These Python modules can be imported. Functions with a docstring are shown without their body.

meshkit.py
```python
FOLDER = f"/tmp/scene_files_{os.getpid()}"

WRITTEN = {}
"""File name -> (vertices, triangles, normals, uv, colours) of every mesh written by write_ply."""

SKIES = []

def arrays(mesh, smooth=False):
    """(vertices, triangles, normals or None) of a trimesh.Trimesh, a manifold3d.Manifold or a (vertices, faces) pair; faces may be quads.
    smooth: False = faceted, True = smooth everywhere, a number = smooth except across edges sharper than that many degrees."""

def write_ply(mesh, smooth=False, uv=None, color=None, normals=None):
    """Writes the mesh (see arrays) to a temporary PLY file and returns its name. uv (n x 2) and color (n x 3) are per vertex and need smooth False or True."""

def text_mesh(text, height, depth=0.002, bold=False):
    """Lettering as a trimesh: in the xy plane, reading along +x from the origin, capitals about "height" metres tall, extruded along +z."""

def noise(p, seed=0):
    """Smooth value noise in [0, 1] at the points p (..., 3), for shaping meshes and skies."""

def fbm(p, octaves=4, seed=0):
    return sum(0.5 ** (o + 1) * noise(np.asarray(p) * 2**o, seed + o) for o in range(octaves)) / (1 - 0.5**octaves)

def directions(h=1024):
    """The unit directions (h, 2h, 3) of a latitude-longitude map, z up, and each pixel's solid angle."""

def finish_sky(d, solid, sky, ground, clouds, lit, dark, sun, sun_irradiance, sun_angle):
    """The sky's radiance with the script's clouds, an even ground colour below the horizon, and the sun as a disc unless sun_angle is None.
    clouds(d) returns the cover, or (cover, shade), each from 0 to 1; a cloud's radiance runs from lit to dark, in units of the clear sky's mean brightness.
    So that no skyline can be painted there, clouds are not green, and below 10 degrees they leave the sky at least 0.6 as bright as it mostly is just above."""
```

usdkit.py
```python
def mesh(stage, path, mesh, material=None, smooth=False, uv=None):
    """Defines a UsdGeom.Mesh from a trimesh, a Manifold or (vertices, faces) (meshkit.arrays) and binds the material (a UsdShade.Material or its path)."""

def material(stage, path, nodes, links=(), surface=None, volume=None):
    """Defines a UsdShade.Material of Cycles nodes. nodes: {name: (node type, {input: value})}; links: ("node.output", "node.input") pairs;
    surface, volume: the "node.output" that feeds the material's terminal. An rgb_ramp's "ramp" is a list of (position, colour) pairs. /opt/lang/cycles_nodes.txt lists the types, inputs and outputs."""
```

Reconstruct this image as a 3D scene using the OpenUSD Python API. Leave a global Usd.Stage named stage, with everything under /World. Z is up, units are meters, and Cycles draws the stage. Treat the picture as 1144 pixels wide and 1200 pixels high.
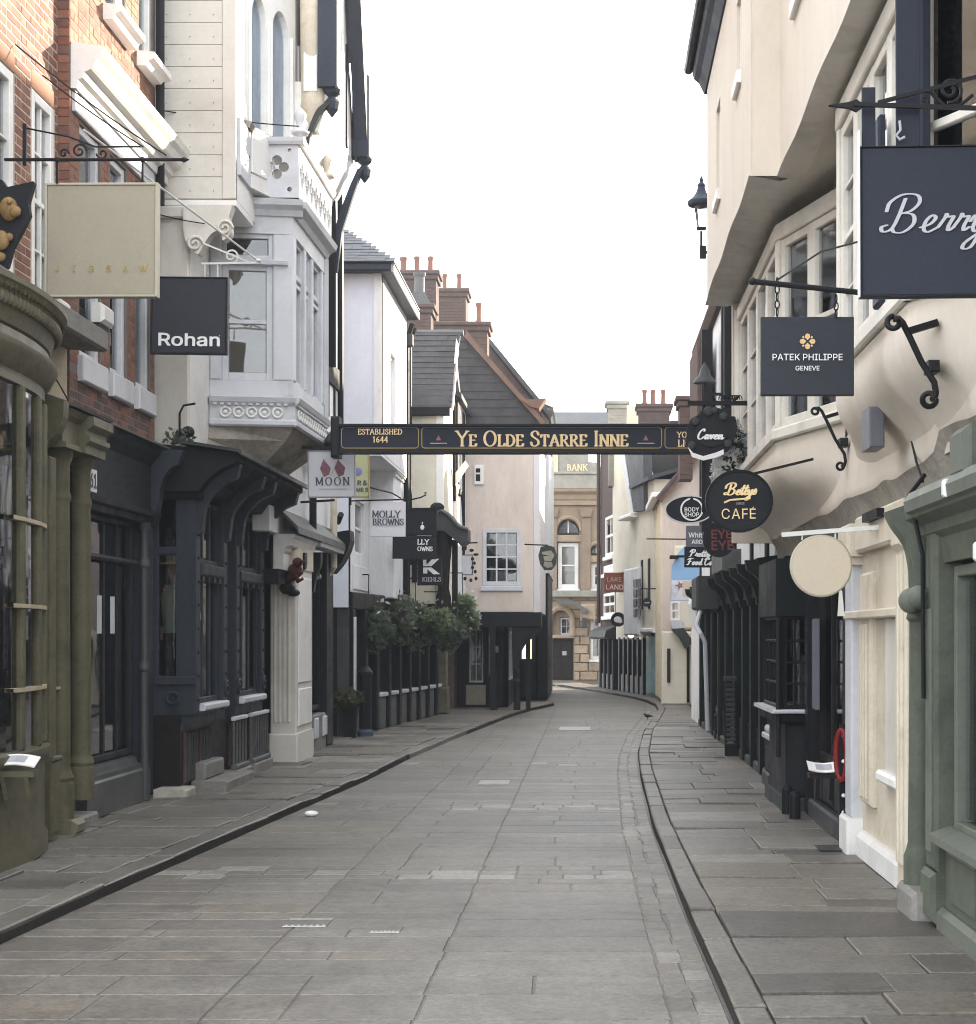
import math, random
import numpy as np, trimesh, usdkit, meshkit
from pxr import Usd, UsdGeom, UsdShade, UsdLux, Gf, Sdf, Vt
from shapely.geometry import Polygon, LineString, Point, box as sbox
from shapely import affinity
from shapely.ops import unary_union

stage = Usd.Stage.CreateInMemory()
UsdGeom.SetStageUpAxis(stage, UsdGeom.Tokens.z)
UsdGeom.SetStageMetersPerUnit(stage, 1.0)
world = UsdGeom.Xform.Define(stage, '/World')
stage.SetDefaultPrim(world.GetPrim())
R = random.Random(7)
NR = np.random.default_rng(7)

# ---------------------------------------------------------------- camera, sky, sun, exposure
CX, CY, F, H = 690.0, 745.0, 2000.0, 1.6          # vanishing point and focal length in pixels of the 1144 x 1200 photo, eye height
cam = UsdGeom.Camera.Define(stage, '/World/camera')
cam.CreateHorizontalApertureAttr(24.0)
cam.CreateVerticalApertureAttr(24.0 * 1200 / 1144)
cam.CreateFocalLengthAttr(24.0 * F / 1144)
cam.CreateHorizontalApertureOffsetAttr(24.0 * (572 - CX) / 1144)
cam.CreateVerticalApertureOffsetAttr(24.0 * (CY - 600) / 1144)
cam.CreateClippingRangeAttr(Gf.Vec2f(0.1, 2000))
cam.AddTranslateOp().Set(Gf.Vec3d(0, 0, H))
cam.AddRotateXOp().Set(90.0)
cam.CreateExposureAttr(2.1)
SUN_AZ, SUN_EL = math.radians(40), math.radians(19)
sun_dir = np.array([math.sin(SUN_AZ) * math.cos(SUN_EL), math.cos(SUN_AZ) * math.cos(SUN_EL), math.sin(SUN_EL)])
sky = UsdLux.DomeLight.Define(stage, '/World/sky')
UsdGeom.Scope.Define(stage, '/World/Looks')
usdkit.material(stage, '/World/Looks/sky_air', {
    's': ('sky_texture', {'sky_type': 'single_scattering', 'sun_disc': False, 'sun_elevation': SUN_EL, 'sun_rotation': SUN_AZ,
                          'air_density': 1.0, 'aerosol_density': 2.0, 'ozone_density': 1.0}),
    'tc': ('texture_coordinate', {}),
    'n': ('noise_texture', {'scale': 1.6, 'detail': 5.0, 'roughness': 0.55}),
    'r': ('rgb_ramp', {'ramp': [(0.0, (.62, .62, .62)), (0.7, (.85, .85, .85)), (1.0, (.95, .95, .95))]}),
    'm': ('mix', {'mix_type': 'mix', 'color2': (7.6, 7.75, 7.9)}),
    'b': ('background_shader', {'strength': 0.10})},
    [('tc.generated', 'n.vector'), ('n.fac', 'r.fac'), ('r.color', 'm.fac'), ('s.color', 'm.color1'), ('m.color', 'b.color')], surface='b.background')
UsdShade.MaterialBindingAPI.Apply(sky.GetPrim()).Bind(UsdShade.Material.Get(stage, '/World/Looks/sky_air'))
sun = UsdLux.DistantLight.Define(stage, '/World/sun')
sun.CreateNormalizeAttr(True)
sun.CreateIntensityAttr(1.1)
sun.CreateAngleAttr(0.5)
sun.CreateColorAttr(Gf.Vec3f(1.0, .86, .68))
_z = Gf.Vec3d(*map(float, sun_dir)); _x = Gf.Cross(Gf.Vec3d(0, 0, 1), _z).GetNormalized(); _y = Gf.Cross(_z, _x)
sun.AddTransformOp().Set(Gf.Matrix4d(_x[0], _x[1], _x[2], 0, _y[0], _y[1], _y[2], 0, _z[0], _z[1], _z[2], 0, 0, 0, 30, 1))

# ---------------------------------------------------------------- materials
MATS = {}
def paint(name, col, rough=.6, var=.14, sc=1.6, fine=45., bump=.25, bd=.006, dirt=None, damt=.5, dsc=.9, metal=0., spec=None, stretch=None):
    """procedural paint, plaster, stone or metal: two scales of tone, dirt patches, fine relief"""
    c = np.array(col, float); spec = spec if spec is not None else (.14 if c.max() < .12 else .28)
    nodes = {'g': ('geometry', {}),
             'mp': ('mapping', {'scale': stretch or (1., 1., 1.)}),
             'n1': ('noise_texture', {'scale': sc, 'detail': 6.0, 'roughness': .62}),
             'r1': ('rgb_ramp', {'ramp': [(.25, tuple(c * (1 - var))), (.5, tuple(c)), (.78, tuple(np.minimum(c * (1 + var), .95)))]}),
             'n2': ('noise_texture', {'scale': fine, 'detail': 3.0, 'roughness': .6}),
             'r2': ('rgb_ramp', {'ramp': [(.3, (1 - var * .6,) * 3), (.7, (1 + var * .35,) * 3)]}),
             'm': ('mix', {'mix_type': 'multiply', 'fac': 1.0}),
             'bp': ('bump', {'strength': bump, 'distance': bd}),
             'rr': ('map_range', {'from_min': .3, 'from_max': .7, 'to_min': max(.05, rough - .12), 'to_max': min(1., rough + .12)}),
             'p': ('principled_bsdf', {'metallic': metal, 'specular_ior_level': spec})}
    links = [('g.position', 'mp.vector'), ('mp.vector', 'n1.vector'), ('mp.vector', 'n2.vector'), ('n1.fac', 'r1.fac'), ('n2.fac', 'r2.fac'),
             ('r1.color', 'm.color1'), ('r2.color', 'm.color2'), ('n2.fac', 'bp.height'), ('bp.normal', 'p.normal'), ('n1.fac', 'rr.value'), ('rr.result', 'p.roughness')]
    if dirt is not None:
        nodes['n3'] = ('noise_texture', {'scale': dsc, 'detail': 8.0, 'roughness': .7, 'distortion': .6})
        nodes['r3'] = ('rgb_ramp', {'ramp': [(.48, (0., 0., 0.)), (.72, (damt,) * 3)]})
        nodes['md'] = ('mix', {'mix_type': 'mix', 'color2': dirt})
        links += [('mp.vector', 'n3.vector'), ('n3.fac', 'r3.fac'), ('r3.color', 'md.fac'), ('m.color', 'md.color1'), ('md.color', 'p.base_color')]
    else:
        links += [('m.color', 'p.base_color')]
    MATS[name] = usdkit.material(stage, '/World/Looks/' + name, nodes, links, surface='p.BSDF')
def glassm(name, tint, rough, ior=1.5):
    MATS[name] = usdkit.material(stage, '/World/Looks/' + name, {
        'f': ('fresnel', {'IOR': ior}), 't': ('transparent_bsdf', {'color': tint}), 'g': ('glossy_bsdf', {'roughness': rough, 'color': (.95, .97, 1.)}),
        'geo': ('geometry', {}), 'n': ('noise_texture', {'scale': 1.3, 'detail': 2.0}), 'b': ('bump', {'strength': .35, 'distance': .01}),
        'm': ('mix_closure', {})}, [('geo.position', 'n.vector'), ('n.fac', 'b.height'), ('b.normal', 'g.normal'), ('f.fac', 'm.fac'), ('t.BSDF', 'm.closure1'), ('g.BSDF', 'm.closure2')], surface='m.closure')
def leafm(name, c, tr=.5):
    c = np.array(c)
    MATS[name] = usdkit.material(stage, '/World/Looks/' + name, {
        'g': ('geometry', {}), 'r': ('rgb_ramp', {'ramp': [(0., tuple(c * .55)), (.6, tuple(c)), (1., tuple(c * 1.6))]}),
        'p': ('principled_bsdf', {'roughness': .55}), 't': ('translucent_bsdf', {'color': tuple(np.minimum(c * 1.6, 1))}), 'm': ('mix_closure', {'fac': tr})},
        [('g.random_per_island', 'r.fac'), ('r.color', 'p.base_color'), ('p.BSDF', 'm.closure1'), ('t.BSDF', 'm.closure2')], surface='m.closure')
glassm('glass', (.84, .84, .83), .03, 1.8)
glassm('glass_dim', (.55, .6, .62), .04, 1.8)
glassm('glass_soft', (.8, .84, .88), .05, 1.12)
glassm('glass_far', (.7, .75, .78), .08)
def stone(name, col):
    """worn street stone: broad stains, blotches, speckle and pits"""
    c = np.array(col, float)
    MATS[name] = usdkit.material(stage, '/World/Looks/' + name, {
        'g': ('geometry', {}), 'n0': ('noise_texture', {'scale': .55, 'detail': 4.0, 'roughness': .6}), 'n1': ('noise_texture', {'scale': 4.5, 'detail': 9.0, 'roughness': .78, 'distortion': .4}), 'n2': ('noise_texture', {'scale': 34., 'detail': 4.0, 'roughness': .75}),
        'v': ('voronoi_texture', {'scale': 26., 'randomness': 1.0}),
        'r0': ('rgb_ramp', {'ramp': [(.35, (.74, .725, .70)), (.62, (1.10, 1.09, 1.07))]}), 'r1': ('rgb_ramp', {'ramp': [(.28, tuple(c * .5)), (.45, tuple(c * .92)), (.6, tuple(c * 1.12)), (.78, tuple(c * 1.5))]}),
        'r2': ('rgb_ramp', {'ramp': [(.30, (.55,) * 3), (.5, (1., 1., 1.)), (.70, (1.4,) * 3)]}), 'rv': ('rgb_ramp', {'ramp': [(.0, (.62,) * 3), (.10, (.9,) * 3), (.2, (1., 1., 1.))]}),
        'm0': ('mix', {'mix_type': 'multiply', 'fac': 1.0}), 'm1': ('mix', {'mix_type': 'multiply', 'fac': 1.0}), 'm2': ('mix', {'mix_type': 'multiply', 'fac': .6}),
        'hh': ('mix', {'mix_type': 'add', 'fac': .7}), 'b': ('bump', {'strength': .55, 'distance': .008}), 'p': ('principled_bsdf', {'roughness': .50, 'specular_ior_level': .5})},
        [('g.position', 'n0.vector'), ('g.position', 'n1.vector'), ('g.position', 'n2.vector'), ('g.position', 'v.vector'), ('n0.fac', 'r0.fac'), ('n1.fac', 'r1.fac'), ('n2.fac', 'r2.fac'), ('v.distance', 'rv.fac'),
         ('r1.color', 'm0.color1'), ('r0.color', 'm0.color2'), ('m0.color', 'm1.color1'), ('r2.color', 'm1.color2'), ('m1.color', 'm2.color1'), ('rv.color', 'm2.color2'), ('m2.color', 'p.base_color'),
         ('n1.color', 'hh.color1'), ('n2.color', 'hh.color2'), ('hh.color', 'b.height'), ('b.normal', 'p.normal')], surface='p.BSDF')
GREY = (.05, .05, .045)
stone('joint_stone', (.088, .08, .07))
stone('slab_mid', (.135, .124, .109))
stone('slab_dark', (.114, .104, .092))
stone('slab_light', (.155, .144, .128))
stone('slab_warm', (.145, .128, .107))
stone('slab_worn', (.23, .22, .20))
stone('flag_pale', (.20, .19, .17))
stone('flag_deep', (.078, .071, .063))
stone('flag_rust', (.15, .118, .09))
paint('joint_dark', (.04, .037, .033), .95, .3, 5, 60, .6, .01)
paint('joint', (.108, .099, .087), .95, .3, 5, 60, .6, .01)
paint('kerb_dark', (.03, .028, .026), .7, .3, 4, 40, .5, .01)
paint('road_white', (.42, .42, .40), .7, .2, 5, 40, .3, .004, (.25, .24, .22), .8, 5)
paint('brick_a', (.25, .112, .075), .85, .22, 9, 80, .7, .006, (.12, .06, .045), .5, 3)
paint('brick_b', (.22, .09, .06), .85, .22, 9, 80, .7, .006, (.10, .055, .04), .5, 3)
paint('brick_c', (.29, .15, .096), .85, .22, 9, 80, .7, .006, (.15, .075, .05), .5, 3)
paint('brick_d', (.17, .085, .065), .85, .25, 9, 80, .7, .006, (.07, .05, .045), .5, 3)
paint('brick_e', (.11, .075, .065), .85, .3, 9, 80, .7, .006, (.05, .04, .036), .5, 3)
paint('mortar', (.46, .41, .35), .95, .2, 6, 90, .5, .004, (.15, .12, .10), .5, 2)
paint('mortar_dark', (.16, .14, .125), .95, .2, 6, 90, .5, .004)
paint('brick_far', (.098, .066, .057), .9, .3, 5, 50, .4, .006, (.08, .06, .055), .6, 1.5)
paint('brick_far_dark', (.085, .06, .058), .9, .3, 5, 50, .4, .006)
paint('white_paint', (.76, .75, .73), .45, .05, 1.5, 30, .12, .004, (.45, .43, .39), .5, 1.3)
paint('white_grey', (.53, .54, .57), .5, .07, 1.5, 30, .12, .004, (.3, .3, .3), .5, 1.3)
paint('cream_board', (.62, .59, .535), .55, .06, .9, 25, .15, .004, (.38, .34, .28), .5, .8)
paint('cream_plaster', (.63, .565, .485), .85, .05, .9, 16, .4, .006, (.49, .43, .36), .45, 1.2, stretch=(1.3, 1.3, .6))
paint('cream_paint', (.62, .555, .45), .5, .08, 1.2, 30, .2, .004, (.36, .31, .235), .6, 2.2)
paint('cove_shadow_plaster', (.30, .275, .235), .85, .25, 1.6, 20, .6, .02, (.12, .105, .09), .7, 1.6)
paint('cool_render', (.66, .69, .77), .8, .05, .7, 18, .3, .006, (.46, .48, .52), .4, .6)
paint('white_render', (.72, .72, .73), .85, .07, .9, 16, .5, .01, (.47, .47, .46), .6, 1.4, stretch=(1.5, 1.5, .4))
paint('pink_render', (.60, .52, .46), .85, .08, .9, 16, .5, .01, (.43, .36, .315), .6, 1.4, stretch=(1.5, 1.5, .4))
paint('lilac_render', (.60, .57, .58), .8, .06, .7, 20, .3, .006, (.42, .4, .4), .5, .6)
paint('yellow_render', (.70, .62, .45), .8, .06, .7, 20, .3, .006, (.45, .39, .28), .5, .6)
paint('cream_render', (.68, .63, .52), .8, .06, .7, 20, .3, .006, (.45, .41, .33), .5, .6)
paint('olive_paint', (.105, .097, .06), .5, .2, 2.2, 40, .3, .004, (.045, .042, .03), .75, 3.2)
paint('olive_light', (.135, .125, .08), .5, .2, 2.2, 40, .3, .004, (.06, .056, .04), .75, 4.0)
paint('cream_gutter', (.42, .36, .25), .6, .2, 2, 40, .2, .004, (.2, .17, .12), .6, 2.0)
paint('charcoal_paint', (.020, .0215, .024), .5, .18, 1.8, 40, .2, .004, (.022, .022, .022), .6, 1.4)
paint('navy_timber', (.033, .039, .049), .5, .22, 2.2, 40, .4, .006, (.025, .028, .035), .7, 1.6, stretch=(3., 3., .6))
paint('black_paint', (.009, .010, .012), .42, .25, 2, 40, .25, .004, (.016, .016, .016), .5, 1.4)
paint('black_brown', (.014, .012, .0115), .4, .25, 2, 40, .25, .004)
paint('bottle_black', (.007, .011, .011), .45, .25, 2, 40, .25, .004)
paint('black_timber', (.016, .016, .017), .7, .3, 3, 40, .5, .008, stretch=(2., 2., .5))
paint('barge_timber', (.038, .045, .062), .6, .2, 3, 40, .5, .008, stretch=(2., 2., .5))
paint('iron', (.018, .018, .02), .45, .25, 6, 60, .3, .004, metal=.3)
paint('white_iron', (.62, .62, .6), .5, .1, 4, 60, .2, .004)
paint('green_paint', (.092, .102, .078), .5, .16, 1.8, 40, .25, .004, (.045, .05, .04), .75, 3.0)
paint('green_light', (.115, .125, .102), .52, .16, 1.8, 40, .25, .004, (.06, .066, .054), .75, 3.4)
paint('teal_paint', (.12, .24, .25), .5, .1, 1.6, 40, .2, .004)
paint('slate', (.055, .06, .068), .55, .3, 4, 30, .4, .008, (.10, .10, .095), .5, 1.6)
paint('slate_b', (.075, .08, .088), .55, .3, 4, 30, .4, .008, (.11, .11, .10), .5, 1.6)
paint('slate_hung', (.06, .058, .06), .7, .3, 3, 30, .5, .008, (.03, .03, .03), .6, 1.2)
paint('clay_tile', (.17, .098, .07), .85, .3, 4, 30, .5, .008, (.11, .085, .07), .6, 1.6)
paint('lead', (.11, .112, .112), .5, .25, 3, 30, .4, .008, (.07, .07, .068), .7, 1.6, metal=.15)
paint('lead_dark', (.05, .053, .054), .5, .3, 3, 30, .4, .008, (.035, .035, .033), .7, 2.0)
paint('ledge_stone', (.21, .20, .185), .8, .25, 3, 30, .6, .01, (.11, .11, .10), .7, 1.6)
paint('sandstone', (.31, .235, .165), .85, .2, 2, 25, .5, .012, (.19, .14, .095), .7, 1.1)
paint('sandstone_b', (.36, .275, .195), .85, .2, 2, 25, .5, .012, (.21, .16, .11), .7, 1.1)
paint('sandstone_c', (.25, .19, .14), .85, .2, 2, 25, .5, .012, (.15, .12, .09), .7, 1.1)
paint('grey_stone', (.27, .26, .22), .85, .2, 2, 25, .5, .012, (.16, .155, .14), .7, 1.1)
paint('step_stone', (.40, .38, .33), .85, .2, 3, 25, .6, .012, (.2, .18, .15), .7, 1.6)
paint('terracotta', (.19, .085, .065), .85, .2, 4, 40, .4, .006)
paint('clay_dark', (.09, .064, .054), .85, .3, 4, 30, .5, .008)
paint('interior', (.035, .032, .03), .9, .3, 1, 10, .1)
paint('interior_pale', (.30, .27, .22), .9, .12, 1.2, 10, .1)
paint('blind', (.40, .37, .31), .85, .1, 1.5, 12, .2, .01)
paint('curtain', (.66, .65, .66), .9, .12, 2, 12, .3, .02, stretch=(6., 6., .3))
paint('sign_beige', (.33, .30, .235), .55, .09, 1.2, 60, .12, .003)
paint('sign_beige_edge', (.44, .41, .33), .5, .1, 1.5, 60, .12, .003)
paint('sign_cream', (.58, .50, .39), .5, .07, 1.2, 60, .1, .003)
paint('sign_charcoal', (.035, .038, .047), .5, .12, 1.2, 60, .12, .003)
paint('sign_navy', (.024, .028, .042), .5, .15, 1.2, 60, .12, .003)
paint('sign_black', (.016, .018, .022), .45, .2, 1.5, 60, .1, .003)
paint('sign_white', (.66, .66, .70), .5, .04, 1.2, 60, .1, .003)
paint('sign_yellow', (.52, .53, .31), .5, .07, 1.2, 60, .1, .003)
paint('sign_red', (.28, .085, .055), .5, .12, 1.5, 60, .1, .003)
paint('sign_blue', (.26, .43, .66), .6, .1, 1.5, 60, .1, .003)
paint('flag_red', (.30, .12, .14), .6, .12, 3, 60, .1, .003)
paint('gold', (.62, .43, .20), .4, .12, 6, 60, .15, .003, metal=.25)
paint('gold_bright', (.80, .60, .34), .45, .1, 6, 60, .1, .003)
paint('gilt_old', (.26, .165, .065), .45, .3, 14, 60, .3, .004, (.05, .035, .02), .8, 9)
paint('oriel_white', (.66, .625, .565), .5, .06, 1.2, 30, .2, .004, (.4, .36, .3), .6, 2.2)
paint('gold_dull', (.40, .30, .11), .5, .15, 6, 60, .1, .003)
paint('letter_white', (.80, .80, .80), .5, .04, 3, 60, .1, .003)
paint('letter_grey', (.40, .40, .43), .5, .06, 3, 60, .1, .003)
paint('letter_dark', (.075, .085, .12), .5, .1, 3, 60, .1, .003)
paint('carving_red', (.07, .022, .02), .6, .2, 6, 60, .3, .004)
paint('blue_foot', (.06, .075, .11), .5, .1, 3, 60)
paint('letter_red', (.22, .05, .05), .5, .1, 3, 60, .1, .003)
paint('letter_blue', (.25, .27, .5), .5, .1, 3, 60, .1, .003)
paint('grey_riser', (.05, .053, .053), .4, .18, 1.8, 40, .2, .004, (.03, .03, .03), .6, 2.4, spec=.4)
paint('red_rubber', (.17, .014, .014), .4, .15, 3, 60, .1, .003)
paint('paper', (.82, .81, .78), .7, .05, 3, 40, .2, .004)
paint('skin_wax', (.45, .30, .22), .6, .08, 3, 40, .1, .003)
paint('cloth_green', (.30, .345, .27), .9, .15, 3, 90, .4, .006)
paint('cloth_black', (.014, .014, .016), .9, .2, 3, 90, .4, .006)
paint('straw', (.50, .36, .18), .85, .15, 5, 90, .5, .006)
paint('plastic_white', (.70, .70, .67), .4, .05, 2, 40, .1, .003)
paint('feather', (.03, .03, .034), .7, .2, 9, 60, .2, .003)
paint('grey_plate', (.13, .13, .155), .4, .1, 2, 40, .1, .003)
paint('moss_basket', (.05, .05, .028), .95, .3, 9, 40, .8, .02)
leafm('leaf_green', (.15, .19, .12))
leafm('leaf_dark', (.12, .15, .105))
leafm('leaf_light', (.21, .27, .15))
leafm('petal_white', (.85, .85, .80), .45)
leafm('petal_mauve', (.22, .14, .22))
leafm('grass_tuft', (.07, .075, .025))
MATS['lamp_glow'] = usdkit.material(stage, '/World/Looks/lamp_glow', {'e': ('emission', {'color': (1., .93, .78), 'strength': 6.0})}, [], surface='e.emission')
MATS['passage_glow'] = usdkit.material(stage, '/World/Looks/passage_glow', {'e': ('emission', {'color': (1., .80, .48), 'strength': .9})}, [], surface='e.emission')  # emission standing in for light on the building beyond the passage

# ---------------------------------------------------------------- frames, shapes, prims
Zv = np.array([0., 0., 1.])
class Fr:
    """a facade's own axes: u along it, v out of it, z up"""
    def __init__(s, o, u, n):
        s.o = np.array([o[0], o[1], 0.]); s.u = np.array([u[0], u[1], 0.]); s.u /= np.linalg.norm(s.u)
        s.n = np.array([n[0], n[1], 0.]); s.n /= np.linalg.norm(s.n)
        s.flip = np.linalg.det(np.array([s.u, s.n, Zv])) < 0
    def map(s, v):
        v = np.asarray(v, float)
        return s.o + v[:, :1] * s.u + v[:, 1:2] * s.n + v[:, 2:] * Zv
    def hit(s, px, py, v=0.):
        d = np.array([(px - CX) / F, 1., (CY - py) / F]); c = np.array([0., 0., H])
        t = ((s.o - c) @ s.n + v) / (d @ s.n); q = c + t * d - s.o
        return q @ s.u, q[2]
    def pu(s, px, v=0.): return s.hit(px, CY, v)[0]
    def pz(s, px, py, v=0.): return s.hit(px, py, v)[1]
def FL(X): return Fr((X, 0), (0, 1), (1, 0))      # left side of the street, facing right: u is the distance down the street
def FRt(X): return Fr((X, 0), (0, 1), (-1, 0))    # right side, facing left
def FC(D): return Fr((0, D), (1, 0), (0, -1))     # faces the camera: u is X
def Fseg(p, q, out):                              # from plan point p to q; out: a plan point on the outer side
    p, q = np.array(p, float), np.array(q, float); d = q - p; n = np.array([-d[1], d[0]])
    if n @ (np.array(out, float) - p) < 0: n = -n
    return Fr(p, d, n)
def zz(py, D): return H + (CY - py) * D / F
def xx(px, D): return (px - CX) * D / F
WF = Fr((0, 0), (1, 0), (0, 1))

class MB:
    def __init__(s, fr=None): s.v, s.f, s.n, s.fr = [], [], 0, fr or WF
    def add(s, v, f, fr=None):
        fr = fr or s.fr
        v, f = fr.map(v), np.asarray(f, int)
        if f.shape[1] == 4: f = np.vstack([f[:, [0, 1, 2]], f[:, [0, 2, 3]]])
        if fr.flip: f = f[:, ::-1]
        s.v.append(v); s.f.append(f + s.n); s.n += len(v); return s
    def merge(s, o):
        for v, f in [(np.vstack(o.v), np.vstack(o.f))]:
            s.v.append(v); s.f.append(f + s.n); s.n += len(v)
        return s
    def hexa(s, q, fr=None):
        """8 corners: 4 bottom (counter-clockwise), 4 top"""
        return s.add(q, [[0, 3, 2, 1], [4, 5, 6, 7], [0, 1, 5, 4], [1, 2, 6, 5], [2, 3, 7, 6], [3, 0, 4, 7]], fr)
    def box(s, u0, u1, z0, z1, v0, v1, c=0., fr=None):
        if u1 < u0: u0, u1 = u1, u0
        if z1 < z0: z0, z1 = z1, z0
        if v1 < v0: v0, v1 = v1, v0
        if c <= 0:
            return s.hexa([[u0, v0, z0], [u1, v0, z0], [u1, v1, z0], [u0, v1, z0], [u0, v0, z1], [u1, v0, z1], [u1, v1, z1], [u0, v1, z1]], fr)
        c = min(c, (u1 - u0) * .3, (z1 - z0) * .3, (v1 - v0) * .45)
        # chamfer of the outer face's four edges
        a = [[u0, v0, z0], [u1, v0, z0], [u1, v0, z1], [u0, v0, z1]]
        b = [[u0, v1 - c, z0], [u1, v1 - c, z0], [u1, v1 - c, z1], [u0, v1 - c, z1]]
        d = [[u0 + c, v1, z0 + c], [u1 - c, v1, z0 + c], [u1 - c, v1, z1 - c], [u0 + c, v1, z1 - c]]
        f = [[0, 1, 2, 3]]
        for k in range(4):
            l = (k + 1) % 4
            f += [[k, k + 4, l + 4, l], [k + 4, k + 8, l + 8, l + 4]]
        f += [[8, 11, 10, 9]]
        return s.add(a + b + d, f, fr)
    def blk(s, x0, x1, y0, y1, z0, z1, c=0.): return s.box(x0, x1, z0, z1, y0, y1)
    def bar(s, p, q, w, h=None, fr=None):
        p, q = np.array(p, float), np.array(q, float); h = h or w
        d = q - p; d /= np.linalg.norm(d); a = np.array([0, 0, 1.]) if abs(d[2]) < .9 else np.array([1., 0, 0])
        x = np.cross(d, a); x /= np.linalg.norm(x); y = np.cross(x, d)
        x, y = x * w / 2, y * h / 2
        return s.hexa([p - x - y, p + x - y, p + x + y, p - x + y, q - x - y, q + x - y, q + x + y, q - x + y], fr)
    def tube(s, pts, r, n=8, cap=True, fr=None):
        P = np.array(pts, float); m = len(P); r = np.broadcast_to(np.asarray(r, float), (m,))
        T = np.gradient(P, axis=0) if m > 2 else np.array([P[1] - P[0]] * 2)
        T /= np.linalg.norm(T, axis=1, keepdims=True) + 1e-12
        a = np.array([0, 0, 1.]) if abs(T[0][2]) < .9 else np.array([1., 0, 0])
        x = np.cross(T[0], a); x /= np.linalg.norm(x); V = []
        for k in range(m):
            x = x - T[k] * (x @ T[k]); x /= np.linalg.norm(x) + 1e-12; y = np.cross(T[k], x)
            th = np.arange(n) * 2 * np.pi / n
            V.append(P[k] + r[k] * (np.cos(th)[:, None] * x + np.sin(th)[:, None] * y))
        f = [[k * n + i, k * n + (i + 1) % n, (k + 1) * n + (i + 1) % n, (k + 1) * n + i] for k in range(m - 1) for i in range(n)]
        V = np.vstack(V); f = [t for q in f for t in ([q[0], q[1], q[2]], [q[0], q[2], q[3]])]
        if cap:
            f += [[0, i + 1, i] for i in range(1, n - 1)] + [[(m - 1) * n, (m - 1) * n + i, (m - 1) * n + i + 1] for i in range(1, n - 1)]
        return s.add(V, f, fr)
    def lathe(s, prof, cu, cv, n=14, fr=None):
        """prof: (radius, z) from the bottom up, about the vertical axis at (cu, cv)"""
        th = np.arange(n) * 2 * np.pi / n
        V = np.vstack([np.stack([cu + r * np.cos(th), cv + r * np.sin(th), np.full(n, z)], 1) for r, z in prof]); m = len(prof)
        f = []
        for k in range(m - 1):
            for i in range(n):
                a, b, c, d = k * n + i, k * n + (i + 1) % n, (k + 1) * n + (i + 1) % n, (k + 1) * n + i
                f += [[a, b, c], [a, c, d]]
        f += [[0, i + 1, i] for i in range(1, n - 1)] + [[(m - 1) * n, (m - 1) * n + i, (m - 1) * n + i + 1] for i in range(1, n - 1)]
        return s.add(V, f, fr)
    def ball(s, c, r, sc=(1, 1, 1), sub=2, fr=None):
        t = trimesh.creation.icosphere(sub); return s.add(t.vertices * r * np.array(sc) + np.array(c), t.faces, fr)
    def poly(s, shape, v0, v1, fr=None):
        """a shape in (u, z), thick from v0 to v1"""
        for g in getattr(shape, 'geoms', [shape]):
            if g.is_empty or g.area < 1e-7: continue
            t = trimesh.creation.extrude_polygon(g, abs(v1 - v0), engine='earcut')
            w = t.vertices; s.add(np.stack([w[:, 0], min(v0, v1) + w[:, 2], w[:, 1]], 1), t.faces[:, ::-1], fr)
        return s
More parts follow.
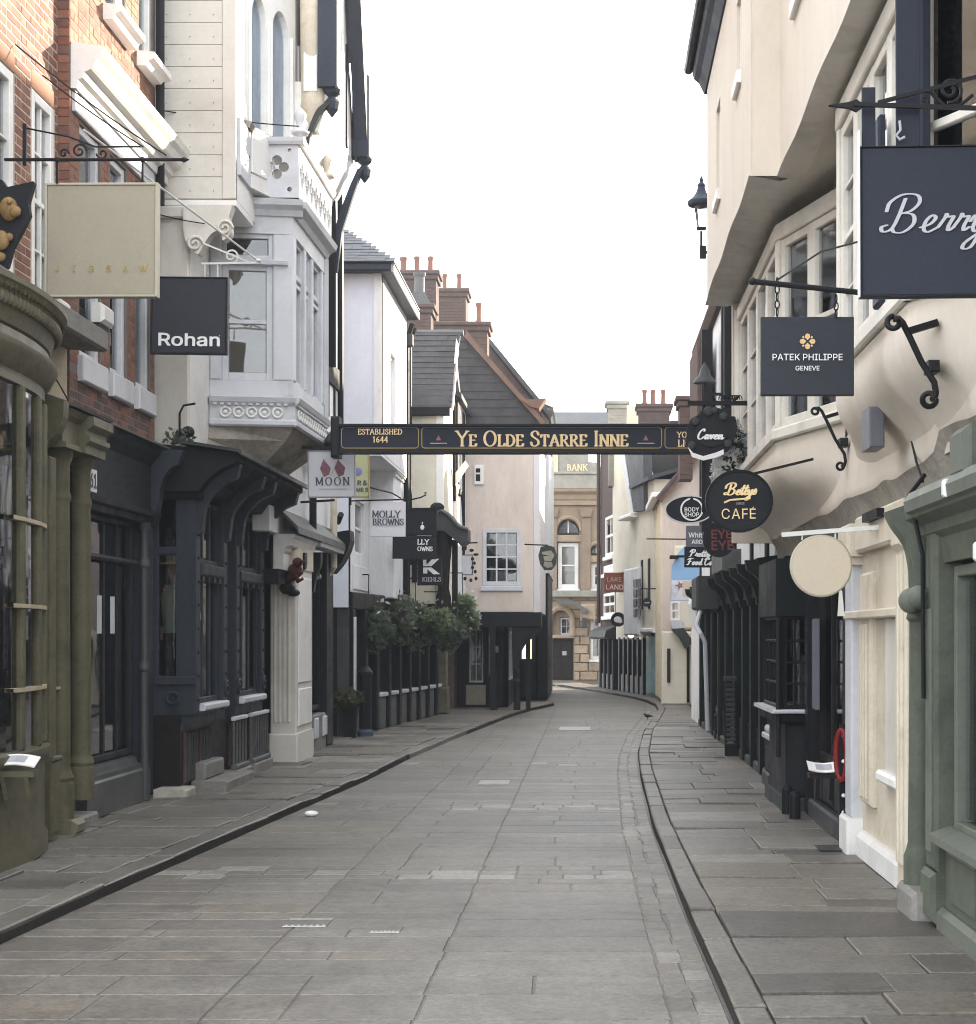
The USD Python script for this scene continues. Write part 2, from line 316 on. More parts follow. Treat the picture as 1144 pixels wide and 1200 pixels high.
    def extr(s, prof, u0, u1, fr=None, m0=0., m1=0.):
        """a moulding: closed profile of (v, z), swept along u; m0, m1 mitre the ends by v times them"""
        t, f = trimesh.creation.triangulate_polygon(Polygon(prof), engine='earcut')
        n = len(prof); P = np.array(prof)
        a = np.stack([u0 + m0 * P[:, 0], P[:, 0], P[:, 1]], 1); b = np.stack([u1 + m1 * P[:, 0], P[:, 0], P[:, 1]], 1)
        ff = []
        for i in range(n):
            j = (i + 1) % n; ff += [[i, j, n + j], [i, n + j, n + i]]
        ct, cf = np.array(t), np.array(f); n2 = len(ct)
        ca = np.stack([u0 + m0 * ct[:, 0], ct[:, 0], ct[:, 1]], 1); cb = np.stack([u1 + m1 * ct[:, 0], ct[:, 0], ct[:, 1]], 1)
        V = np.vstack([a, b, ca, cb]); ff += [list(q + 2 * n) for q in cf] + [list(q[::-1] + 2 * n + n2) for q in cf]
        return s.add(V, ff, fr)
    def loft(s, rows, fr=None):
        """rows of equally many points"""
        m, n = len(rows), len(rows[0]); V = np.vstack([np.array(r, float) for r in rows])
        f = []
        for k in range(m - 1):
            for i in range(n - 1):
                a = k * n + i; f += [[a, a + 1, a + n + 1], [a, a + n + 1, a + n]]
        return s.add(V, f, fr)
    def text(s, t, o, ud, nd, fr=None, up=(0, 0, 1)):
        """a flat lettering mesh (x, y, depth) placed at the point o, reading along ud, its face towards nd"""
        w = t.vertices; o, ud, nd, up = (np.array(k, float) for k in (o, ud, nd, up))
        f = t.faces
        if np.linalg.det(np.array([ud, up, nd])) < 0: f = f[:, ::-1]
        return s.add(o + w[:, :1] * ud + w[:, 1:2] * up + w[:, 2:] * nd, f, WF)

CNT, LOC = {}, {}
def nm(parent, name):
    k = CNT.get((parent, name), 0); CNT[(parent, name)] = k + 1
    return f'{parent}/{name}' + (f'_{k:03d}' if k else '')
def data(prim, **kw):
    for k, v in kw.items():
        if v: prim.SetCustomDataByKey(k, v)
def thing(name, label, cat, loc, group=None, kind=None):
    p = nm('/World', name); x = UsdGeom.Xform.Define(stage, p); x.AddTranslateOp().Set(Gf.Vec3d(*map(float, loc)))
    LOC[p] = np.array(loc, float); data(x.GetPrim(), label=label, category=cat, group=group, kind=kind); return p
def part(parent, name, mb, mat, label=None, smooth=False, kind=None):
    p = nm(parent, name); root = '/'.join(p.split('/')[:3])
    v, f = np.vstack(mb.v) - LOC.get(root, 0), np.vstack(mb.f)
    m = usdkit.mesh(stage, p, (v, f), MATS[mat], smooth); data(m.GetPrim(), label=label, kind=kind); return p
def solo(name, mb, mat, label, cat, group=None, kind=None, smooth=False):
    p = part('/World', name, mb, mat, label, smooth, kind); data(stage.GetPrimAtPath(p), category=cat, group=group); return p
def struct(name, mb, mat, label=None, smooth=False):
    p = part('/World', name, mb, mat, label, smooth, 'structure'); return p

# ---------------------------------------------------------------- building pieces
def wallm(fr, u0, u1, z0, z1, th=.25, holes=(), v=0., out=None):
    mb = out or MB(fr); g = sbox(u0, z0, u1, z1)
    for h in holes: g = g.difference(sbox(h[0], h[2], h[1], h[3]) if isinstance(h, tuple) else h)
    return mb.poly(g, v - th, v, fr)
def window(parent, fr, u0, u1, z0, z1, v=0., cols=2, rows=2, frame='white_paint', glass='glass', fw=.06, bw=.022, dep=.07, sill=0., rail=True, blind=None, name='window', bd=.0, paneparts=True):
    """a sash or casement: frame with glazing bars; panes and sill are its children"""
    if u1 < u0: u0, u1 = u1, u0
    if z1 < z0: z0, z1 = z1, z0
    mb = MB(fr)
    mb.box(u0, u0 + fw, z0, z1, v - dep, v, .006); mb.box(u1 - fw, u1, z0, z1, v - dep, v, .006)
    mb.box(u0 + fw, u1 - fw, z1 - fw, z1, v - dep, v - .002, .006); mb.box(u0 + fw, u1 - fw, z0, z0 + fw * 1.2, v - dep, v - .002, .006)
    a, b, c, d = u0 + fw, u1 - fw, z0 + fw * 1.2, z1 - fw
    us, zs = np.linspace(a, b, cols + 1), np.linspace(c, d, rows + 1)
    for k in range(1, cols): mb.box(us[k] - bw / 2, us[k] + bw / 2, c, d, v - dep * .7, v - .014, .004)
    for k in range(1, rows):
        h = bw if not (rail and rows % 2 == 0 and k == rows // 2) else bw * 2
        mb.box(a, b, zs[k] - h / 2, zs[k] + h / 2, v - dep * .66, v - .018 + (.008 if h > bw else 0), .004)
    w = part(parent, name, mb, frame)
    for i in range(cols):
        for j in range(rows):
            g = MB(fr).box(us[i] + bw * .4, us[i + 1] - bw * .4, zs[j] + bw * .4, zs[j + 1] - bw * .4, v - dep * .5 - .002, v - dep * .5 + .002)
            part(w, 'pane', g, glass)
    if sill: part(w, 'sill', MB(fr).box(u0 - .05, u1 + .05, z0 - .11, z0 - .002, v - dep, v + sill, .01), frame)
    if blind: part(w, 'blind', MB(fr).box(a - .015, b + .015, c + (d - c) * bd, d, v - dep * .5 - .03, v - dep * .5 - .022), blind)
    return w
def shell(parent, fr, u0, u1, z0, z1, depth, mat, th=.2, roof=None, v=0.):
    """the closed rest of a building behind its front wall: two sides, rear, top and floor, so that its rooms are dark"""
    g = .003
    part(parent, 'side_wall', MB(fr).box(u0, u0 + th, z0, z1, v - depth, v - .25 - g), mat)
    part(parent, 'side_wall', MB(fr).box(u1 - th, u1, z0, z1, v - depth, v - .25 - g), mat)
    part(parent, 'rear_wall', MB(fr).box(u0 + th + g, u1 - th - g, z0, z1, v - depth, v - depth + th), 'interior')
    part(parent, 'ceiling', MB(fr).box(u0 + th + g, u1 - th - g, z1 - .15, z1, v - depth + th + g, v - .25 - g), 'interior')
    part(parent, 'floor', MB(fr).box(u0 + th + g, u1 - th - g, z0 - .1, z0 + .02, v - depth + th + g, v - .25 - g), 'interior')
def gable_roof(parent, fr, u0, u1, z0, zr, v0, v1, mat, eave=.25, th=.1, vr=None):
    """ridge along u; eaves at v1 (front) and v0 (back)"""
    vr = (v0 + v1) / 2 if vr is None else vr
    s = (zr - z0) / (v1 - vr); e = v1 + eave; ze = z0 - s * eave; s2 = (zr - z0) / (vr - v0); e2 = v0 - eave; ze2 = z0 - s2 * eave
    part(parent, 'roof', MB(fr).extr([(e, ze), (e, ze + th), (vr, zr + th), (e2, ze2 + th), (e2, ze2), (vr, zr)], u0, u1), mat)
def bricks(parent, fr, u0, u1, z0, z1, v, holes, mats, limit=300, mortar='mortar', L=.225, h=.075, j=.013):
    """bricks laid over a mortar wall; each brick a part up to the limit, the rest one part"""
    rows = int((z1 - z0) / h); rest = MB(fr); n = 0; hs = [sbox(q[0], q[2], q[1], q[3]) for q in holes]; cand = []
    for r in range(rows):
        zb = z0 + r * h; u = u0 - (L / 2 if r % 2 else 0); k = 0
        while u < u1:
            l = L if (k % 2 == 0) else L * .5
            a, b = max(u, u0), min(u + l, u1); u += l; k += 1
            if b - a < .03: continue
            c = sbox(a, zb, b, zb + h)
            for q in hs:
                if c.intersects(q): c = c.difference(q)
            for g in getattr(c, 'geoms', [c]):
                if g.is_empty or g.area < .0012: continue
                x0, y0, x1, y1 = g.bounds; cand.append((x0, y0, x1, y1))
    for (x0, y0, x1, y1) in cand:
        # is it inside the picture, near the camera?
        q = fr.map(np.array([[(x0 + x1) / 2, v, (y0 + y1) / 2]]))[0]; px, py = CX + q[0] / q[1] * F, CY - (q[2] - H) / q[1] * F
        inview = -5 < px < 1150 and -5 < py < 1205
        o = NR.uniform(-.003, .003); bb = (x0 + j / 2, x1 - j / 2, y0 + j / 2, y1 - j / 2, v - .02, v + .003 + o * .6, .003)
        if inview and n < limit:
            part(parent, 'brick', MB(fr).box(*bb), R.choice(mats)); n += 1
        else: rest.box(*bb[:6])
    if rest.n: part(parent, 'more_bricks', rest, mats[0], kind='stuff')
def tiles(parent, fr, u0, u1, prof0, prof1, mat, gauge=.14, w=.25, name='roof_tiles', th=.02, rnd=.006, clip=None):
    """courses of tiles on the slope from prof0 (v, z) at the eave to prof1 at the ridge, along u"""
    p, q = np.array(prof0, float), np.array(prof1, float); L = np.linalg.norm(q - p); d = (q - p) / L; nn = np.array([-d[1], d[0]])
    if nn[1] < 0: nn = -nn
    mb = MB(fr); k = 0; s = 0.
    while s < L - .02:
        e = min(s + gauge * 1.25, L); u = u0 - (w / 2 if k % 2 else 0)
        while u < u1:
            a, b = max(u, u0) + .003, min(u + w, u1) - .003; u += w
            if b - a < .03: continue
            if clip is not None:
                lo, hi = clip(s / L); a, b = max(a, lo), min(b, hi)
                if b - a < .03: continue
            o = NR.uniform(0, rnd)
            A, B = p + d * s + nn * (th + o), p + d * e + nn * (.004 + o); A2, B2 = p + d * s + nn * .001, p + d * e + nn * .0005
            mb.hexa([[a, *A2], [b, *A2], [b, *B2], [a, *B2], [a, *A], [b, *A], [b, *B], [a, *B]])
        s += gauge; k += 1
    part(parent, name, mb, mat, kind='stuff')
def foliage(c, rad, n, size, seed=0, fr=None, shell_=.35):
    g = np.random.default_rng(seed); d = g.normal(size=(n, 3)); d /= np.linalg.norm(d, axis=1, keepdims=True)
    cl = g.normal(size=(7, 3)); cl /= np.linalg.norm(cl, axis=1, keepdims=True)
    lump = 1 + .5 * np.max(np.maximum(d @ cl.T - .55, 0) * 2.4, axis=1) - .26
    r = (shell_ + (1 - shell_) * g.random(n) ** .6) * lump
    P = np.array(c) + d * r[:, None] * np.array(rad)
    a = g.normal(size=(n, 3)); a /= np.linalg.norm(a, axis=1, keepdims=True); b = np.cross(a, d + .3 * g.normal(size=(n, 3))); b /= np.linalg.norm(b, axis=1, keepdims=True) + 1e-9
    s = size * (.55 + .9 * g.random(n))[:, None]
    V = np.empty((n, 4, 3)); V[:, 0] = P - a * s; V[:, 1] = P + b * s * .5; V[:, 2] = P + a * s; V[:, 3] = P - b * s * .5
    mb = MB(fr); return mb.add(V.reshape(-1, 3), np.arange(4 * n).reshape(n, 4))

# ---------------------------------------------------------------- lettering
def arc(cx, cy, rx, ry, a0, a1, n=14):
    t = np.radians(np.linspace(a0, a1, n)); return [(cx + rx * math.cos(k), cy + ry * math.sin(k)) for k in t]
def crom(P, n=7):
    P = [np.array(p, float) for p in P]; P = [2 * P[0] - P[1]] + P + [2 * P[-1] - P[-2]]; o = []
    for i in range(1, len(P) - 2):
        for t in np.linspace(0, 1, n, endpoint=False):
            a, b, c, d = P[i - 1:i + 3]
            o.append(tuple(.5 * ((2 * b) + (c - a) * t + (2 * a - 5 * b + 4 * c - d) * t * t + (3 * b - a - 3 * c + d) * t ** 3)))
    return o + [tuple(P[-2])]
SER = {'Y': (.82, [[(.06, 1), (.41, .5)], [(.76, 1), (.41, .5)], [(.41, .5), (.41, 0)]]),
       'E': (.68, [[(.16, 0), (.16, 1)], [(.16, 1), (.58, .98), (.6, .8)], [(.16, .52), (.48, .52)], [(.16, 0), (.6, .02), (.64, .22)]]),
       'O': (.92, [arc(.46, .5, .36, .5, 0, 360, 28)]),
       'L': (.66, [[(.16, 0), (.16, 1)], [(.16, 0), (.58, .02), (.62, .24)]]),
       'D': (.84, [[(.16, 0), (.16, 1)], [(.16, 1)] + arc(.32, .5, .42, .5, 90, -90, 16) + [(.16, 0)]]),
       'S': (.66, [crom([(.55, .74), (.5, .92), (.32, 1.), (.13, .86), (.16, .66), (.36, .52), (.54, .36), (.54, .13), (.33, 0), (.14, .06), (.08, .26)])]),
       'T': (.76, [[(.38, 0), (.38, 1)], [(.06, .78), (.09, .98), (.67, .98), (.7, .78)]]),
       'A': (.84, [[(.08, 0), (.42, 1), (.76, 0)], [(.22, .35), (.62, .35)]]),
       'R': (.80, [[(.16, 0), (.16, 1)], [(.16, 1)] + arc(.36, .76, .24, .24, 90, -90, 10) + [(.16, .52)], [(.36, .52), (.72, 0)]]),
       'I': (.36, [[(.18, 0), (.18, 1)]]),
       'N': (.86, [[(.14, 0), (.14, 1)], [(.14, 1), (.72, 0)], [(.72, 0), (.72, 1)]]),
       'B': (.74, [[(.16, 0), (.16, 1)], [(.16, 1)] + arc(.36, .77, .2, .23, 90, -90, 9) + [(.16, .54)], [(.16, .54)] + arc(.38, .27, .24, .27, 90, -90, 9) + [(.16, 0)]]),
       'H': (.86, [[(.16, 0), (.16, 1)], [(.7, 0), (.7, 1)], [(.16, .52), (.7, .52)]]),
       'M': (1.0, [[(.14, 0), (.14, 1)], [(.14, 1), (.5, .15), (.86, 1)], [(.86, 1), (.86, 0)]]),
       'W': (1.06, [[(.06, 1), (.3, 0), (.53, .9), (.76, 0), (1., 1)]]),
       'U': (.84, [[(.14, 1), (.14, .3)] + arc(.42, .3, .28, .3, 180, 360, 12) + [(.7, 1)]]),
       'K': (.82, [[(.16, 0), (.16, 1)], [(.7, 1), (.18, .45)], [(.32, .58), (.74, 0)]]),
       'G': (.88, [arc(.47, .5, .37, .5, 50, 330, 20) + [(.79, .42), (.55, .42)]]),
       'C': (.82, [arc(.47, .5, .37, .5, 50, 310, 20)]),
       '1': (.44, [[(.06, .8), (.22, 1), (.22, 0)]]),
       '6': (.62, [crom([(.5, .95), (.26, .8), (.1, .4), (.2, .06), (.36, .0), (.52, .18), (.46, .46), (.28, .52), (.12, .34)])]),
       '4': (.62, [[(.44, 0), (.44, 1), (.06, .3), (.58, .3)]]), ' ': (.36, []), '&': (.8, [crom([(.7, .1), (.2, .75), (.34, 1), (.48, .8), (.14, .3), (.3, 0), (.68, .4)])])}
SCR = {'B': (.92, [crom([(.30, 1.0), (.24, .55), (.12, .12), (-.12, .02), (-.2, .16), (-.06, .22)]), crom([(-.16, .62), (-.12, .9), (.2, 1.12), (.62, 1.1), (.74, .88), (.56, .64), (.3, .56)]), crom([(.34, .57), (.64, .52), (.72, .26), (.5, .02), (.22, .0), (.12, .12)])]),
       'C': (.72, [crom([(.62, .86), (.66, 1.02), (.5, 1.1), (.2, .8), (.06, .3), (.22, 0), (.5, .06), (.66, .26)])]),
       'e': (.46, [crom([(-.02, .14), (.24, .24), (.36, .42), (.24, .5), (.1, .34), (.08, .1), (.22, 0), (.48, .14)])]),
       'r': (.40, [crom([(-.02, .14), (.12, .42), (.14, .54), (.2, .44), (.36, .46), (.28, .2), (.3, .04), (.44, .14)])]),
       't': (.34, [crom([(-.02, .14), (.16, .5), (.24, .9)]), crom([(.24, .9), (.1, .3), (.12, .02), (.24, .02), (.36, .14)]), [(.02, .62), (.36, .66)]]),
       'y': (.52, [crom([(-.02, .3), (.08, .48), (.14, .4), (.1, .12), (.2, .0), (.34, .18), (.44, .5)]), crom([(.44, .5), (.34, .0), (.18, -.44), (-.04, -.5), (-.04, -.34), (.22, -.1), (.54, .14)])]),
       's': (.38, [crom([(-.02, .12), (.2, .46), (.24, .54), (.3, .3), (.26, .06), (.1, .02), (.06, .1)])]),
       'a': (.50, [crom([(.36, .44), (.2, .5), (.06, .28), (.1, .04), (.24, .06), (.36, .44)]), crom([(.36, .46), (.32, .12), (.38, .02), (.52, .14)])]),
       'v': (.46, [crom([(-.02, .3), (.08, .48), (.14, .36), (.18, .02), (.3, .2), (.4, .48), (.5, .42)])]),
       'n': (.54, [crom([(-.02, .14), (.08, .48), (.1, .3), (.06, 0)]), crom([(.07, .1), (.22, .42), (.34, .48), (.36, .3), (.34, .04), (.42, 0), (.56, .14)])]),
       'd': (.52, [crom([(.34, .44), (.2, .5), (.06, .28), (.1, .04), (.24, .06), (.36, .44)]), crom([(.46, 1.0), (.34, .2), (.4, .02), (.54, .14)])]),
       'o': (.48, [crom([(.26, .5), (.1, .4), (.08, .1), (.2, 0), (.34, .14), (.34, .4), (.22, .5), (.3, .42), (.5, .44)])]),
       'P': (.8, [crom([(.30, 1.0), (.22, .5), (.1, .06), (-.06, .02)]), crom([(-.06, .7), (.2, 1.08), (.6, 1.05), (.66, .8), (.46, .58), (.26, .58)])]),
       'F': (.7, [crom([(.36, .98), (.26, .5), (.14, .06), (-.08, .04)]), crom([(-.04, .84), (.2, 1.02), (.72, 1.02)]), [(.1, .52), (.52, .54)]]),
       'f': (.34, [crom([(-.02, .14), (.2, .6), (.3, .98), (.2, .98), (.1, .3), (.02, -.4)]), [(.02, .5), (.3, .5)]]),
       'c': (.42, [crom([(.34, .42), (.24, .5), (.08, .3), (.1, .04), (.24, .0), (.44, .14)])]), ' ': (.3, [])}
def letters(txt, h, table, nib=(.075, .03), small=.76, serif=.11, depth=.004, slant=0., track=.04, width=1.):
    """pen-drawn lettering in the xy plane from the origin; in the serif table capitals of lower-case spelling are small capitals"""
    x = 0.; G = []
    for ch in txt:
        k = 1.; key = ch
        if table is SER and ch.islower(): k, key = small, ch.upper()
        w, st = table.get(key, (.4, []))
        for P in st:
            P = [(p[0] * k, p[1] * k) for p in P]
            g = LineString(P); g = affinity.scale(affinity.scale(g, 1 / nib[0], 1 / nib[1], origin=(0, 0)).buffer(1., 5), nib[0], nib[1], origin=(0, 0))
            if serif:
                for e, q in ((P[0], P[1]), (P[-1], P[-2])):
                    dy = abs(q[1] - e[1]); dx = abs(q[0] - e[0])
                    if (abs(e[1]) < .01 or abs(e[1] - k) < .01) and dy > dx * .9 and dy > .15 * k and key not in 'OSGC6':
                        y = e[1] + (.022 if e[1] < .01 else -.022); g = g.union(sbox(e[0] - serif - .03, y - .03, e[0] + serif + .03, y + .03))
            G.append(affinity.translate(g, x, 0))
        x += w * k + track
    g = unary_union(G)
    if slant: g = affinity.skew(g, slant, 0, origin=(0, 0))
    g = affinity.scale(g, h * width, h, origin=(0, 0)).simplify(h * .006)
    return trimesh.util.concatenate([trimesh.creation.extrude_polygon(q, depth, engine='earcut') for q in getattr(g, 'geoms', [g]) if q.area > 1e-8])
def sans(txt, h, bold=False, wide=1., depth=.004, track=0.):
    if track:
        ms, x = [], 0.
        for ch in txt:
            if ch == ' ': x += h * .5 + track; continue
            m = meshkit.text_mesh(ch, h, depth, bold); m.apply_translation([x - m.bounds[0][0], 0, 0]); x += m.extents[0] + track; ms.append(m)
        t = trimesh.util.concatenate(ms)
    else: t = meshkit.text_mesh(txt, h, depth, bold)
    t.apply_scale([wide, 1, 1]); return t
def centred(t, cx=0., cy=0., w=None):
    b = t.bounds; t.apply_translation([-(b[0][0] + b[1][0]) / 2, -(b[0][1] + b[1][1]) / 2, 0])
    if w: t.apply_scale([w / t.extents[0], w / t.extents[0], 1])
    t.apply_translation([cx, cy, 0]); return t
def spiral(c, r0, r1, a0, a1, n=22):
    """a scroll in (a, b): list of points"""
    t = np.radians(np.linspace(a0, a1, n)); r = np.linspace(r0, r1, n); return [(c[0] + k * math.cos(s), c[1] + k * math.sin(s)) for k, s in zip(r, t)]
# ---------------------------------------------------------------- ground, road, pavements
ROADZ = -.072
LK = [(3, -3.42), (5, -3.35), (9.28, -3.2), (11.6, -3.08), (15.2, -2.86), (19.75, -2.57), (22.9, -2.46), (27.4, -2.19), (33, -1.78), (35.6, -1.58), (38, -1.3), (40, -.95), (41.2, -.8)]
RK = [(3, .68), (5, .66), (7, .633), (10.7, .587), (14.9, .56), (20.6, .62), (23.7, .69), (29, .94), (34, 1.3), (37.6, 1.54), (40.5, 1.58), (43, 1.45), (45.7, 1.14), (50.8, .25), (56, -.9), (60, -2.6)]
RB = [(3, 2.0), (32, 2.05), (43.8, 2.25), (45.7, 1.75), (53, .4), (62, -1.)]
def lk(d): return float(np.interp(d, [a for a, b in LK], [b for a, b in LK]))
def rk(d): return float(np.interp(d, [a for a, b in RK], [b for a, b in RK]))
def lb(d): return float(np.interp(d, [3, 17, 21.5, 27, 32, 36, 41], [-4.4, -4.36, -3.86, -3.82, -3.4, -3.0, -2.6]))
def rb(d): return float(np.interp(d, [a for a, b in RB], [b for a, b in RB]))

struct('ground', MB().box(-100, 100, -.6, -.30, -30, 180), 'joint')
struct('road_bed', MB().box(-9, 9, -.298, ROADZ - .005, 2, 75), 'joint_stone')
def slab(parent, q, z, mat, name='paving_slab', g=.006, tilt=.0025, dz=.004, depth=.05, mb=None, soft=.005):
    """a stone from its four plan corners: top shrunk by the joint, chamfered, slightly out of level"""
    q = np.array(q, float); c = q.mean(0)
    def inset(d):
        o = []
        for k in range(4):
            e1, e2 = q[(k + 1) % 4] - q[k], q[(k - 1) % 4] - q[k]; e1 /= np.linalg.norm(e1) + 1e-9; e2 /= np.linalg.norm(e2) + 1e-9
            o.append(q[k] + (e1 + e2) * d)
        return np.array(o)
    a, b = inset(g), inset(g + soft)
    t = NR.uniform(-tilt, tilt, 2); h = z + NR.uniform(-dz, dz * .4)
    zt = lambda p: h + (p - c) @ t
    bot = [[*p, z - depth] for p in a]; mid = [[*p, zt(p) - soft * .8] for p in a]; top = [[*p, zt(p)] for p in b]
    V = bot + mid + top; f = []
    for k in range(4):
        l = (k + 1) % 4; f += [[k, l, l + 4, k + 4], [k + 4, l + 4, l + 8, k + 8]]
    f += [[8, 9, 10, 11]]
    m = mb if mb is not None else MB()
    m.add(V, f)
    if mb is None: part(parent, name, m, mat)
def rstruct(name, label=None):
    p = nm('/World', name); x = UsdGeom.Xform.Define(stage, p); LOC[p] = np.zeros(3); data(x.GetPrim(), kind='structure', label=label); return p

# the road: courses of stone across, with the two lines of the wheel tracks
road = rstruct('road', 'grey stone slab carriageway')
SM = ['slab_mid', 'slab_mid', 'slab_dark', 'slab_light', 'slab_mid', 'slab_warm']
d = 6.2; n = 0; far_road = MB(); far_worn = MB()
while d < 62:
    dd = R.choice([R.uniform(.2, .36), R.uniform(.34, .6)]) if d < 33 else .6
    if any(0 < w - d < .7 for w in (11.9, 16.6, 22.2, 28.0)) or any(abs(d - w) < .3 for w in (11.9, 16.6, 22.2, 28.0)): dd = R.uniform(.16, .26)
    worn = any(abs(d - w) < .3 for w in (11.9, 16.6, 22.2, 28.0))
    xa, xb = lk(d) if d < 41.2 else -9, rk(d) - .262
    xa2, xb2 = lk(min(d + dd, 41.2)) if d + dd < 41.2 else -9, rk(d + dd) - .27
    cols = [-1.69, -.76]
    if R.random() < .55: cols.insert(1, -1.35)
    cols = [c + R.uniform(-.008, .008) for c in cols]
    cuts0 = [xa + .01] + [c for c in cols if xa + .2 < c < xb - .2] + [xb]; cuts1 = [xa2 + .01] + cuts0[1:-1] + [xb2]
    big = []
    for a0, b0, a1, b1 in zip(cuts0[:-1], cuts0[1:], cuts1[:-1], cuts1[1:]):
        w = b0 - a0; k = max(1, round(w / (R.uniform(.55, .95) if not worn else .3)))
        if -1.75 < a0 < -1.3 and b0 - a0 < 1.05 and not worn: k = 1
        t = [0] + sorted((i + R.uniform(-.22, .22)) / k for i in range(1, k)) + [1]
        for s, e in zip(t[:-1], t[1:]):
            q = [(a0 + w * s, d), (a0 + w * e, d), (a1 + (b1 - a1) * e, d + dd), (a1 + (b1 - a1) * s, d + dd)]
            if worn: m = R.choice(['slab_light', 'slab_mid', 'slab_mid', 'slab_mid', 'slab_worn'])
            else: m = R.choice(SM)
            if n < 300 and d < 33: slab(road, q, ROADZ, m, 'road_slab', g=.006, tilt=.001, dz=.0012, soft=.004); n += 1
            else: slab(road, q, ROADZ, m, mb=far_road, g=.006, tilt=.0006, dz=.001)
    d += dd
part(road, 'distant_road_setts', far_road, 'slab_mid', kind='stuff')

# gutter of two rows of setts at the right kerb
gut = rstruct('gutter', 'two rows of narrow stone setts beside the right kerb')
rest = MB(); n = 0
for row in (0, 1):
    d = 6.2 + row * .1
    while d < 60:
        dd = R.uniform(.17, .30)
        o0, o1 = -.265 + row * .125, -.265 + (row + 1) * .125
        jt = [R.uniform(-.014, .014) for _ in range(2)]; q = [(rk(d) + o0 + jt[0], d), (rk(d) + o1 + jt[1] * (row == 0), d), (rk(d + dd) + o1 + jt[1] * (row == 0), d + dd), (rk(d + dd) + o0 + jt[0], d + dd)]
        if d < 22: slab(gut, q, ROADZ + .001, R.choice(['slab_mid', 'slab_light', 'slab_warm', 'flag_pale', 'slab_dark', 'slab_light']), 'sett', g=.002, tilt=.008, dz=.002, soft=.006)
        else: slab(gut, q, ROADZ, 'slab_light', mb=rest)
        d += dd
part(gut, 'distant_setts', rest, 'slab_light', kind='stuff')

# kerbs
def kerb(name, edge, side, d0, d1, w, label, near):
    p = rstruct(name, label); rest = MB(); d = d0
    while d < d1:
        dd = R.uniform(.6, 1.05)
        e = min(d + dd, d1); x0, x1 = edge(d), edge(e)
        q = [(x0, d), (x0 + side * w, d), (x1 + side * w, e), (x1, e)]
        if side < 0: q = [q[1], q[0], q[3], q[2]]
        if d < near: slab(p, q, .0, R.choice(['slab_mid', 'slab_dark', 'slab_light']), 'kerb_stone', g=.004, tilt=.012, dz=.016, depth=.2, soft=.012)
        else: slab(p, q, .0, 'slab_mid', mb=rest, depth=.2)
        d = e
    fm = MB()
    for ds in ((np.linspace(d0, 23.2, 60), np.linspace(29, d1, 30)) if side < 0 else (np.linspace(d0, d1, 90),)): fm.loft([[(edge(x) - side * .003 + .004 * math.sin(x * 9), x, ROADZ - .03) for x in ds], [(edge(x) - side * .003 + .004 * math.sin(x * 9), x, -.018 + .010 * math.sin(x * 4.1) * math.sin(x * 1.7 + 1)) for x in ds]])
    part(p, 'dark_face', fm, 'kerb_dark')  # dark strip set just in front of the kerb stones, uneven top edge
    part(p, 'distant_kerb_stones', rest, 'slab_mid', kind='stuff')
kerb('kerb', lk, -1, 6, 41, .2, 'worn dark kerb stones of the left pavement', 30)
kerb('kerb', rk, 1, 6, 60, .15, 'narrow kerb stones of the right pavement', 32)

SF = ['slab_mid', 'slab_mid', 'slab_dark', 'slab_light', 'slab_warm', 'flag_pale', 'flag_deep', 'slab_light', 'slab_warm', 'slab_mid']
# pavements of big worn flagstones
def pavement(name, label, ea, eb, d0, d1, near, base):
    p = rstruct(name, label); rest = MB(); d = d0; n = 0
    part(p, 'bed', base, 'joint_dark')
    while d < d1:
        dd = R.choice([R.uniform(.26, .5), R.uniform(.45, .8)]) if d < near else .7
        e = d + dd; x0, x1, y0, y1 = ea(d), eb(d), ea(e), eb(e); w = x1 - x0
        k = max(1, round(w / R.uniform(.45, 1.0)))
        t = [0] + sorted((i + R.uniform(-.28, .28)) / k for i in range(1, k)) + [1]
        for s, f in zip(t[:-1], t[1:]):
            q = [(x0 + w * s, d), (x0 + w * f, d), (y0 + (y1 - y0) * f, e), (y0 + (y1 - y0) * s, e)]
            if n < 300 and d < near: slab(p, q, .0, R.choice(SF), 'flagstone', g=.004, tilt=.014, dz=.014, soft=.006); n += 1
            else: slab(p, q, .0, 'slab_mid', mb=rest)
        d = e
    part(p, 'distant_flagstones', rest, 'slab_mid', kind='stuff')
def bed(ea, eb, d0, d1, z=-.022):
    ds = np.linspace(d0, d1, 60); m = MB()
    return m.loft([[(ea(x), x, z) for x in ds], [(eb(x), x, z) for x in ds]])
pavement('pavement', 'uneven flagstone pavement along the left shops', lambda d: lb(d) - .3, lambda d: lk(d) - .2, 6, 41, 32, bed(lambda d: lb(d) - .3, lambda d: lk(d) - .2, 6, 41.4))
pavement('pavement', 'uneven flagstone pavement along the right shops', lambda d: rk(d) + .15, lambda d: rb(d) + .15, 6, 60, 32, bed(lambda d: rk(d) + .15, lambda d: rb(d) + .3, 6, 60))

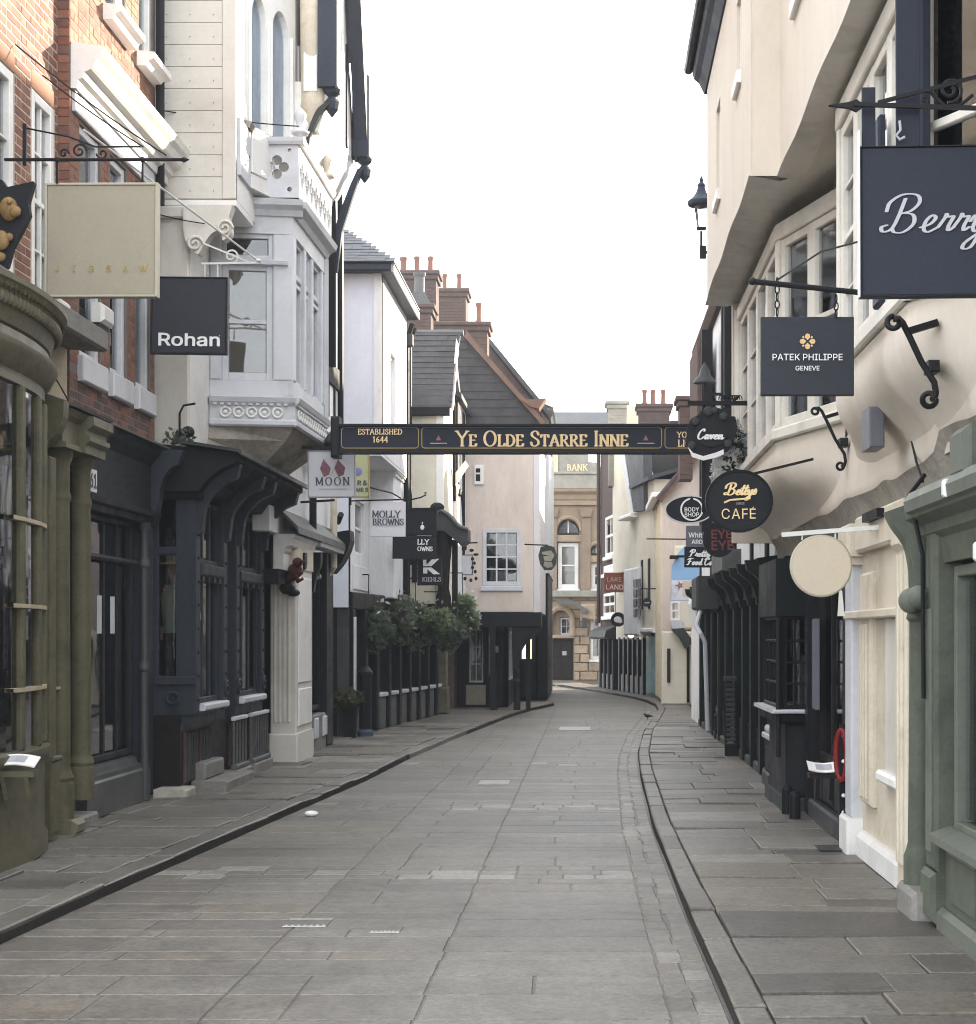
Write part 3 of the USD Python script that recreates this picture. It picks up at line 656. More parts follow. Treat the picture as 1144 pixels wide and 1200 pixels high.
# flat things on the road
def flat(name, px0, py0, px1, py1, mat, label, cat, group=None):
    D0, D1 = (H - ROADZ) * F / (py1 - CY), (H - ROADZ) * F / (py0 - CY)
    m = MB().box(xx(px0, D0), xx(px1, D0), ROADZ + .001, ROADZ + .006, D0, D1); solo(name, m, mat, label, cat, group)
flat('road_marking', 655, 852, 692, 856, 'road_white', 'long pale worn marking strip on the distant carriageway', 'road marking')
flat('road_marking', 560, 915, 596, 920, 'road_white', 'short pale worn marking strip in the middle distance of the carriageway', 'road marking')
def drain(px0, py0, px1, py1, label, mat, full):
    D0, D1 = (H - ROADZ) * F / (py1 - CY), (H - ROADZ) * F / (py0 - CY); x0, x1 = xx(px0, D0), xx(px1, D0)
    t = thing('access_cover', label, 'drain cover', ((x0 + x1) / 2, D0, ROADZ)); w = .016
    m = MB()
    m.box(x0, x1, ROADZ + .002, ROADZ + .008, D0, D0 + w)
    if full: m.box(x0, x1, ROADZ + .002, ROADZ + .008, D1 - w, D1)
    part(t, 'frame', m, mat)
    part(t, 'plate', MB().box(x0, x1, ROADZ + .001, ROADZ + .005, D0 + w, D1 - w), 'slab_dark')
    k = 7
    for i in range(k):
        a = x0 + (x1 - x0) * (i + .5) / k; part(t, 'stud', MB().box(a - .008, a + .008, ROADZ + .0055, ROADZ + .009, D0 + w + .01, D0 + w + .03), mat)
drain(331, 1078, 382, 1087, 'narrow metal cover with broken white outline in the carriageway', 'road_white', True)
drain(433, 1086, 468, 1094, 'small bright rectangular cover plate nearest the middle of the carriageway', 'road_white', False)
# ================================================================ LEFT SIDE
# ---- bow-fronted olive shop with red brick house above
FA = FL(-4.35); FB = FL(-4.45)
A = thing('brick_shop_house', 'red brick house over an olive green bow-fronted shop at the near end of the row', 'building', (-4.4, 12.5, 0))
hA = [(12.5, 13.2, 3.95, 5.95), (13.63, 14.2, 4.22, 5.98)]
wallm_ = wallm(FB, 9.5, 14.3, 4.0, 9.5, .25, hA + [(10.6, 11.3, 4.2, 5.9)]); part(A, 'wall', wallm_, 'mortar')
bricks(A, FB, 11.8, 14.3, 4.0, 7.6, 0, [(a - .02, b + .02, c - .08, d + .16) for a, b, c, d in hA], ['brick_a', 'brick_b', 'brick_a', 'brick_d', 'brick_b', 'brick_c'])
for a, b, c, d in hA:
    window(A, FB, a, b, c, d, .0, 2, 4, fw=.085, dep=.10, sill=.05, blind='curtain' if a > 13 else None)
    part(A, 'lintel', MB(FB).box(a - .02, b + .02, d + .004, d + .15, -.02, .004), 'brick_c')
window(A, FB, 10.6, 11.3, 4.2, 5.9, 0, 2, 4)
shell(A, FB, 9.5, 14.3, 0, 9.5, 6, 'brick_far'); gable_roof(A, FB, 9.5, 14.3, 9.5, 11.2, -6, 0, 'slate')
# stone ledge and rendered strip over the bow
part(A, 'ledge', MB(FA).extr([(-.1, 4.0), (.30, 3.97), (.33, 3.99), (.33, 4.13), (.29, 4.16), (-.1, 4.22)], 10.1, 14.27), 'ledge_stone')
part(A, 'rendered_panel', MB(FA).box(13.2, 14.27, 3.08, 3.995, -.3, -.012), 'cream_gutter')
part(A, 'shop_wall', wallm(FA, 9.5, 14.62, 0, 3.6, .2, [(10.2, 13.25, .55, 3.5), (14.05, 14.5, .05, 3.0)], -.04), 'olive_paint')
def bow(t, r, pr, c=11.75): return (c + r * math.sin(t), pr * math.cos(t))
def bowband(r, pr, prof, t0=-1.5, t1=1.5, n=26):
    """profile of (out, z) swept round the bow"""
    ts = np.linspace(t0, t1, n)
    return [[(*bow(t, r + o, pr + o), z) for o, z in prof] for t in ts]
def bowpart(name, prof, mat, r=1.5, pr=.37, **k): part(A, name, MB(FA).loft(bowband(r, pr, prof, **k)), mat, smooth=35)
bowpart('stall_riser', [(-.02, .0), (.03, .0), (.03, .12), (.0, .16), (.0, .66), (.03, .7), (.05, .74), (.05, .78), (-.05, .80)], 'olive_paint')
bowpart('bow_head', [(-.05, 3.36), (.0, 3.36), (.0, 3.44), (.05, 3.47), (.08, 3.52), (.11, 3.56), (.115, 3.60), (.05, 3.64), (.04, 3.7), (-.05, 3.7)], 'olive_light')
bowpart('cornice', [(.0, 3.70), (.05, 3.72), (.08, 3.8), (.11, 3.88), (.15, 3.93), (.19, 3.96), (.19, 4.0), (-.1, 4.03)], 'olive_light')
for k in range(58):                                       # carved leaf-and-rope moulding
    t = 1.45 - k * .047; p = bow(t, 1.5 + .13, .37 + .13); q = bow(t - .03, 1.5 + .09, .37 + .09)
    part(A, 'carved_leaf', MB(FA).ball(((p[0] + q[0]) / 2, (p[1] + q[1]) / 2, 3.86), .05, (.55, .7, 1.0), 1), 'olive_light', smooth=True)
    p = bow(t, 1.5 + .155, .37 + .155); p2 = bow(t - .045, 1.5 + .155, .37 + .155)
    part(A, 'rope_twist', MB(FA).tube([(*p, 3.92), ((p[0] + p2[0]) / 2, (p[1] + p2[1]) / 2, 3.965), (*p2, 3.99)], .022, 6), 'olive_light', smooth=True)
for t in (1.32, .93, .55, .18, -.2, -.6, -1.0):            # mullions of the bow
    p = bow(t, 1.5, .37); w = .045 if t < 1 else .07
    part(A, 'mullion', MB(FA).box(p[0] - w, p[0] + w, .79, 3.36, p[1] - .09, p[1] + .01, .012), 'olive_paint')
for z in (1.22, 1.81, 2.42):
    part(A, 'glazing_bar', MB(FA).loft(bowband(1.5, .37, [(-.045, z - .014), (.02, z - .014), (.02, z + .014), (-.045, z + .014), (-.045, z - .014)], 0, 1.40)), 'gold_bright' if z > 9 else 'cream_gutter')
for t0, t1 in ((1.0, 1.27), (.6, .9), (.22, .52), (-.16, .15), (-.55, -.24)):
    for z0, z1 in ((.8, 1.205), (1.235, 1.795), (1.825, 2.405), (2.435, 3.36)):
        part(A, 'pane', MB(FA).loft(bowband(1.47, .34, [(0, z0), (0, z1)], t0, t1, 5)), 'glass')
part(A, 'display_back', MB(FA).box(10.3, 13.2, .8, 3.4, -1.2, -1.18), 'interior')
for u0, w in ((13.02, .10), (12.7, .07)):
    part(A, 'display_card', MB(FA).box(u0, u0 + w, 1.35, 2.9, -.12, -.1), 'white_grey')
# pilaster closing the bow, with console, and the pair of columns by the door
part(A, 'pilaster', MB(FA).box(13.28, 13.44, .05, 3.0, -.04, .16, .012).box(13.25, 13.46, .05, .62, -.04, .19, .02).box(13.25, 13.46, .62, .66, -.04, .2, .01), 'olive_paint')
cons = Polygon(arc(.0, 3.38, .26, .32, -90, 0, 8) + [(.26, 3.44), (-.04, 3.44), (-.04, 2.9), (.08, 2.9)])
part(A, 'console', MB(Fr((-4.35, 13.36), (1, 0), (0, -1))).poly(cons, -.07, .07), 'olive_paint')
part(A, 'pilaster', MB(FA).box(13.47, 13.60, .3, 3.0, -.05, .03, .01), 'olive_paint')
def column(cu, cv, r, z0, z1, base):
    pr = [(r * 1.35, z0), (r * 1.35, z0 + base), (r * 1.2, z0 + base + .02), (r * 1.32, z0 + base + .05), (r * 1.15, z0 + base + .09), (r * 1.02, z0 + base + .13), (r, z0 + 1.2), (r * .94, z1 - .42), (r * 1.08, z1 - .40), (r * 1.08, z1 - .36), (r * .94, z1 - .34), (r * .96, z1 - .12), (r * 1.2, z1 - .06), (r * 1.28, z1)]
    return MB(FA).lathe(pr, cu, cv, 20)
part(A, 'column', column(13.82, .06, .088, .12, 3.1, .28), 'olive_paint', smooth=35)
part(A, 'column', column(14.42, .06, .082, .22, 3.1, .26), 'olive_paint', smooth=35)
part(A, 'plinth_stone', MB(FA).box(13.68, 13.98, -.02, .12, -.15, .24, .05), 'olive_light', 'rounded painted base stone of the near column')
part(A, 'door_step', MB(FA).box(14.0, 14.6, -.02, .10, -.4, .16, .02), 'ledge_stone')
part(A, 'entablature', MB(FA).extr([(-.1, 3.1), (.20, 3.1), (.20, 3.14), (.17, 3.15), (.17, 3.33), (.21, 3.36), (.24, 3.41), (-.1, 3.46)], 13.55, 14.0).extr([(-.1, 3.1), (.22, 3.1), (.22, 3.17), (.26, 3.2), (.26, 3.24), (.23, 3.25), (.23, 3.29), (.29, 3.33), (.29, 3.40), (-.1, 3.45)], 14.003, 14.58), 'olive_light')
part(A, 'lead_flashing', MB(FA).extr([(-.1, 3.47), (.27, 3.42), (.28, 3.44), (.02, 3.53), (-.1, 3.56)], 13.5, 14.62), 'lead')
part(A, 'door', MB(FA).box(14.06, 14.5, .06, 2.95, -.22, -.16, .01), 'olive_paint')
part(A, 'rail', MB(FA).box(13.48, 13.78, 1.17, 1.19, .02, .10), 'cream_gutter')
part(A, 'spotlight', MB(FC(13.55)).tube([(xx(58, 13.55), .0, zz(570, 13.55)), (xx(60, 13.55), .03, zz(552, 13.55))], [.04, .048], 12).tube([(-4.33, -.02, zz(566, 13.55)), (xx(58, 13.55), .0, zz(564, 13.55))], .016, 6), 'olive_light', smooth=35)
part(A, 'cable', MB(FA).tube([(13.55, .21, 3.42), (13.7, .2, 3.44), (13.35, .12, 3.72)], .007, 5), 'iron')

# ---- brick house with the white cornice over a charcoal shop
Bd = thing('brick_shop_house', 'brick house with three narrow first-floor windows and bold white cornice over charcoal shop', 'building', (-4.35, 15.7, 0))
hB = [(14.57, 15.2, 3.97, 5.98), (15.5, 16.05, 3.97, 5.98), (16.38, 16.9, 3.97, 5.98)]; hB2 = [(15.35, 16.0, 7.25, 8.9), (16.5, 17.02, 7.22, 8.9)]
part(Bd, 'wall', wallm(FA, 14.3, 17.1, 3.4, 10.2, .25, hB + hB2), 'mortar_dark')
ng = [(a - .02, b + .02, c - .1, d + .02) for a, b, c, d in hB + hB2] + [(14.2, 17.2, 6.2, 6.56)]
bricks(Bd, FA, 14.3, 17.08, 3.45, 3.9, 0, ng, ['brick_d', 'brick_e', 'brick_d', 'brick_e', 'brick_b'], 100)
bricks(Bd, FA, 14.3, 17.08, 3.9, 6.2, 0, ng, ['brick_a', 'brick_d', 'brick_b', 'brick_d', 'brick_b'], 140)
bricks(Bd, FA, 14.3, 17.08, 6.56, 8.3, 0, ng, ['brick_c', 'brick_a', 'brick_c', 'brick_b'], 160)
for a, b, c, d in hB: window(Bd, FA, a, b, c, d, -.02, 1, 2, 'white_grey', fw=.07, dep=.1, blind='curtain'); part(Bd, 'sill', MB(FA).box(a - .06, b + .06, c - .20, c + .02, -.05, .06, .012), 'white_grey')
for a, b, c, d in hB2: window(Bd, FA, a, b, c, d, -.02, 1, 2, fw=.07, dep=.1, blind='curtain'); part(Bd, 'sill', MB(FA).extr([(-.05, c - .13), (.09, c - .13), (.12, c - .08), (.17, c - .06), (.17, c), (-.05, c + .02)], a - .08, b + .08), 'white_paint')
part(Bd, 'cornice', MB(FA).extr([(-.05, 6.20), (.05, 6.20), (.06, 6.27), (.10, 6.29), (.12, 6.34), (.17, 6.36), (.19, 6.38), (.22, 6.45), (.26, 6.49), (.28, 6.55), (-.05, 6.60)], 14.33, 17.75), 'white_paint')
part(Bd, 'cornice_frieze', MB(FA).box(14.36, 17.06, 6.02, 6.196, -.05, .03, .006), 'white_grey')
for k in range(54):
    z = 3.62 + k * .075
    part(Bd, 'brick', MB(FC(14.298)).box(-4.449, -4.353, z + .006, z + .069, -.01, .004 + R.uniform(0, .003)), R.choice(['brick_a', 'brick_b', 'brick_d']))
shell(Bd, FA, 14.3, 17.1, 0, 10.2, 6, 'brick_far'); gable_roof(Bd, FA, 14.3, 17.1, 10.2, 12.2, -6, 0, 'slate')
part(Bd, 'downpipe', MB(FA).tube([(17.04, .07, 5.9), (17.04, .07, 9.5)], .045, 10), 'black_paint')
# shopfront
part(Bd, 'fascia', MB(FA).extr([(-.2, 2.82), (.02, 2.82), (.02, 3.28), (.10, 3.38), (.13, 3.45), (-.2, 3.5)], 14.63, 17.06), 'charcoal_paint')
part(Bd, 'fascia_moulding', MB(FA).extr([(-.1, 2.70), (.03, 2.70), (.04, 2.75), (.08, 2.77), (.09, 2.82), (.022, 2.83), (-.1, 2.83)], 14.63, 17.05), 'charcoal_paint')
part(Bd, 'lead_flashing', MB(FA).extr([(-.02, 3.50), (.14, 3.455), (.16, 3.46), (.16, 3.48), (-.02, 3.56)], 14.63, 17.1), 'lead')
part(Bd, 'stall_riser', MB(FA).extr([(-.3, 0), (.04, 0), (.04, .30), (.02, .32), (.02, .36), (-.02, .38), (-.03, .42), (-.10, .46), (-.3, .46)], 14.66, 16.52), 'grey_riser')
window(Bd, FA, 14.66, 16.5, .46, 2.69, -.06, 4, 1, 'charcoal_paint', fw=.05, bw=.05, name='shop_window')
part(Bd, 'transom', MB(FA).tube([(14.7, -.02, 2.30), (16.45, -.02, 2.30)], .03, 8), 'charcoal_paint')
part(Bd, 'slender_column', MB(FA).lathe([(.06, .0), (.06, .3), (.04, .34), (.04, 1.25), (.055, 1.27), (.055, 1.33), (.036, 1.36), (.034, 2.25), (.055, 2.28), (.05, 2.33), (.034, 2.36), (.034, 2.62), (.06, 2.66), (.07, 2.70)], 16.62, .02, 12), 'grey_riser', smooth=35)
part(Bd, 'back_wall', MB(FA).box(14.6, 17.0, .02, 2.9, -1.6, -1.55), 'interior')
for u in (15.3, 15.72): part(Bd, 'door_handle', MB(FA).box(u - .014, u + .014, 1.62, 1.96, -.055, -.02), 'white_grey')
for z in (1.0, .75): part(Bd, 'window_display', MB(FA).box(15.6, 15.85, z - .25, z - .05, -.25, -.2), 'blind')
part(Bd, 'window_display', MB(FA).box(14.72, 14.84, .55, 2.6, -.2, -.18), 'white_grey')
part(Bd, 'side_panel', MB(FA).box(16.74, 17.06, .02, 2.82, -.2, .0, .02), 'navy_timber')
part(Bd, 'console', MB(Fr((-4.35, 16.96), (1, 0), (0, -1))).poly(Polygon([(-.02, 2.7), (.06, 2.72), (.09, 2.9)] + arc(.30, 2.95, .2, .34, 180, 95, 8) + [(.34, 3.44), (-.02, 3.44)]), -.08, .08), 'navy_timber')
pl = solo('number_plaque', MB(FA).box(14.74, 14.98, 2.85, 3.05, .021, .035, .004), 'plastic_white', 'small white house number plaque on the charcoal fascia', 'plaque')
part(pl, 'lettering', MB().text(centred(sans('61', .12, True)), FA.map(np.array([[14.86, .036, 2.95]]))[0], (0, 1, 0), (1, 0, 0)), 'letter_dark')
for (px0, py0, px1, py1), l in (((69, 348, 81, 384), 'white bell-shaped alarm box on the brickwork at the joint of the two brick houses'), ((119, 354, 132, 392), 'white box-shaped alarm on the brick pier between two narrow windows')):
    u0, u1 = FA.pu(px0, .1), FA.pu(px1, .1); zt, zb = FA.pz(px0, py0, .1), FA.pz(px1, py1, .1)
    al = thing('alarm_box', l, 'alarm box', (-4.3, u0, zb))
    part(al, 'cover', MB(FA).box(u0, u1, zb + .05, zt, .01, .12, .03), 'plastic_white'); part(al, 'base', MB(FA).box(u0 + .03, u1 - .03, zb - .03, zb + .047, .008, .07), 'lead_dark')

# ---- jettied timber house: cream side, oriel, balcony and gable
C = thing('jettied_house', 'tall cream timber house with jetty, carved oriel and dark gable bargeboards', 'building', (-4.0, 19.3, 0))
FS = FC(17.42)                                             # side wall facing up the street
xl, xr = -4.43, -3.60
for k in range(12):
    z = 6.06 + k * .225
    part(C, 'board', MB(FS).box(xl, xr - .14, z + .002, z + .223, -.05, .0, .004), 'cream_board')
part(C, 'corner_board', MB(FS).box(xr - .138, xr, 6.06, 9.0, -.05, .012, .006), 'cream_board')
for k in range(10):
    z = 6.14 + k * .225
    for x in (xl + .12, xl + .36, xl + .6):
        part(C, 'nail', MB(FS).ball((x, .002, z), .006, (1, .5, 1), 1), 'lead')
part(C, 'jetty_wall', MB(FS).box(-6.5, xr - .105, 6.06, 9.6, -.4, -.055), 'cream_board')
part(C, 'jetty_soffit', MB(FS).box(-4.6, xr, 5.99, 6.055, -.9, .0, .01), 'white_paint')
FT = FL(-3.60)
hz = [(17.62, 18.3, 6.95, 8.9)]
part(C, 'jetty_front', wallm(FT, 17.44, 18.6, 6.06, 9.6, .1), 'white_paint')
# console carrying the jetty
FK = FC(17.36)
cs = Polygon([(-4.12, 5.98), (-4.12, 5.72)] + crom([(-4.10, 5.62), (-3.98, 5.48), (-3.92, 5.56), (-3.84, 5.68), (-3.74, 5.72), (-3.72, 5.62), (-3.64, 5.70), (-3.66, 5.86)]) + [(-3.62, 5.98)])
part(C, 'console', MB(FK).poly(cs, -.14, .02), 'cream_board'); 
for c in ((-3.70, 5.74), (-4.0, 5.58)): part(C, 'console_scroll', MB(FK).tube([(p[0], .03, p[1]) for p in spiral(c, .085, .015, 0, 560)], .016, 6), 'cream_board', smooth=True)
part(C, 'pilaster_wall', MB(FC(17.44)).box(-4.45, -4.09, 3.42, 6.0, -.5, .0, .012), 'cream_board'); part(C, 'pilaster_side', MB(FL(-4.085)).box(17.5, 18.4, 3.42, 6.0, -.1, .0), 'white_paint')
part(C, 'pilaster_cap', MB(FC(17.42)).box(-4.47, -4.06, 5.86, 5.98, -.1, .04, .015), 'cream_board')
# first-floor oriel
OC = [(-4.08, 18.36), (-3.20, 18.5), (-3.17, 20.5), (-3.9, 20.75)]
def oriel_seg(p, q): return Fseg(p, q, (0, 15)), float(np.hypot(q[0] - p[0], q[1] - p[1]))
f0, L0 = oriel_seg(OC[0], OC[1]); f1, L1 = oriel_seg(OC[1], OC[2]); f2, L2 = oriel_seg(OC[2], OC[3])
for f, L, n in ((f0, L0, 1), (f1, L1, 4), (f2, L2, 1)):
    part(C, 'oriel_panel', MB(f).box(.0, L, 4.16, 4.36, -.1, -.01), 'white_grey'); part(C, 'oriel_head', MB(f).box(0, L, 5.95, 6.14, -.1, -.004), 'white_grey')
    w = .13
    if n == 1:
        window(C, f, .13, L - .22, 4.36, 5.62, -.03, 1, 2, 'white_grey', fw=.07, dep=.08, blind='blind')
        window(C, f, .13, L - .22, 5.66, 5.95, -.03, 1, 1, 'white_grey', fw=.05, dep=.08)
        for a, b in ((0, .13), (L - .22, L)): part(C, 'oriel_post', MB(f).box(a, b, 4.36, 5.95, -.1, .0, .015), 'white_grey')
        part(C, 'oriel_moulding', MB(f).extr([(-.02, 5.6), (.04, 5.61), (.05, 5.65), (-.02, 5.68)], .02, L - .06), 'white_grey')
    else:
        cuts = [.16, .78, 1.24, L - .1]
        part(C, 'oriel_post', MB(f).box(0, .16, 4.36, 5.95, -.1, .004, .015), 'white_grey')
        for a, b in zip(cuts[:-1], cuts[1:]):
            window(C, f, a, b - .08, 4.36, 5.50, -.04, 1, 1, 'white_grey', fw=.05, dep=.08, blind='blind'); window(C, f, a, b - .08, 5.54, 5.95, -.04, 1, 1, 'white_grey', fw=.05, dep=.08)
            part(C, 'oriel_post', MB(f).box(b - .08, b, 4.36, 5.95, -.1, .0, .012), 'white_grey')
# carved band round its foot, cove below
for i, (f, L) in enumerate(((f0, L0), (f1, L1))):
    part(C, 'carved_band', MB(f).extr([(-.1, 3.86), (.02, 3.86), (.04, 3.88), (.04, 3.92), (.02, 3.94), (.02, 4.08), (.06, 4.12), (.08, 4.17), (-.1, 4.2)], -.02 if i else .0, L + .02), 'white_grey')
    k = int(L / .15)
    for j in range(k):
        c = (.1 + (L - .2) * (j + .5) / k, .028, 4.01)
        part(C, 'rosette', MB(f).tube([(c[0] + .052 * math.cos(a), c[1], c[2] + .052 * math.sin(a)) for a in np.linspace(0, 6.283, 13)], .013, 5).ball((c[0], .022, c[2]), .022, (1, .6, 1), 1), 'white_paint', smooth=True)
    for j in range(int(L / .075)): part(C, 'dentil', MB(f).box(.04 + j * .075, .08 + j * .075, 4.085, 4.12, .022, .05), 'white_grey')
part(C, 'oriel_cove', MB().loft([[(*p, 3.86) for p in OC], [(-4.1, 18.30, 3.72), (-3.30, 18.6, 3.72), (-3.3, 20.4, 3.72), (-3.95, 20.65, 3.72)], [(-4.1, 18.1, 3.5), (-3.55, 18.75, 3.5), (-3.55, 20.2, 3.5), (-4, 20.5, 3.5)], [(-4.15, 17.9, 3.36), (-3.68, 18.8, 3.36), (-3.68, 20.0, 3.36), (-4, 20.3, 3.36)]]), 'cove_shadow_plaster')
part(C, 'oriel_ceiling', MB().loft([[(-4.4, 18.4, 6.14), (-4.4, 20.7, 6.14)], [(-3.21, 18.5, 6.14), (-3.19, 20.5, 6.14)]]), 'interior')
part(C, 'oriel_floor', MB().loft([[(-4.4, 18.4, 4.2), (-4.4, 20.7, 4.2)], [(-3.21, 18.5, 4.2), (-3.19, 20.5, 4.2)]]), 'interior')
part(C, 'oriel_cornice', MB(f0).extr([(-.1, 6.14), (.02, 6.14), (.05, 6.2), (.12, 6.24), (.14, 6.30), (-.1, 6.34)], -.1, L0 + .1), 'white_grey')
part(C, 'oriel_cornice', MB(f1).extr([(-.1, 6.141), (.02, 6.141), (.05, 6.2), (.12, 6.241), (.14, 6.301), (-.1, 6.34)], .0, L1 + .1), 'white_grey')
# balcony parapet with pierced quatrefoils
BC = [(-3.62, 18.42), (-3.13, 18.42), (-3.12, 20.7)]
fb0, M0 = oriel_seg(BC[0], BC[1]); fb1, M1 = oriel_seg(BC[1], BC[2])
def quatre(c, r): return unary_union([Point(c[0] + r * math.cos(a), c[1] + r * math.sin(a)).buffer(r * .72, 6) for a in np.radians([0, 90, 180, 270])])
g = sbox(0, 6.33, M0, 6.90).difference(quatre((M0 * .52, 6.66), .075))
for cx in (.1, M0 - .1):
    g = g.difference(Point(cx, 6.42).buffer(.025)).difference(Point(cx, 6.84).buffer(.02))
part(C, 'balcony_panel', MB(fb0).poly(g, -.06, .0), 'white_grey')
g = sbox(.02, 6.33, M1, 6.90)
for k in range(7): g = g.difference(quatre((.22 + k * .31, 6.62), .085))
part(C, 'balcony_panel', MB(fb1).poly(g, -.06, .0), 'white_paint')
part(C, 'balcony_rail', MB(fb0).extr([(-.1, 6.90), (.03, 6.90), (.05, 6.93), (.06, 6.97), (-.12, 6.99)], -.12, M0 + .06), 'white_grey')
part(C, 'balcony_rail', MB(fb1).extr([(-.1, 6.901), (.03, 6.901), (.05, 6.93), (.06, 6.971), (-.12, 6.991)], .0, M1), 'white_grey')
part(C, 'balcony_floor', MB().loft([[(-3.9, 18.45, 6.33), (-3.9, 20.7, 6.33)], [(-3.14, 18.45, 6.33), (-3.13, 20.7, 6.33)]]), 'white_grey')
part(C, 'balcony_side', MB(FT).box(17.5, 18.40, 6.33, 6.92, .0, .03, .004), 'white_grey')
part(C, 'side_rail', MB(FT).extr([(.0, 6.92), (.05, 6.92), (.07, 6.98), (.0, 7.0)], 17.85, 18.4), 'ledge_stone')
for k in range(6): part(C, 'side_stud', MB(FT).ball((17.75 + .1 * k, .03, 6.5 + .07 * (k % 3)), .014, (1, .6, 1), 1), 'lead_dark')
# second-floor bay behind the balcony: splayed, tall arched lights
GC = [(-3.60, 17.95), (-3.26, 18.95), (-3.26, 20.9)]
fg0, G0 = oriel_seg(GC[0], GC[1]); fg1, G1 = oriel_seg(GC[1], GC[2])
for f, L, lights in ((fg0, G0, ((.10, .42), (.54, .92))), (fg1, G1, ((.2, .6), (.72, 1.12), (1.3, 1.7)))):
    g = sbox(0, 6.34, L, 9.4); 
    for a, b in lights: g = g.difference(sbox(a, 7.0, b, 8.1).union(Polygon(arc((a + b) / 2, 8.1, (b - a) / 2, .32, 0, 180, 12))))
    part(C, 'bay_frame', MB(f).poly(g, -.12, .0), 'white_paint')
    for a, b in lights:
        part(C, 'bay_pane', MB(f).box(a - .02, b + .02, 6.98, 8.5, -.08, -.07), 'glass_soft'); part(C, 'bay_blind', MB(f).box(a - .05, b + .05, 6.98, 8.5, -.125, -.115), 'curtain')
        for x in (a - .035, b + .035):
            part(C, 'bay_bead', MB(f).tube([(x, .01, 7.0), (x, .01, 8.2)], .018, 6), 'white_paint')
        part(C, 'bay_panel', MB(f).box(a, b, 6.5, 6.94, .001, .015, .01), 'white_paint')
part(C, 'finial', MB().lathe([(.03, 7.0), (.09, 7.02), (.10, 7.05), (.03, 7.09), (.05, 7.16), (.07, 7.22), (.05, 7.27), (.01, 7.31)], -3.12, 18.46, 10), 'white_grey', smooth=True)
part(C, 'finial', MB().lathe([(.03, 7.0), (.09, 7.02), (.10, 7.05), (.03, 7.09), (.05, 7.16), (.07, 7.22), (.05, 7.27), (.01, 7.31)], -3.10, 20.2, 10), 'cream_paint', smooth=True)
# rounded corner turret-post under the gable
part(C, 'corner_column', MB().lathe([(.02, 7.18), (.07, 7.26), (.10, 7.34), (.12, 7.42), (.15, 7.47), (.15, 7.51), (.145, 7.53), (.16, 9.3)], -3.06, 19.0, 18), 'cream_paint', smooth=35)
part(C, 'corner_bracket', MB(FC(19.0)).poly(Polygon([(-3.30, 7.2), (-3.0, 7.2), (-2.9, 7.55), (-2.9, 7.75), (-3.3, 7.75)]), -.1, .06), 'white_paint')
# gable towards the street
FG = FL(-3.0)
gd0, gd1 = 18.85, 21.75; mid = (gd0 + gd1) / 2
gp = Polygon([(gd0, 7.62), (gd1, 7.62), (gd1, 8.0), (mid, 10.9), (gd0, 8.0)])
part(C, 'gable_wall', MB(FG).poly(gp.difference(sbox(19.7, 8.0, 20.9, 9.4)), -.15, .0), 'white_paint')
window(C, FG, 19.7, 20.9, 8.0, 9.4, -.03, 3, 2, 'white_paint', fw=.06)
for u in (18.98, 19.5, 21.1, 21.62): part(C, 'gable_stud', MB(FG).box(u - .06, u + .06, 7.64, 8.1 + .8 * (abs(u - mid) < 1), .001, .02), 'black_timber')
part(C, 'gable_cove', MB(FG).loft([[(gd0, .0, 7.62), (gd1, .0, 7.62)], [(gd0 + .05, -.05, 7.4), (gd1 - .05, -.05, 7.4)], [(gd0 + .1, -.16, 7.15), (gd1 - .1, -.16, 7.15)], [(gd0 + .1, -.26, 7.0), (gd1 - .1, -.26, 7.0)]]), 'white_grey')
part(C, 'jetty_bracket', MB(FC(21.6)).poly(Polygon(crom([(-3.26, 6.2), (-3.20, 6.75), (-3.05, 7.2), (-2.92, 7.5)]) + [(-2.86, 7.5), (-2.98, 7.15), (-3.12, 6.7), (-3.18, 6.2)]), -.05, .05), 'barge_timber')
part(C, 'jetty_bracket', MB(FC(18.9)).poly(Polygon(crom([(-3.16, 6.95), (-3.12, 7.15), (-3.02, 7.4), (-2.92, 7.5)]) + [(-2.86, 7.5), (-2.97, 7.36), (-3.08, 7.12), (-3.11, 6.95)]), -.03, .03), 'lead_dark')
FBg = FL(-2.80)
for e, s in ((18.95, 1), (21.70, -1)):
    m = MB(FBg)
    pp = Polygon([(e - s * .12, 7.78), (e + s * .10, 7.78), (mid, 11.0), (mid, 11.35), (e - s * .12, 8.25)]); m.poly(pp, -.16, .0); part(C, 'bargeboard', m, 'barge_timber')
    part(C, 'pendant', MB(FBg).box(e - .135, e + .135, 7.66, 8.7, -.19, .02, .02).lathe([(.01, 7.36), (.07, 7.44), (.085, 7.52), (.04, 7.58), (.09, 7.62), (.10, 7.66)], e, -.05, 10), 'barge_timber')
    part(C, 'gable_roof_slope', MB().hexa([(-5.5, e - s * .2, 8.95), (-2.9, e - s * .2, 8.95), (-2.78, mid, 11.35), (-5.5, mid, 11.35), (-5.5, e - s * .2, 9.05), (-2.9, e - s * .2, 9.05), (-2.78, mid, 11.45), (-5.5, mid, 11.45)]), 'slate_hung')
part(C, 'wall_far', wallm(FL(-3.45), 20.95, 23.6, 4.3, 8.6, .2, [(21.75, 22.45, 6.2, 7.6)]), 'white_paint')
window(C, FL(-3.45), 21.75, 22.45, 6.2, 7.6, -.03, 3, 2, 'black_timber', fw=.05)
for u in (21.05, 21.6, 22.55, 23.1, 23.55): part(C, 'wall_stud', MB(FL(-3.45)).box(u - .05, u + .05, 4.5, 8.55, .001, .02), 'black_timber')
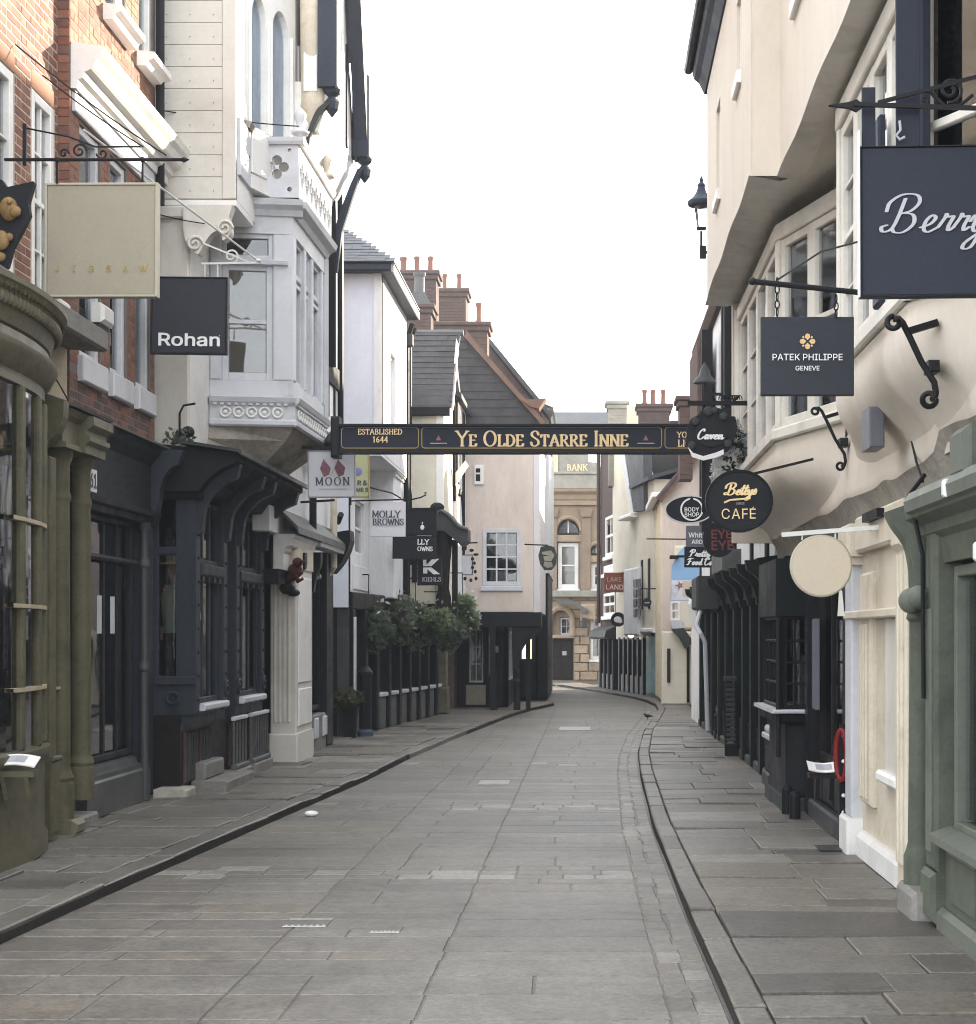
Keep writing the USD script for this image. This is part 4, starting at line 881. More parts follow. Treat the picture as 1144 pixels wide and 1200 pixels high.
part(C, 'wall_brace', MB(FC(20.9)).poly(Polygon([(-3.8, 4.2), (-3.36, 5.15), (-3.36, 5.5), (-3.5, 5.5), (-3.86, 4.6)]), -.06, .06), 'black_timber')
FW2 = FL(-3.235)
part(C, 'barred_window', MB(FW2).box(20.15, 21.5, 6.95, 7.9, -.05, -.01), 'barge_timber')
for k in range(6): part(C, 'window_bar', MB(FW2).box(20.2 + k * .22, 20.26 + k * .22, 6.97, 7.88, -.009, .03, .008), 'white_grey')
part(C, 'window_post', MB(FW2).box(20.02, 20.15, 6.9, 7.95, -.05, .04, .01).box(21.5, 21.62, 5.0, 7.95, -.05, .04, .01), 'black_timber')
part(C, 'wall_plate', MB(FL(-3.42)).box(21.3, 23.7, 4.95, 5.25, -.1, .0, .01), 'black_timber')
shell(C, FL(-4.1), 17.45, 23.6, 0, 9.0, 6, 'interior'); gable_roof(C, FL(-4.1), 17.45, 23.6, 9.0, 11.6, -6, 0, 'clay_tile')
part(C, 'rear_front', wallm(FL(-4.14), 17.5, 23.5, 3.4, 9.0, .1, [(18.4, 20.6, 4.2, 6.0), (18.2, 20.8, 6.9, 8.8)]), 'interior')
part(C, 'eaves_pipe', MB().tube([(-3.42, 23.5, 8.3), (-3.42, 23.5, 4.3)], .045, 8), 'black_paint')
# ---- shopfront of the jettied house: navy timber windows standing out on a plinth
FN = FL(-3.97); FN0 = FC(17.25)
part(C, 'plinth', MB(FL(-4.12)).box(17.2, 21.3, -.05, .80, -.3, .0, .02), 'black_brown')
for u0 in (17.34, 18.0, 19.5, 20.2):
    part(C, 'plinth_panel', MB(FL(-4.12)).box(u0, u0 + .5, .1, .62, .001, .03, .01), 'brick_far_dark')
    for k in range(4): part(C, 'grille_bar', MB(FL(-4.12)).box(u0 + .07 + k * .11, u0 + .10 + k * .11, .12, .6, .03, .05), 'lead_dark')
def studs(fr, u, z0, z1, step=.24):
    z = z0
    while z < z1: part(C, 'bolt', MB(fr).ball((u, .004, z), .018, (1, .8, 1), 1), 'charcoal_paint', smooth=True); z += step
part(C, 'shop_post', MB(FN).box(17.25, 17.46, .80, 3.05, -.2, .0, .015), 'navy_timber'); studs(FN, 17.35, .95, 2.9)
part(C, 'return_panel', MB(FN0).box(-4.4, -4.175, .74, 1.17, -.08, -.02).box(-4.4, -3.975, 1.10, 1.19, -.1, .02, .01), 'navy_timber')
part(C, 'return_beam', MB(FN0).box(-4.4, -4.11, 2.42, 2.50, -.1, -.01, .01), 'navy_timber')
part(C, 'return_post', MB(FN0).box(-4.14, -3.972, .80, 3.05, -.18, -.002, .015), 'navy_timber')
part(C, 'return_jamb', MB(FN0).box(-4.42, -4.36, .02, 3.05, -.12, .0, .01), 'navy_timber')
part(C, 'return_boss', MB(FN0).lathe([(.001, 0), (.001, .001)], 0, 0, 3).tube([(-4.20 + .06 * math.cos(a), .03, .97 + .06 * math.sin(a)) for a in np.linspace(0, 6.283, 15)], .016, 6), 'navy_timber', smooth=True)
part(C, 'return_pane', MB(FN0).box(-4.36, -4.14, 1.19, 2.42, -.055, -.05), 'glass'); part(C, 'return_pane', MB(FN0).box(-4.36, -4.14, 2.5, 3.05, -.055, -.05), 'glass_dim')
part(C, 'apron_panel', MB(FN).box(17.27, 18.7, .70, .83, -.2, -.02).box(19.25, 20.88, .70, .83, -.2, -.02), 'navy_timber')
for a, b in ((17.46, 18.55), (19.42, 20.70)):
    window(C, FN, a, b, .90, 2.22, -.05, 3, 1, 'navy_timber', fw=.05, bw=.05, name='shop_window'); window(C, FN, a, b, 2.34, 3.0, -.05, 3, 1, 'navy_timber', fw=.05, bw=.05, name='shop_light')
    part(C, 'shop_transom', MB(FN).box(a, b, 2.22, 2.34, -.12, .02, .015), 'navy_timber')
    part(C, 'shop_sill', MB(FN).box(a - .05, b + .05, .83, .90, -.1, .06, .015), 'white_grey')
    for k in range(4): part(C, 'transom_drop', MB(FN).box(a + .1 + k * (b - a - .3) / 3, a + .2 + k * (b - a - .3) / 3, 2.16, 2.215, -.045, .0), 'navy_timber')
for a, b in ((18.55, 18.76), (19.24, 19.42), (20.70, 20.90)):
    part(C, 'shop_post', MB(FN).box(a, b, .80, 3.05, -.2, .0, .015), 'navy_timber'); studs(FN, (a + b) / 2, .95, 2.9)
    part(C, 'post_scroll', MB(FN).tube([(p[0], .012, p[1]) for p in spiral(((a + b) / 2, 1.02), .10, .03, 0, 500)], .018, 6), 'navy_timber', smooth=True)
part(C, 'entrance_door', MB(FN).box(18.76, 19.24, .5, 3.05, -.5, -.45), 'black_paint')
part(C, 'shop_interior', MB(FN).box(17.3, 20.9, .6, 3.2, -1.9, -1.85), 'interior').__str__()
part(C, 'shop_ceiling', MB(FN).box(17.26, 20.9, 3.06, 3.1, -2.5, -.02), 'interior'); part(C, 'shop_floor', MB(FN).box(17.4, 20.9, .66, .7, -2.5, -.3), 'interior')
for u, z, h, w, m in ((17.7, .95, .8, .12, 'brick_c'), (17.95, .95, 1.0, .1, 'white_grey'), (18.25, .95, .7, .14, 'straw'), (19.7, .95, .9, .1, 'letter_grey'), (20.1, .95, .75, .16, 'terracotta'), (20.4, .95, .6, .1, 'white_grey')):
    part(C, 'shop_display', MB(FN).box(u, u + w, z, z + h, -.5, -.4, .02), m)
# lead-covered pentice with coved brackets
part(C, 'pentice', MB(FN).extr([(-.3, 3.05), (.06, 3.05), (.14, 3.16), (.28, 3.27), (.42, 3.33), (.46, 3.36), (.46, 3.43), (-.3, 3.52)], 17.1, 20.95), 'black_timber')
part(C, 'pentice_lead', MB(FN).extr([(-.12, 3.525), (.47, 3.435), (.50, 3.40), (.51, 3.41), (.50, 3.46), (-.12, 3.56)], 17.02, 21.02), 'lead_dark')
for u in (17.35, 18.65, 19.33, 20.8):
    part(C, 'pentice_bracket', MB(Fr((-3.97, u), (1, 0), (0, -1))).poly(Polygon([(.0, 2.62), (.05, 2.64)] + crom([(.06, 2.75), (.10, 2.95), (.24, 3.12), (.40, 3.2)]) + [(.44, 3.34), (.0, 3.2)]), -.07, .07), 'navy_timber')
part(C, 'pentice_end', MB(FN0).box(-4.45, -3.9, 2.98, 3.50, -.1, .06, .02), 'black_timber')
part(C, 'vent_pipe', MB(FC(17.3)).tube([(-4.14, .03, 3.56), (-4.14, .03, 3.85), (-4.10, .03, 3.93), (-3.98, .03, 3.95)], .012, 6).ball((-4.05, .05, 3.66), .06, (1.1, 1, 1), 2), 'iron', smooth=True)
# plants in the gutter
solo('gutter_weeds', foliage((-4.17, 17.3, 3.60), (.17, .2, .10), 90, .035, 4), 'leaf_dark', 'small brownish weeds growing on the lead gutter between brick house and cream jetty', 'weeds')
# steps
for (u0, u1, x0, x1, z0, z1), l, m in (((16.85, 17.3, -4.3, -3.98, -.03, .08), 'single low pale stone step beside the slender grey shopfront column', 'step_stone'),
                                    ((17.6, 19.1, -4.1, -3.74, -.03, .10), 'wide low stone step with reddish edge below the navy timber shop', 'ledge_stone'),
                                    ((17.7, 18.6, -4.1, -3.97, .10, .28), 'upper block of stone step standing against the navy shop plinth', 'ledge_stone')):
    solo('stone_step', MB(FL(0)).box(u0, u1, z0, z1, x0, x1, .02), m, l, 'step')
solo('litter', MB().ball((xx(365, 15.8), 15.8, ROADZ + .025), .05, (1.3, 1, .55), 2), 'paper', 'scrap of white litter lying in the gutter at the left kerb', 'litter', smooth=True)
solo('litter', MB().ball((xx(211, 17.4), 17.0, .02), .022, (1, 1, .8), 1), 'paper', 'tiny white scrap on the flagstones beside the low pale step', 'litter', smooth=True)
# railings of the little area
for u0, u1, l in ((18.85, 19.55, 'low black area railing with pale top rail nearest the wide stone step'), (19.8, 20.85, 'low black area railing with pale top rail next to the cream pillar')):
    fr = FL(-3.93); t = thing('area_railing', l, 'railing', (-3.93, u0, 0), 'low railings below the navy timber shop' if 0 else None)
    part(t, 'top_rail', MB(fr).box(u0, u1, .66, .70, -.02, .03, .006), 'white_grey'); part(t, 'bottom_rail', MB(fr).box(u0, u1, .12, .17, -.02, .05, .01), 'lead')
    part(t, 'kerb', MB(fr).box(u0 - .04, u1 + .04, -.02, .115, -.06, .07, .015), 'ledge_stone')
    k = int((u1 - u0) / .14)
    for i in range(k + 1): part(t, 'baluster', MB(fr).box(u0 + .01 + i * (u1 - u0 - .04) / k, u0 + .03 + i * (u1 - u0 - .04) / k, .17, .66, -.005, .015), 'lead')

# mannequin in the corner window
def skin(joints, bones, path, name, mat, lab=None, ref=.025):
    import manifold3d as m3
    M = m3.Manifold()
    for a, b in bones:
        pa, ra = joints[a]; pb, rb_ = joints[b]
        h = m3.Manifold.batch_hull([m3.Manifold.sphere(ra, 20).translate(pa), m3.Manifold.sphere(rb_, 20).translate(pb)]); M = M + h
    M = M.refine_to_length(ref); q = M.to_mesh(); t = trimesh.Trimesh(q.vert_properties[:, :3], q.tri_verts); trimesh.smoothing.filter_taubin(t, iterations=12)
    return part(path, name, MB().add(t.vertices, t.faces), mat, lab, smooth=True)
mx, my, mz = -4.23, 17.52, .72
J = {k: ((mx + a, my + b, mz + c), r) for k, (a, b, c, r) in dict(head=(.0, -.02, 1.56, .085), chin=(.02, -.05, 1.50, .055), neck=(0, 0, 1.40, .05), chest=(0, 0, 1.24, .12), waist=(0, 0, 1.0, .10), hip=(0, 0, .86, .12),
     ls=(-.14, .05, 1.33, .055), le=(-.19, .03, 1.05, .042), lh=(-.15, -.10, .86, .032), rs=(.15, -.03, 1.33, .055), re=(.20, -.06, 1.06, .042), rh=(.14, -.18, .88, .032),
     lk=(-.07, -.02, .46, .06), lf=(-.07, 0, .06, .045), rk=(.07, -.03, .46, .06), rf=(.07, -.02, .06, .045), lt=(-.07, -.12, .03, .03), rt=(.07, -.14, .03, .03)).items()}
MN = thing('mannequin', 'shop mannequin in straw hat, green jacket and black trousers in the navy corner window', 'mannequin', (mx, my, mz))
skin(J, [('head', 'chin'), ('head', 'neck'), ('neck', 'chest'), ('chest', 'waist'), ('waist', 'hip'), ('chest', 'ls'), ('ls', 'le'), ('le', 'lh'), ('chest', 'rs'), ('rs', 're'), ('re', 'rh'), ('hip', 'lk'), ('lk', 'lf'), ('lf', 'lt'), ('hip', 'rk'), ('rk', 'rf'), ('rf', 'rt')], MN, 'body', 'skin_wax')
J2 = {k: (p, r * 1.22 + .012) for k, (p, r) in J.items()}; J2['waist'] = (J['waist'][0], .15); J2['hem'] = ((mx, my, mz + .97), .155); J2['lw'] = ((mx - .165, my - .05, mz + .93), .05); J2['rw'] = ((mx + .16, my - .13, mz + .95), .05)
skin(J2, [('chest', 'waist'), ('waist', 'hem'), ('chest', 'ls'), ('ls', 'le'), ('le', 'lw'), ('chest', 'rs'), ('rs', 're'), ('re', 'rw')], MN, 'jacket', 'cloth_green')
J3 = {k: (p, r * 1.15 + .012) for k, (p, r) in J.items()}
skin(J3, [('hip', 'lk'), ('lk', 'lf'), ('hip', 'rk'), ('rk', 'rf')], MN, 'trousers', 'cloth_black')
part(MN, 'strap', MB().tube([(mx - .12, my - .06, mz + 1.36), (mx + .02, my - .155, mz + 1.18), (mx + .15, my - .16, mz + .95)], .012, 6), 'straw')
part(MN, 'hat', MB().lathe([(.20, 1.615), (.20, 1.625), (.10, 1.64), (.095, 1.72), (.05, 1.735)], 0, 0, 20, fr=Fr((0, 0), (1, 0), (0, 1))).v and MB().lathe([(.20, mz + 1.61), (.21, mz + 1.622), (.10, mz + 1.635), (.092, mz + 1.71), (.04, mz + 1.73)], mx, my - .01, 20), 'straw', smooth=35)

# ---- narrow shop with white pillar
E = thing('white_pillar_shop', 'narrow white-walled shop with cream pillar and black carved brackets under a lead canopy', 'building', (-3.9, 23, 0))
FE = FL(-3.8)
part(E, 'pillar', MB(FC(21.6)).box(-4.03, -3.70, .12, 2.45, -1.2, .0, .015).box(-4.05, -3.68, -.03, .36, -1.25, .03, .02), 'cream_board')
part(E, 'pillar_capital', MB(FC(21.6)).box(-4.02, -3.68, 2.45, 2.72, -1.2, .03, .05), 'cream_paint')
for x in (-3.99, -3.93, -3.87, -3.81): part(E, 'pillar_flute', MB(FC(21.6)).box(x, x + .035, .5, 2.35, .001, .02, .008), 'cream_board')
part(E, 'pillar_panel', MB(FL(-3.70)).box(21.7, 22.7, .45, .92, .001, .02, .008).box(21.7, 22.7, 1.0, 2.35, .001, .015, .008), 'white_paint')
part(E, 'fascia', MB(FE).extr([(-.1, 2.42), (.02, 2.42), (.02, 2.62), (.05, 2.66), (.05, 2.70), (.12, 2.72), (.14, 2.80), (.17, 2.83), (.17, 2.86), (-.1, 2.86)], 21.1, 22.9), 'white_paint')
part(E, 'canopy_lead', MB(FE).extr([(-.02, 3.14), (.20, 2.92), (.22, 2.86), (.23, 2.86), (.22, 2.95), (-.02, 3.18)], 21.0, 25.2), 'lead')
part(E, 'canopy_edge', MB(FE).extr([(.0, 2.80), (.20, 2.80), (.215, 2.86), (.0, 2.87)], 22.92, 25.15), 'white_grey')
part(E, 'wall', wallm(FE, 20.4, 25.25, 2.86, 4.9, .2, [], -.02), 'white_render')
part(E, 'upper_wall', wallm(FE, 21.9, 25.25, 4.9, 8.2, .2, [(23.7, 24.7, 5.0, 5.75)], -.05), 'brick_far')
window(E, FE, 23.7, 24.7, 5.0, 5.75, -.08, 2, 2, fw=.08)
shell(E, FE, 20.4, 25.25, 0, 8.2, 6, 'brick_far'); gable_roof(E, FE, 23.6, 25.25, 8.2, 9.6, -6, 0, 'clay_tile', eave=.1)
for a, b, m in ((22.85, 23.3, 'black_paint'), (24.55, 25.2, 'black_paint')): part(E, 'shop_post', MB(FE).box(a, b, .0, 2.8, -.2, .03, .02), m)
window(E, FE, 23.35, 24.5, .55, 2.6, -.06, 2, 1, 'black_paint', name='shop_window'); part(E, 'stall_riser', MB(FE).box(23.3, 24.55, -.02, .5, -.2, .02, .02), 'ledge_stone')
for u in (23.45, 24.2): part(E, 'riser_panel', MB(FE).box(u, u + .3, .18, .46, .021, .05, .02), 'white_grey')
part(E, 'doorway', MB(FE).box(20.9, 21.6, .02, 2.42, -.6, -.55), 'black_paint'); part(E, 'door_head', MB(FE).box(20.9, 21.58, 2.25, 2.42, -.3, -.0), 'black_paint')
for D_, px0, px1, py0, py1 in ((22.05, 341, 359, 648, 694), (23.25, 364, 377, 648, 694)):
    x0, x1, zt, zb = xx(px0, D_), xx(px1, D_), zz(py0, D_), zz(py1, D_)
    part(E, 'bracket', MB(FC(D_)).poly(Polygon([(-3.85, zt), (x1, zt), (x1, zt - .12)] + crom([(x1 - .01, zt - .2), (x0 + .09, zt - .3), (x0 + .05, zb)]) + [(-3.85, zb)]), -.08, .08), 'black_paint')
cf = thing('carved_figure', 'dark red carved grotesque leaning out under the black bracket above the cream pillar', 'carving', (-3.75, 21.5, 2.3))
part(cf, 'figure', MB().ball((-3.70, 21.5, 2.42), .085, (1.1, 1, 1.1), 2).ball((-3.66, 21.45, 2.52), .065, (1, 1, 1), 2).tube([(-3.80, 21.5, 2.30), (-3.70, 21.48, 2.36), (-3.60, 21.42, 2.40)], [.05, .06, .03], 8).ball((-3.60, 21.42, 2.53), .028, (1.4, 1, .8), 1).tube([(-3.7, 21.46, 2.40), (-3.64, 21.40, 2.28), (-3.58, 21.4, 2.32)], [.035, .03, .02], 8), 'carving_red', smooth=True)
part(cf, 'base', MB().ball((-3.80, 21.52, 2.20), .10, (1, 1, .8), 2).ball((-3.72, 21.5, 2.14), .07, (1.2, 1, .7), 2), 'black_paint', smooth=True)
part(E, 'end_console', MB(FC(25.3)).poly(Polygon([(-3.85, zz(626, 25.3)), (xx(412, 25.3), zz(622, 25.3)), (xx(413, 25.3), zz(634, 25.3))] + crom([(xx(410, 25.3), zz(645, 25.3)), (xx(402, 25.3), zz(660, 25.3)), (xx(392, 25.3), zz(672, 25.3))]) + [(-3.85, zz(672, 25.3))]), -.25, .2), 'black_paint')
part(E, 'downpipe', MB().tube([(-3.70, 22.9, 3.0), (-3.70, 22.9, 5.2)], .05, 8), 'black_paint')
part(E, 'downpipe', MB().tube([(-3.72, 24.9, 3.9), (-3.72, 24.9, 2.6), (-3.8, 24.95, 2.5), (-3.95, 24.3, 2.42)], .05, 8), 'cream_paint')
part(E, 'cable_conduit', MB().tube([(-3.72, 22.8, 3.92), (-3.72, 24.9, 3.98)], .025, 6), 'lead_dark')
cc = thing('security_camera', 'small black camera on the pale wall right of the cream downpipe', 'camera', (-3.6, 26, 3.0))
part(cc, 'body', MB().tube([(xx(396, 26), 26.0, zz(612, 26)), (xx(402, 26), 25.8, zz(604, 26))], .045, 10), 'black_paint'); part(cc, 'arm', MB().bar((-3.95, 26.4, zz(612, 26)), (xx(396, 26), 26.0, zz(612, 26)), .03), 'iron')

# ---- white rendered house with slate hip
G = thing('white_rendered_house', 'white rendered house with slate hipped roof and dark drainpipes', 'building', (-3.8, 28.5, 0))
FGc, FGl, FGu = FC(27.0), FL(-3.8), FL(-3.28)
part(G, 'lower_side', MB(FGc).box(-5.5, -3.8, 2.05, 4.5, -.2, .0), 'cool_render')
part(G, 'lower_front', wallm(FGl, 27.003, 30.8, 2.05, 4.5, .2, [(27.75, 28.9, 2.93, 3.82)]), 'white_render')
window(G, FGl, 27.75, 28.9, 2.93, 3.82, -.04, 1, 2, 'white_paint', fw=.05, blind='letter_grey')
part(G, 'wall_panel', MB(FGl).box(27.5, 29.5, 2.35, 2.75, .001, .02, .01), 'white_render')
part(G, 'oriel', MB(FC(29.5)).box(-3.9, -3.36, 2.25, 4.42, -2.2, .0, .02), 'white_render')
part(G, 'oriel_cornice', MB(FC(29.5)).box(-3.9, -3.30, 4.42, 4.50, -2.3, .05, .02).box(-3.9, -3.33, 4.36, 4.42, -2.25, .025), 'white_paint')
part(G, 'lantern', MB(FGl).box(29.1, 29.3, 4.55, 4.75, .05, .25, .02), 'black_paint')
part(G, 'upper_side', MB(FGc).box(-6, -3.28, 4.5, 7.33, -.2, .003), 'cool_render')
part(G, 'quoin', MB(FGc).box(-3.4, -3.275, 4.5, 7.33, .004, .02), 'white_render')
part(G, 'upper_front', wallm(FGu, 27.01, 30.8, 4.503, 7.33, .2, [(28.2, 28.9, 5.0, 6.3)]), 'white_render'); window(G, FGu, 28.2, 28.9, 5.0, 6.3, -.05, 2, 2)
part(G, 'jetty_floor', MB(FGc).box(-3.8, -3.285, 4.45, 4.5, -3.8, -.004), 'white_render')
shell(G, FGl, 27.2, 30.8, 0, 7.3, 6, 'interior')
part(G, 'eaves', MB(FGc).box(-6, -3.10, 7.33, 7.46, -4.0, .20, .03), 'barge_timber')
part(G, 'eaves_fascia', MB(FL(-3.09)).box(26.9, 31.0, 7.34, 7.52, -.02, .02), 'white_paint')
part(G, 'hipped_roof', MB().loft([[(-6.2, 26.78, 7.47), (-3.05, 26.78, 7.47), (-3.05, 31.0, 7.47), (-6.2, 31.0, 7.47)], [(-6.0, 28.3, 8.35), (-4.1, 28.6, 8.35), (-4.1, 29.2, 8.35), (-6.0, 29.6, 8.35)]]), 'slate')
tiles(G, FC(26.78), -6.2, -3.05, (.0, 7.47), (-1.6, 8.36), 'slate_b', .16, .3, 'roof_slates', .012, clip=lambda t: (-6.2, -3.05 - 1.05 * t))
for u, z0 in ((30.9, 2.3), (31.35, 2.9)): part(G, 'downpipe', MB().tube([(-3.20, u, 7.25), (-3.30, u, 6.9), (-3.30, u, z0)], .055, 8), 'black_paint')
part(G, 'hopper', MB().blk(-3.38, -3.18, 30.8, 31.0, 6.85, 7.05, .03), 'lead_dark')

# ---- cream house with steep tiled dormer and timber lower storey
K = thing('dormer_house', 'cream timber-framed house with steep dark tiled front between white verges', 'building', (-3.2, 33, 0))
FKc, FKl = FC(32.0), FL(-2.72)
part(K, 'wall', wallm(FKc, -4.5, -2.72, 3.85, 5.9, .2), 'cream_render'); part(K, 'corner_board', MB(FKc).box(-2.86, -2.715, 3.85, 5.9, .001, .03, .01), 'white_paint')
part(K, 'lower_wall', wallm(FKc, -4.5, -2.80, 2.2, 3.848, .2, [(-3.22, -2.96, 2.75, 3.5)], -.05), 'cream_render')
window(K, FKc, -3.22, -2.96, 2.75, 3.5, -.08, 1, 3, 'white_paint', fw=.04)
for x in (-3.62, -3.50, -3.40, -3.27, -2.9): part(K, 'timber_post', MB(FKc).box(x - .045, x + .045, 2.35 if x < -3.3 else 2.6, 3.84, -.049, -.02, .01), 'black_timber')
part(K, 'bressummer', MB(FKc).box(-4.4, -2.74, 3.80, 3.98, -.1, .03, .015), 'black_timber')
part(K, 'front_wall', wallm(FKl, 32.2, 36.0, 2.2, 6.2, .2), 'cream_render')
part(K, 'slope', MB(FKc).hexa([(-3.40, -.1, 5.9), (-2.62, -.1, 5.9), (-2.50, -1.4, 7.5), (-3.42, -1.4, 7.5), (-3.40, .10, 5.9), (-2.62, .10, 5.9), (-2.50, -1.3, 7.5), (-3.42, -1.3, 7.5)]), 'slate_hung')
tiles(K, FKc, -3.40, -2.56, (.10, 5.86), (-1.3, 7.5), 'slate_hung', .16, .22, 'tile_courses')
part(K, 'eaves_board', MB(FKc).box(-3.42, -2.60, 5.72, 5.88, .0, .12, .02), 'black_timber')
part(K, 'verge', MB(FKc).poly(Polygon([(-3.72, 5.0), (-3.44, 5.1), (-3.40, 5.9), (-3.45, 7.2), (-3.50, 7.3), (-3.62, 5.9)]), -.1, .02), 'white_render')
part(K, 'verge', MB(FKc).poly(Polygon([(-2.66, 5.95), (-2.60, 5.95), (-2.50, 7.2), (-2.54, 7.3)]), -.9, -.7), 'white_render')
part(K, 'ridge', MB(FKc).tube([(-3.5, -1.35, 7.52), (-2.45, -1.35, 7.52)], .06, 8), 'lead')
shell(K, FKl, 32.2, 36, 2.2, 6.2, 5, 'brick_far')
part(K, 'rear_roof', MB().loft([[(-7, 32.4, 6.3), (-7, 36.0, 6.3)], [(-2.7, 33.4, 7.5), (-2.7, 34.6, 7.5)], [(-2.66, 36.0, 6.3), (-2.66, 36.0, 6.3)]]), 'slate')

# ---- half-timbered bay house with hood
Lh = thing('half_timbered_house', 'narrow half-timbered house with curved black braces and a dark carved corner post', 'building', (-2.9, 35, 0))
FLc, FLl = FC(34.2), FL(-2.66)
part(Lh, 'side_wall', MB(FLc).box(-3.2, -2.66, 3.2, 6.4, -.2, .0), 'white_render'); part(Lh, 'front_wall', wallm(FLl, 34.203, 36.95, 2.2, 6.4, .2, [(35.0, 35.8, 4.9, 5.6)]), 'white_render')
window(Lh, FLl, 35.0, 35.8, 4.9, 5.6, -.04, 2, 2)
for x, z0, z1 in ((-3.1, 4.4, 6.4), (-2.98, 4.7, 6.4), (-2.71, 4.3, 6.4)): part(Lh, 'stud', MB(FLc).box(x - .05, x + .05, z0, z1, .001, .03, .01), 'black_timber')
part(Lh, 'dark_panel', MB(FLc).box(-3.08, -2.75, 4.9, 6.39, .001, .012), 'slate_hung'); part(Lh, 'dark_panel', MB(FLl).box(34.3, 35.0, 4.7, 6.35, .001, .03), 'slate_hung')
part(Lh, 'stud', MB(FLl).box(35.9, 36.0, 3.2, 6.3, .001, .03), 'black_timber')
for c in ((-3.05, 4.35, .32, 10, 95), (-2.75, 4.35, .25, 80, 170)):
    part(Lh, 'curved_brace', MB(FLc).tube([(x, .02, z) for x, z in arc(c[0], c[1], c[2], c[2] * 1.3, c[3], c[4], 10)], .035, 6), 'black_timber')
part(Lh, 'curved_brace', MB(FLl).tube([(u, .02, z) for u, z in arc(35.2, 3.6, .8, 1.0, 20, 120, 10)], .04, 6), 'black_timber'); part(Lh, 'stud', MB(FLl).box(36.2, 36.3, 3.2, 6.3, .001, .03), 'black_timber')
HD = 31.55
def hp(a, b): return (xx(a, HD), zz(b, HD))
part(Lh, 'hood', MB(FC(HD)).poly(Polygon([hp(507, 607), hp(511, 599), hp(518, 596), hp(528, 602), hp(540, 616), hp(549, 620), hp(549, 634), hp(541, 640), hp(530, 630), hp(520, 622), hp(508, 622)]), -.6, .12), 'lead_dark')
part(Lh, 'hood_roll', MB(FC(HD)).tube([(xx(a, HD), .14, zz(b, HD)) for a, b in ((508, 606), (516, 598), (526, 603), (538, 617), (549, 621))], .035, 8), 'lead')
part(Lh, 'hood_ball', MB().ball((xx(513, HD), HD - .1, zz(595, HD)), .10, (1.3, 1, .9), 2), 'black_timber', smooth=True)
px_, rr_ = xx(519, HD), HD / F
part(Lh, 'corner_post', MB().lathe([(6 * rr_, zz(762, HD)), (7.5 * rr_, zz(745, HD)), (11 * rr_, zz(742, HD)), (11 * rr_, zz(728, HD)), (8 * rr_, zz(722, HD)), (9 * rr_, zz(700, HD)), (6.5 * rr_, zz(690, HD)), (8 * rr_, zz(660, HD)), (10 * rr_, zz(640, HD)), (11 * rr_, zz(622, HD))], px_, HD + .15, 12), 'black_brown', smooth=35)
part(Lh, 'corner_post', MB(FC(HD)).box(xx(529, HD), xx(535, HD), zz(735, HD), zz(632, HD), -.35, -.15, .02), 'black_timber')
part(Lh, 'white_bracket', MB(FC(34.1)).poly(Polygon([(-2.66, 4.6), (-2.40, 5.0), (-2.46, 5.1), (-2.66, 4.85)]), -.05, .05), 'white_render')
shell(Lh, FLl, 34.4, 36.95, 2.2, 6.4, 4, 'brick_far')
part(Lh, 'roof', MB(FLl).extr([(.12, 6.35), (.12, 6.45), (-2, 7.6), (-4.2, 6.4), (-2, 7.5)], 34.1, 37), 'slate')

# ---- long black shopfront under those three houses
S = thing('black_shopfront', 'long black timber shopfront with grey stall risers below the hanging baskets', 'shopfront', (-3.4, 31, 0))
FSb = Fseg((-3.80, 27.1), (-3.02, 35.2), (0, 30)); Ls = 8.13
part(S, 'fascia', MB(FSb).box(0, Ls, 2.02, 2.3, -.2, .05, .02), 'black_paint'); part(S, 'back', MB(FSb).box(0, Ls, 0, 2.3, -1.5, -1.45), 'interior')
part(S, 'end_wall', MB(FC(27.08)).box(-5.5, -3.84, 0, 2.05, -.1, .0), 'black_timber'); part(S, 'end_pillar', MB(FC(27.06)).box(-3.99, -3.80, 0, 2.04, -.05, .02, .01), 'lead_dark')
cuts = [0, .9, 1.75, 2.7, 3.6, 4.5, 5.4, 6.3, 7.2, Ls]
for i, (a, b) in enumerate(zip(cuts[:-1], cuts[1:])):
    part(S, 'pilaster', MB(FSb).box(a, a + .2, .0, 2.02, -.2, .06, .02), 'black_paint')
    if i in (1,): part(S, 'door', MB(FSb).box(a + .2, b, .05, 2.02, -.3, -.25, .02), 'black_paint'); continue
    window(S, FSb, a + .2, b, .62, 2.0, -.08, 1, 1, 'black_paint', fw=.05, name='shop_window')
    part(S, 'stall_riser', MB(FSb).box(a + .2, b, -.02, .55, -.2, .01, .03), 'lead'); part(S, 'riser_sill', MB(FSb).box(a + .2, b, .55, .62, -.15, .05, .015), 'white_grey')
part(S, 'brass_plate', MB(FSb).box(1.25, 1.5, 1.12, 1.32, -.245, -.22, .01), 'gold_dull')
part(S, 'white_window', MB(FSb).box(.02, .16, .55, 1.9, .062, .08, .01), 'white_grey')
part(S, 'stone_pier', MB(FC(34.9)).box(-3.08, -2.90, .55, 2.05, -.3, .0, .02).box(-3.12, -2.86, .0, .55, -.3, .06, .03), 'olive_light')

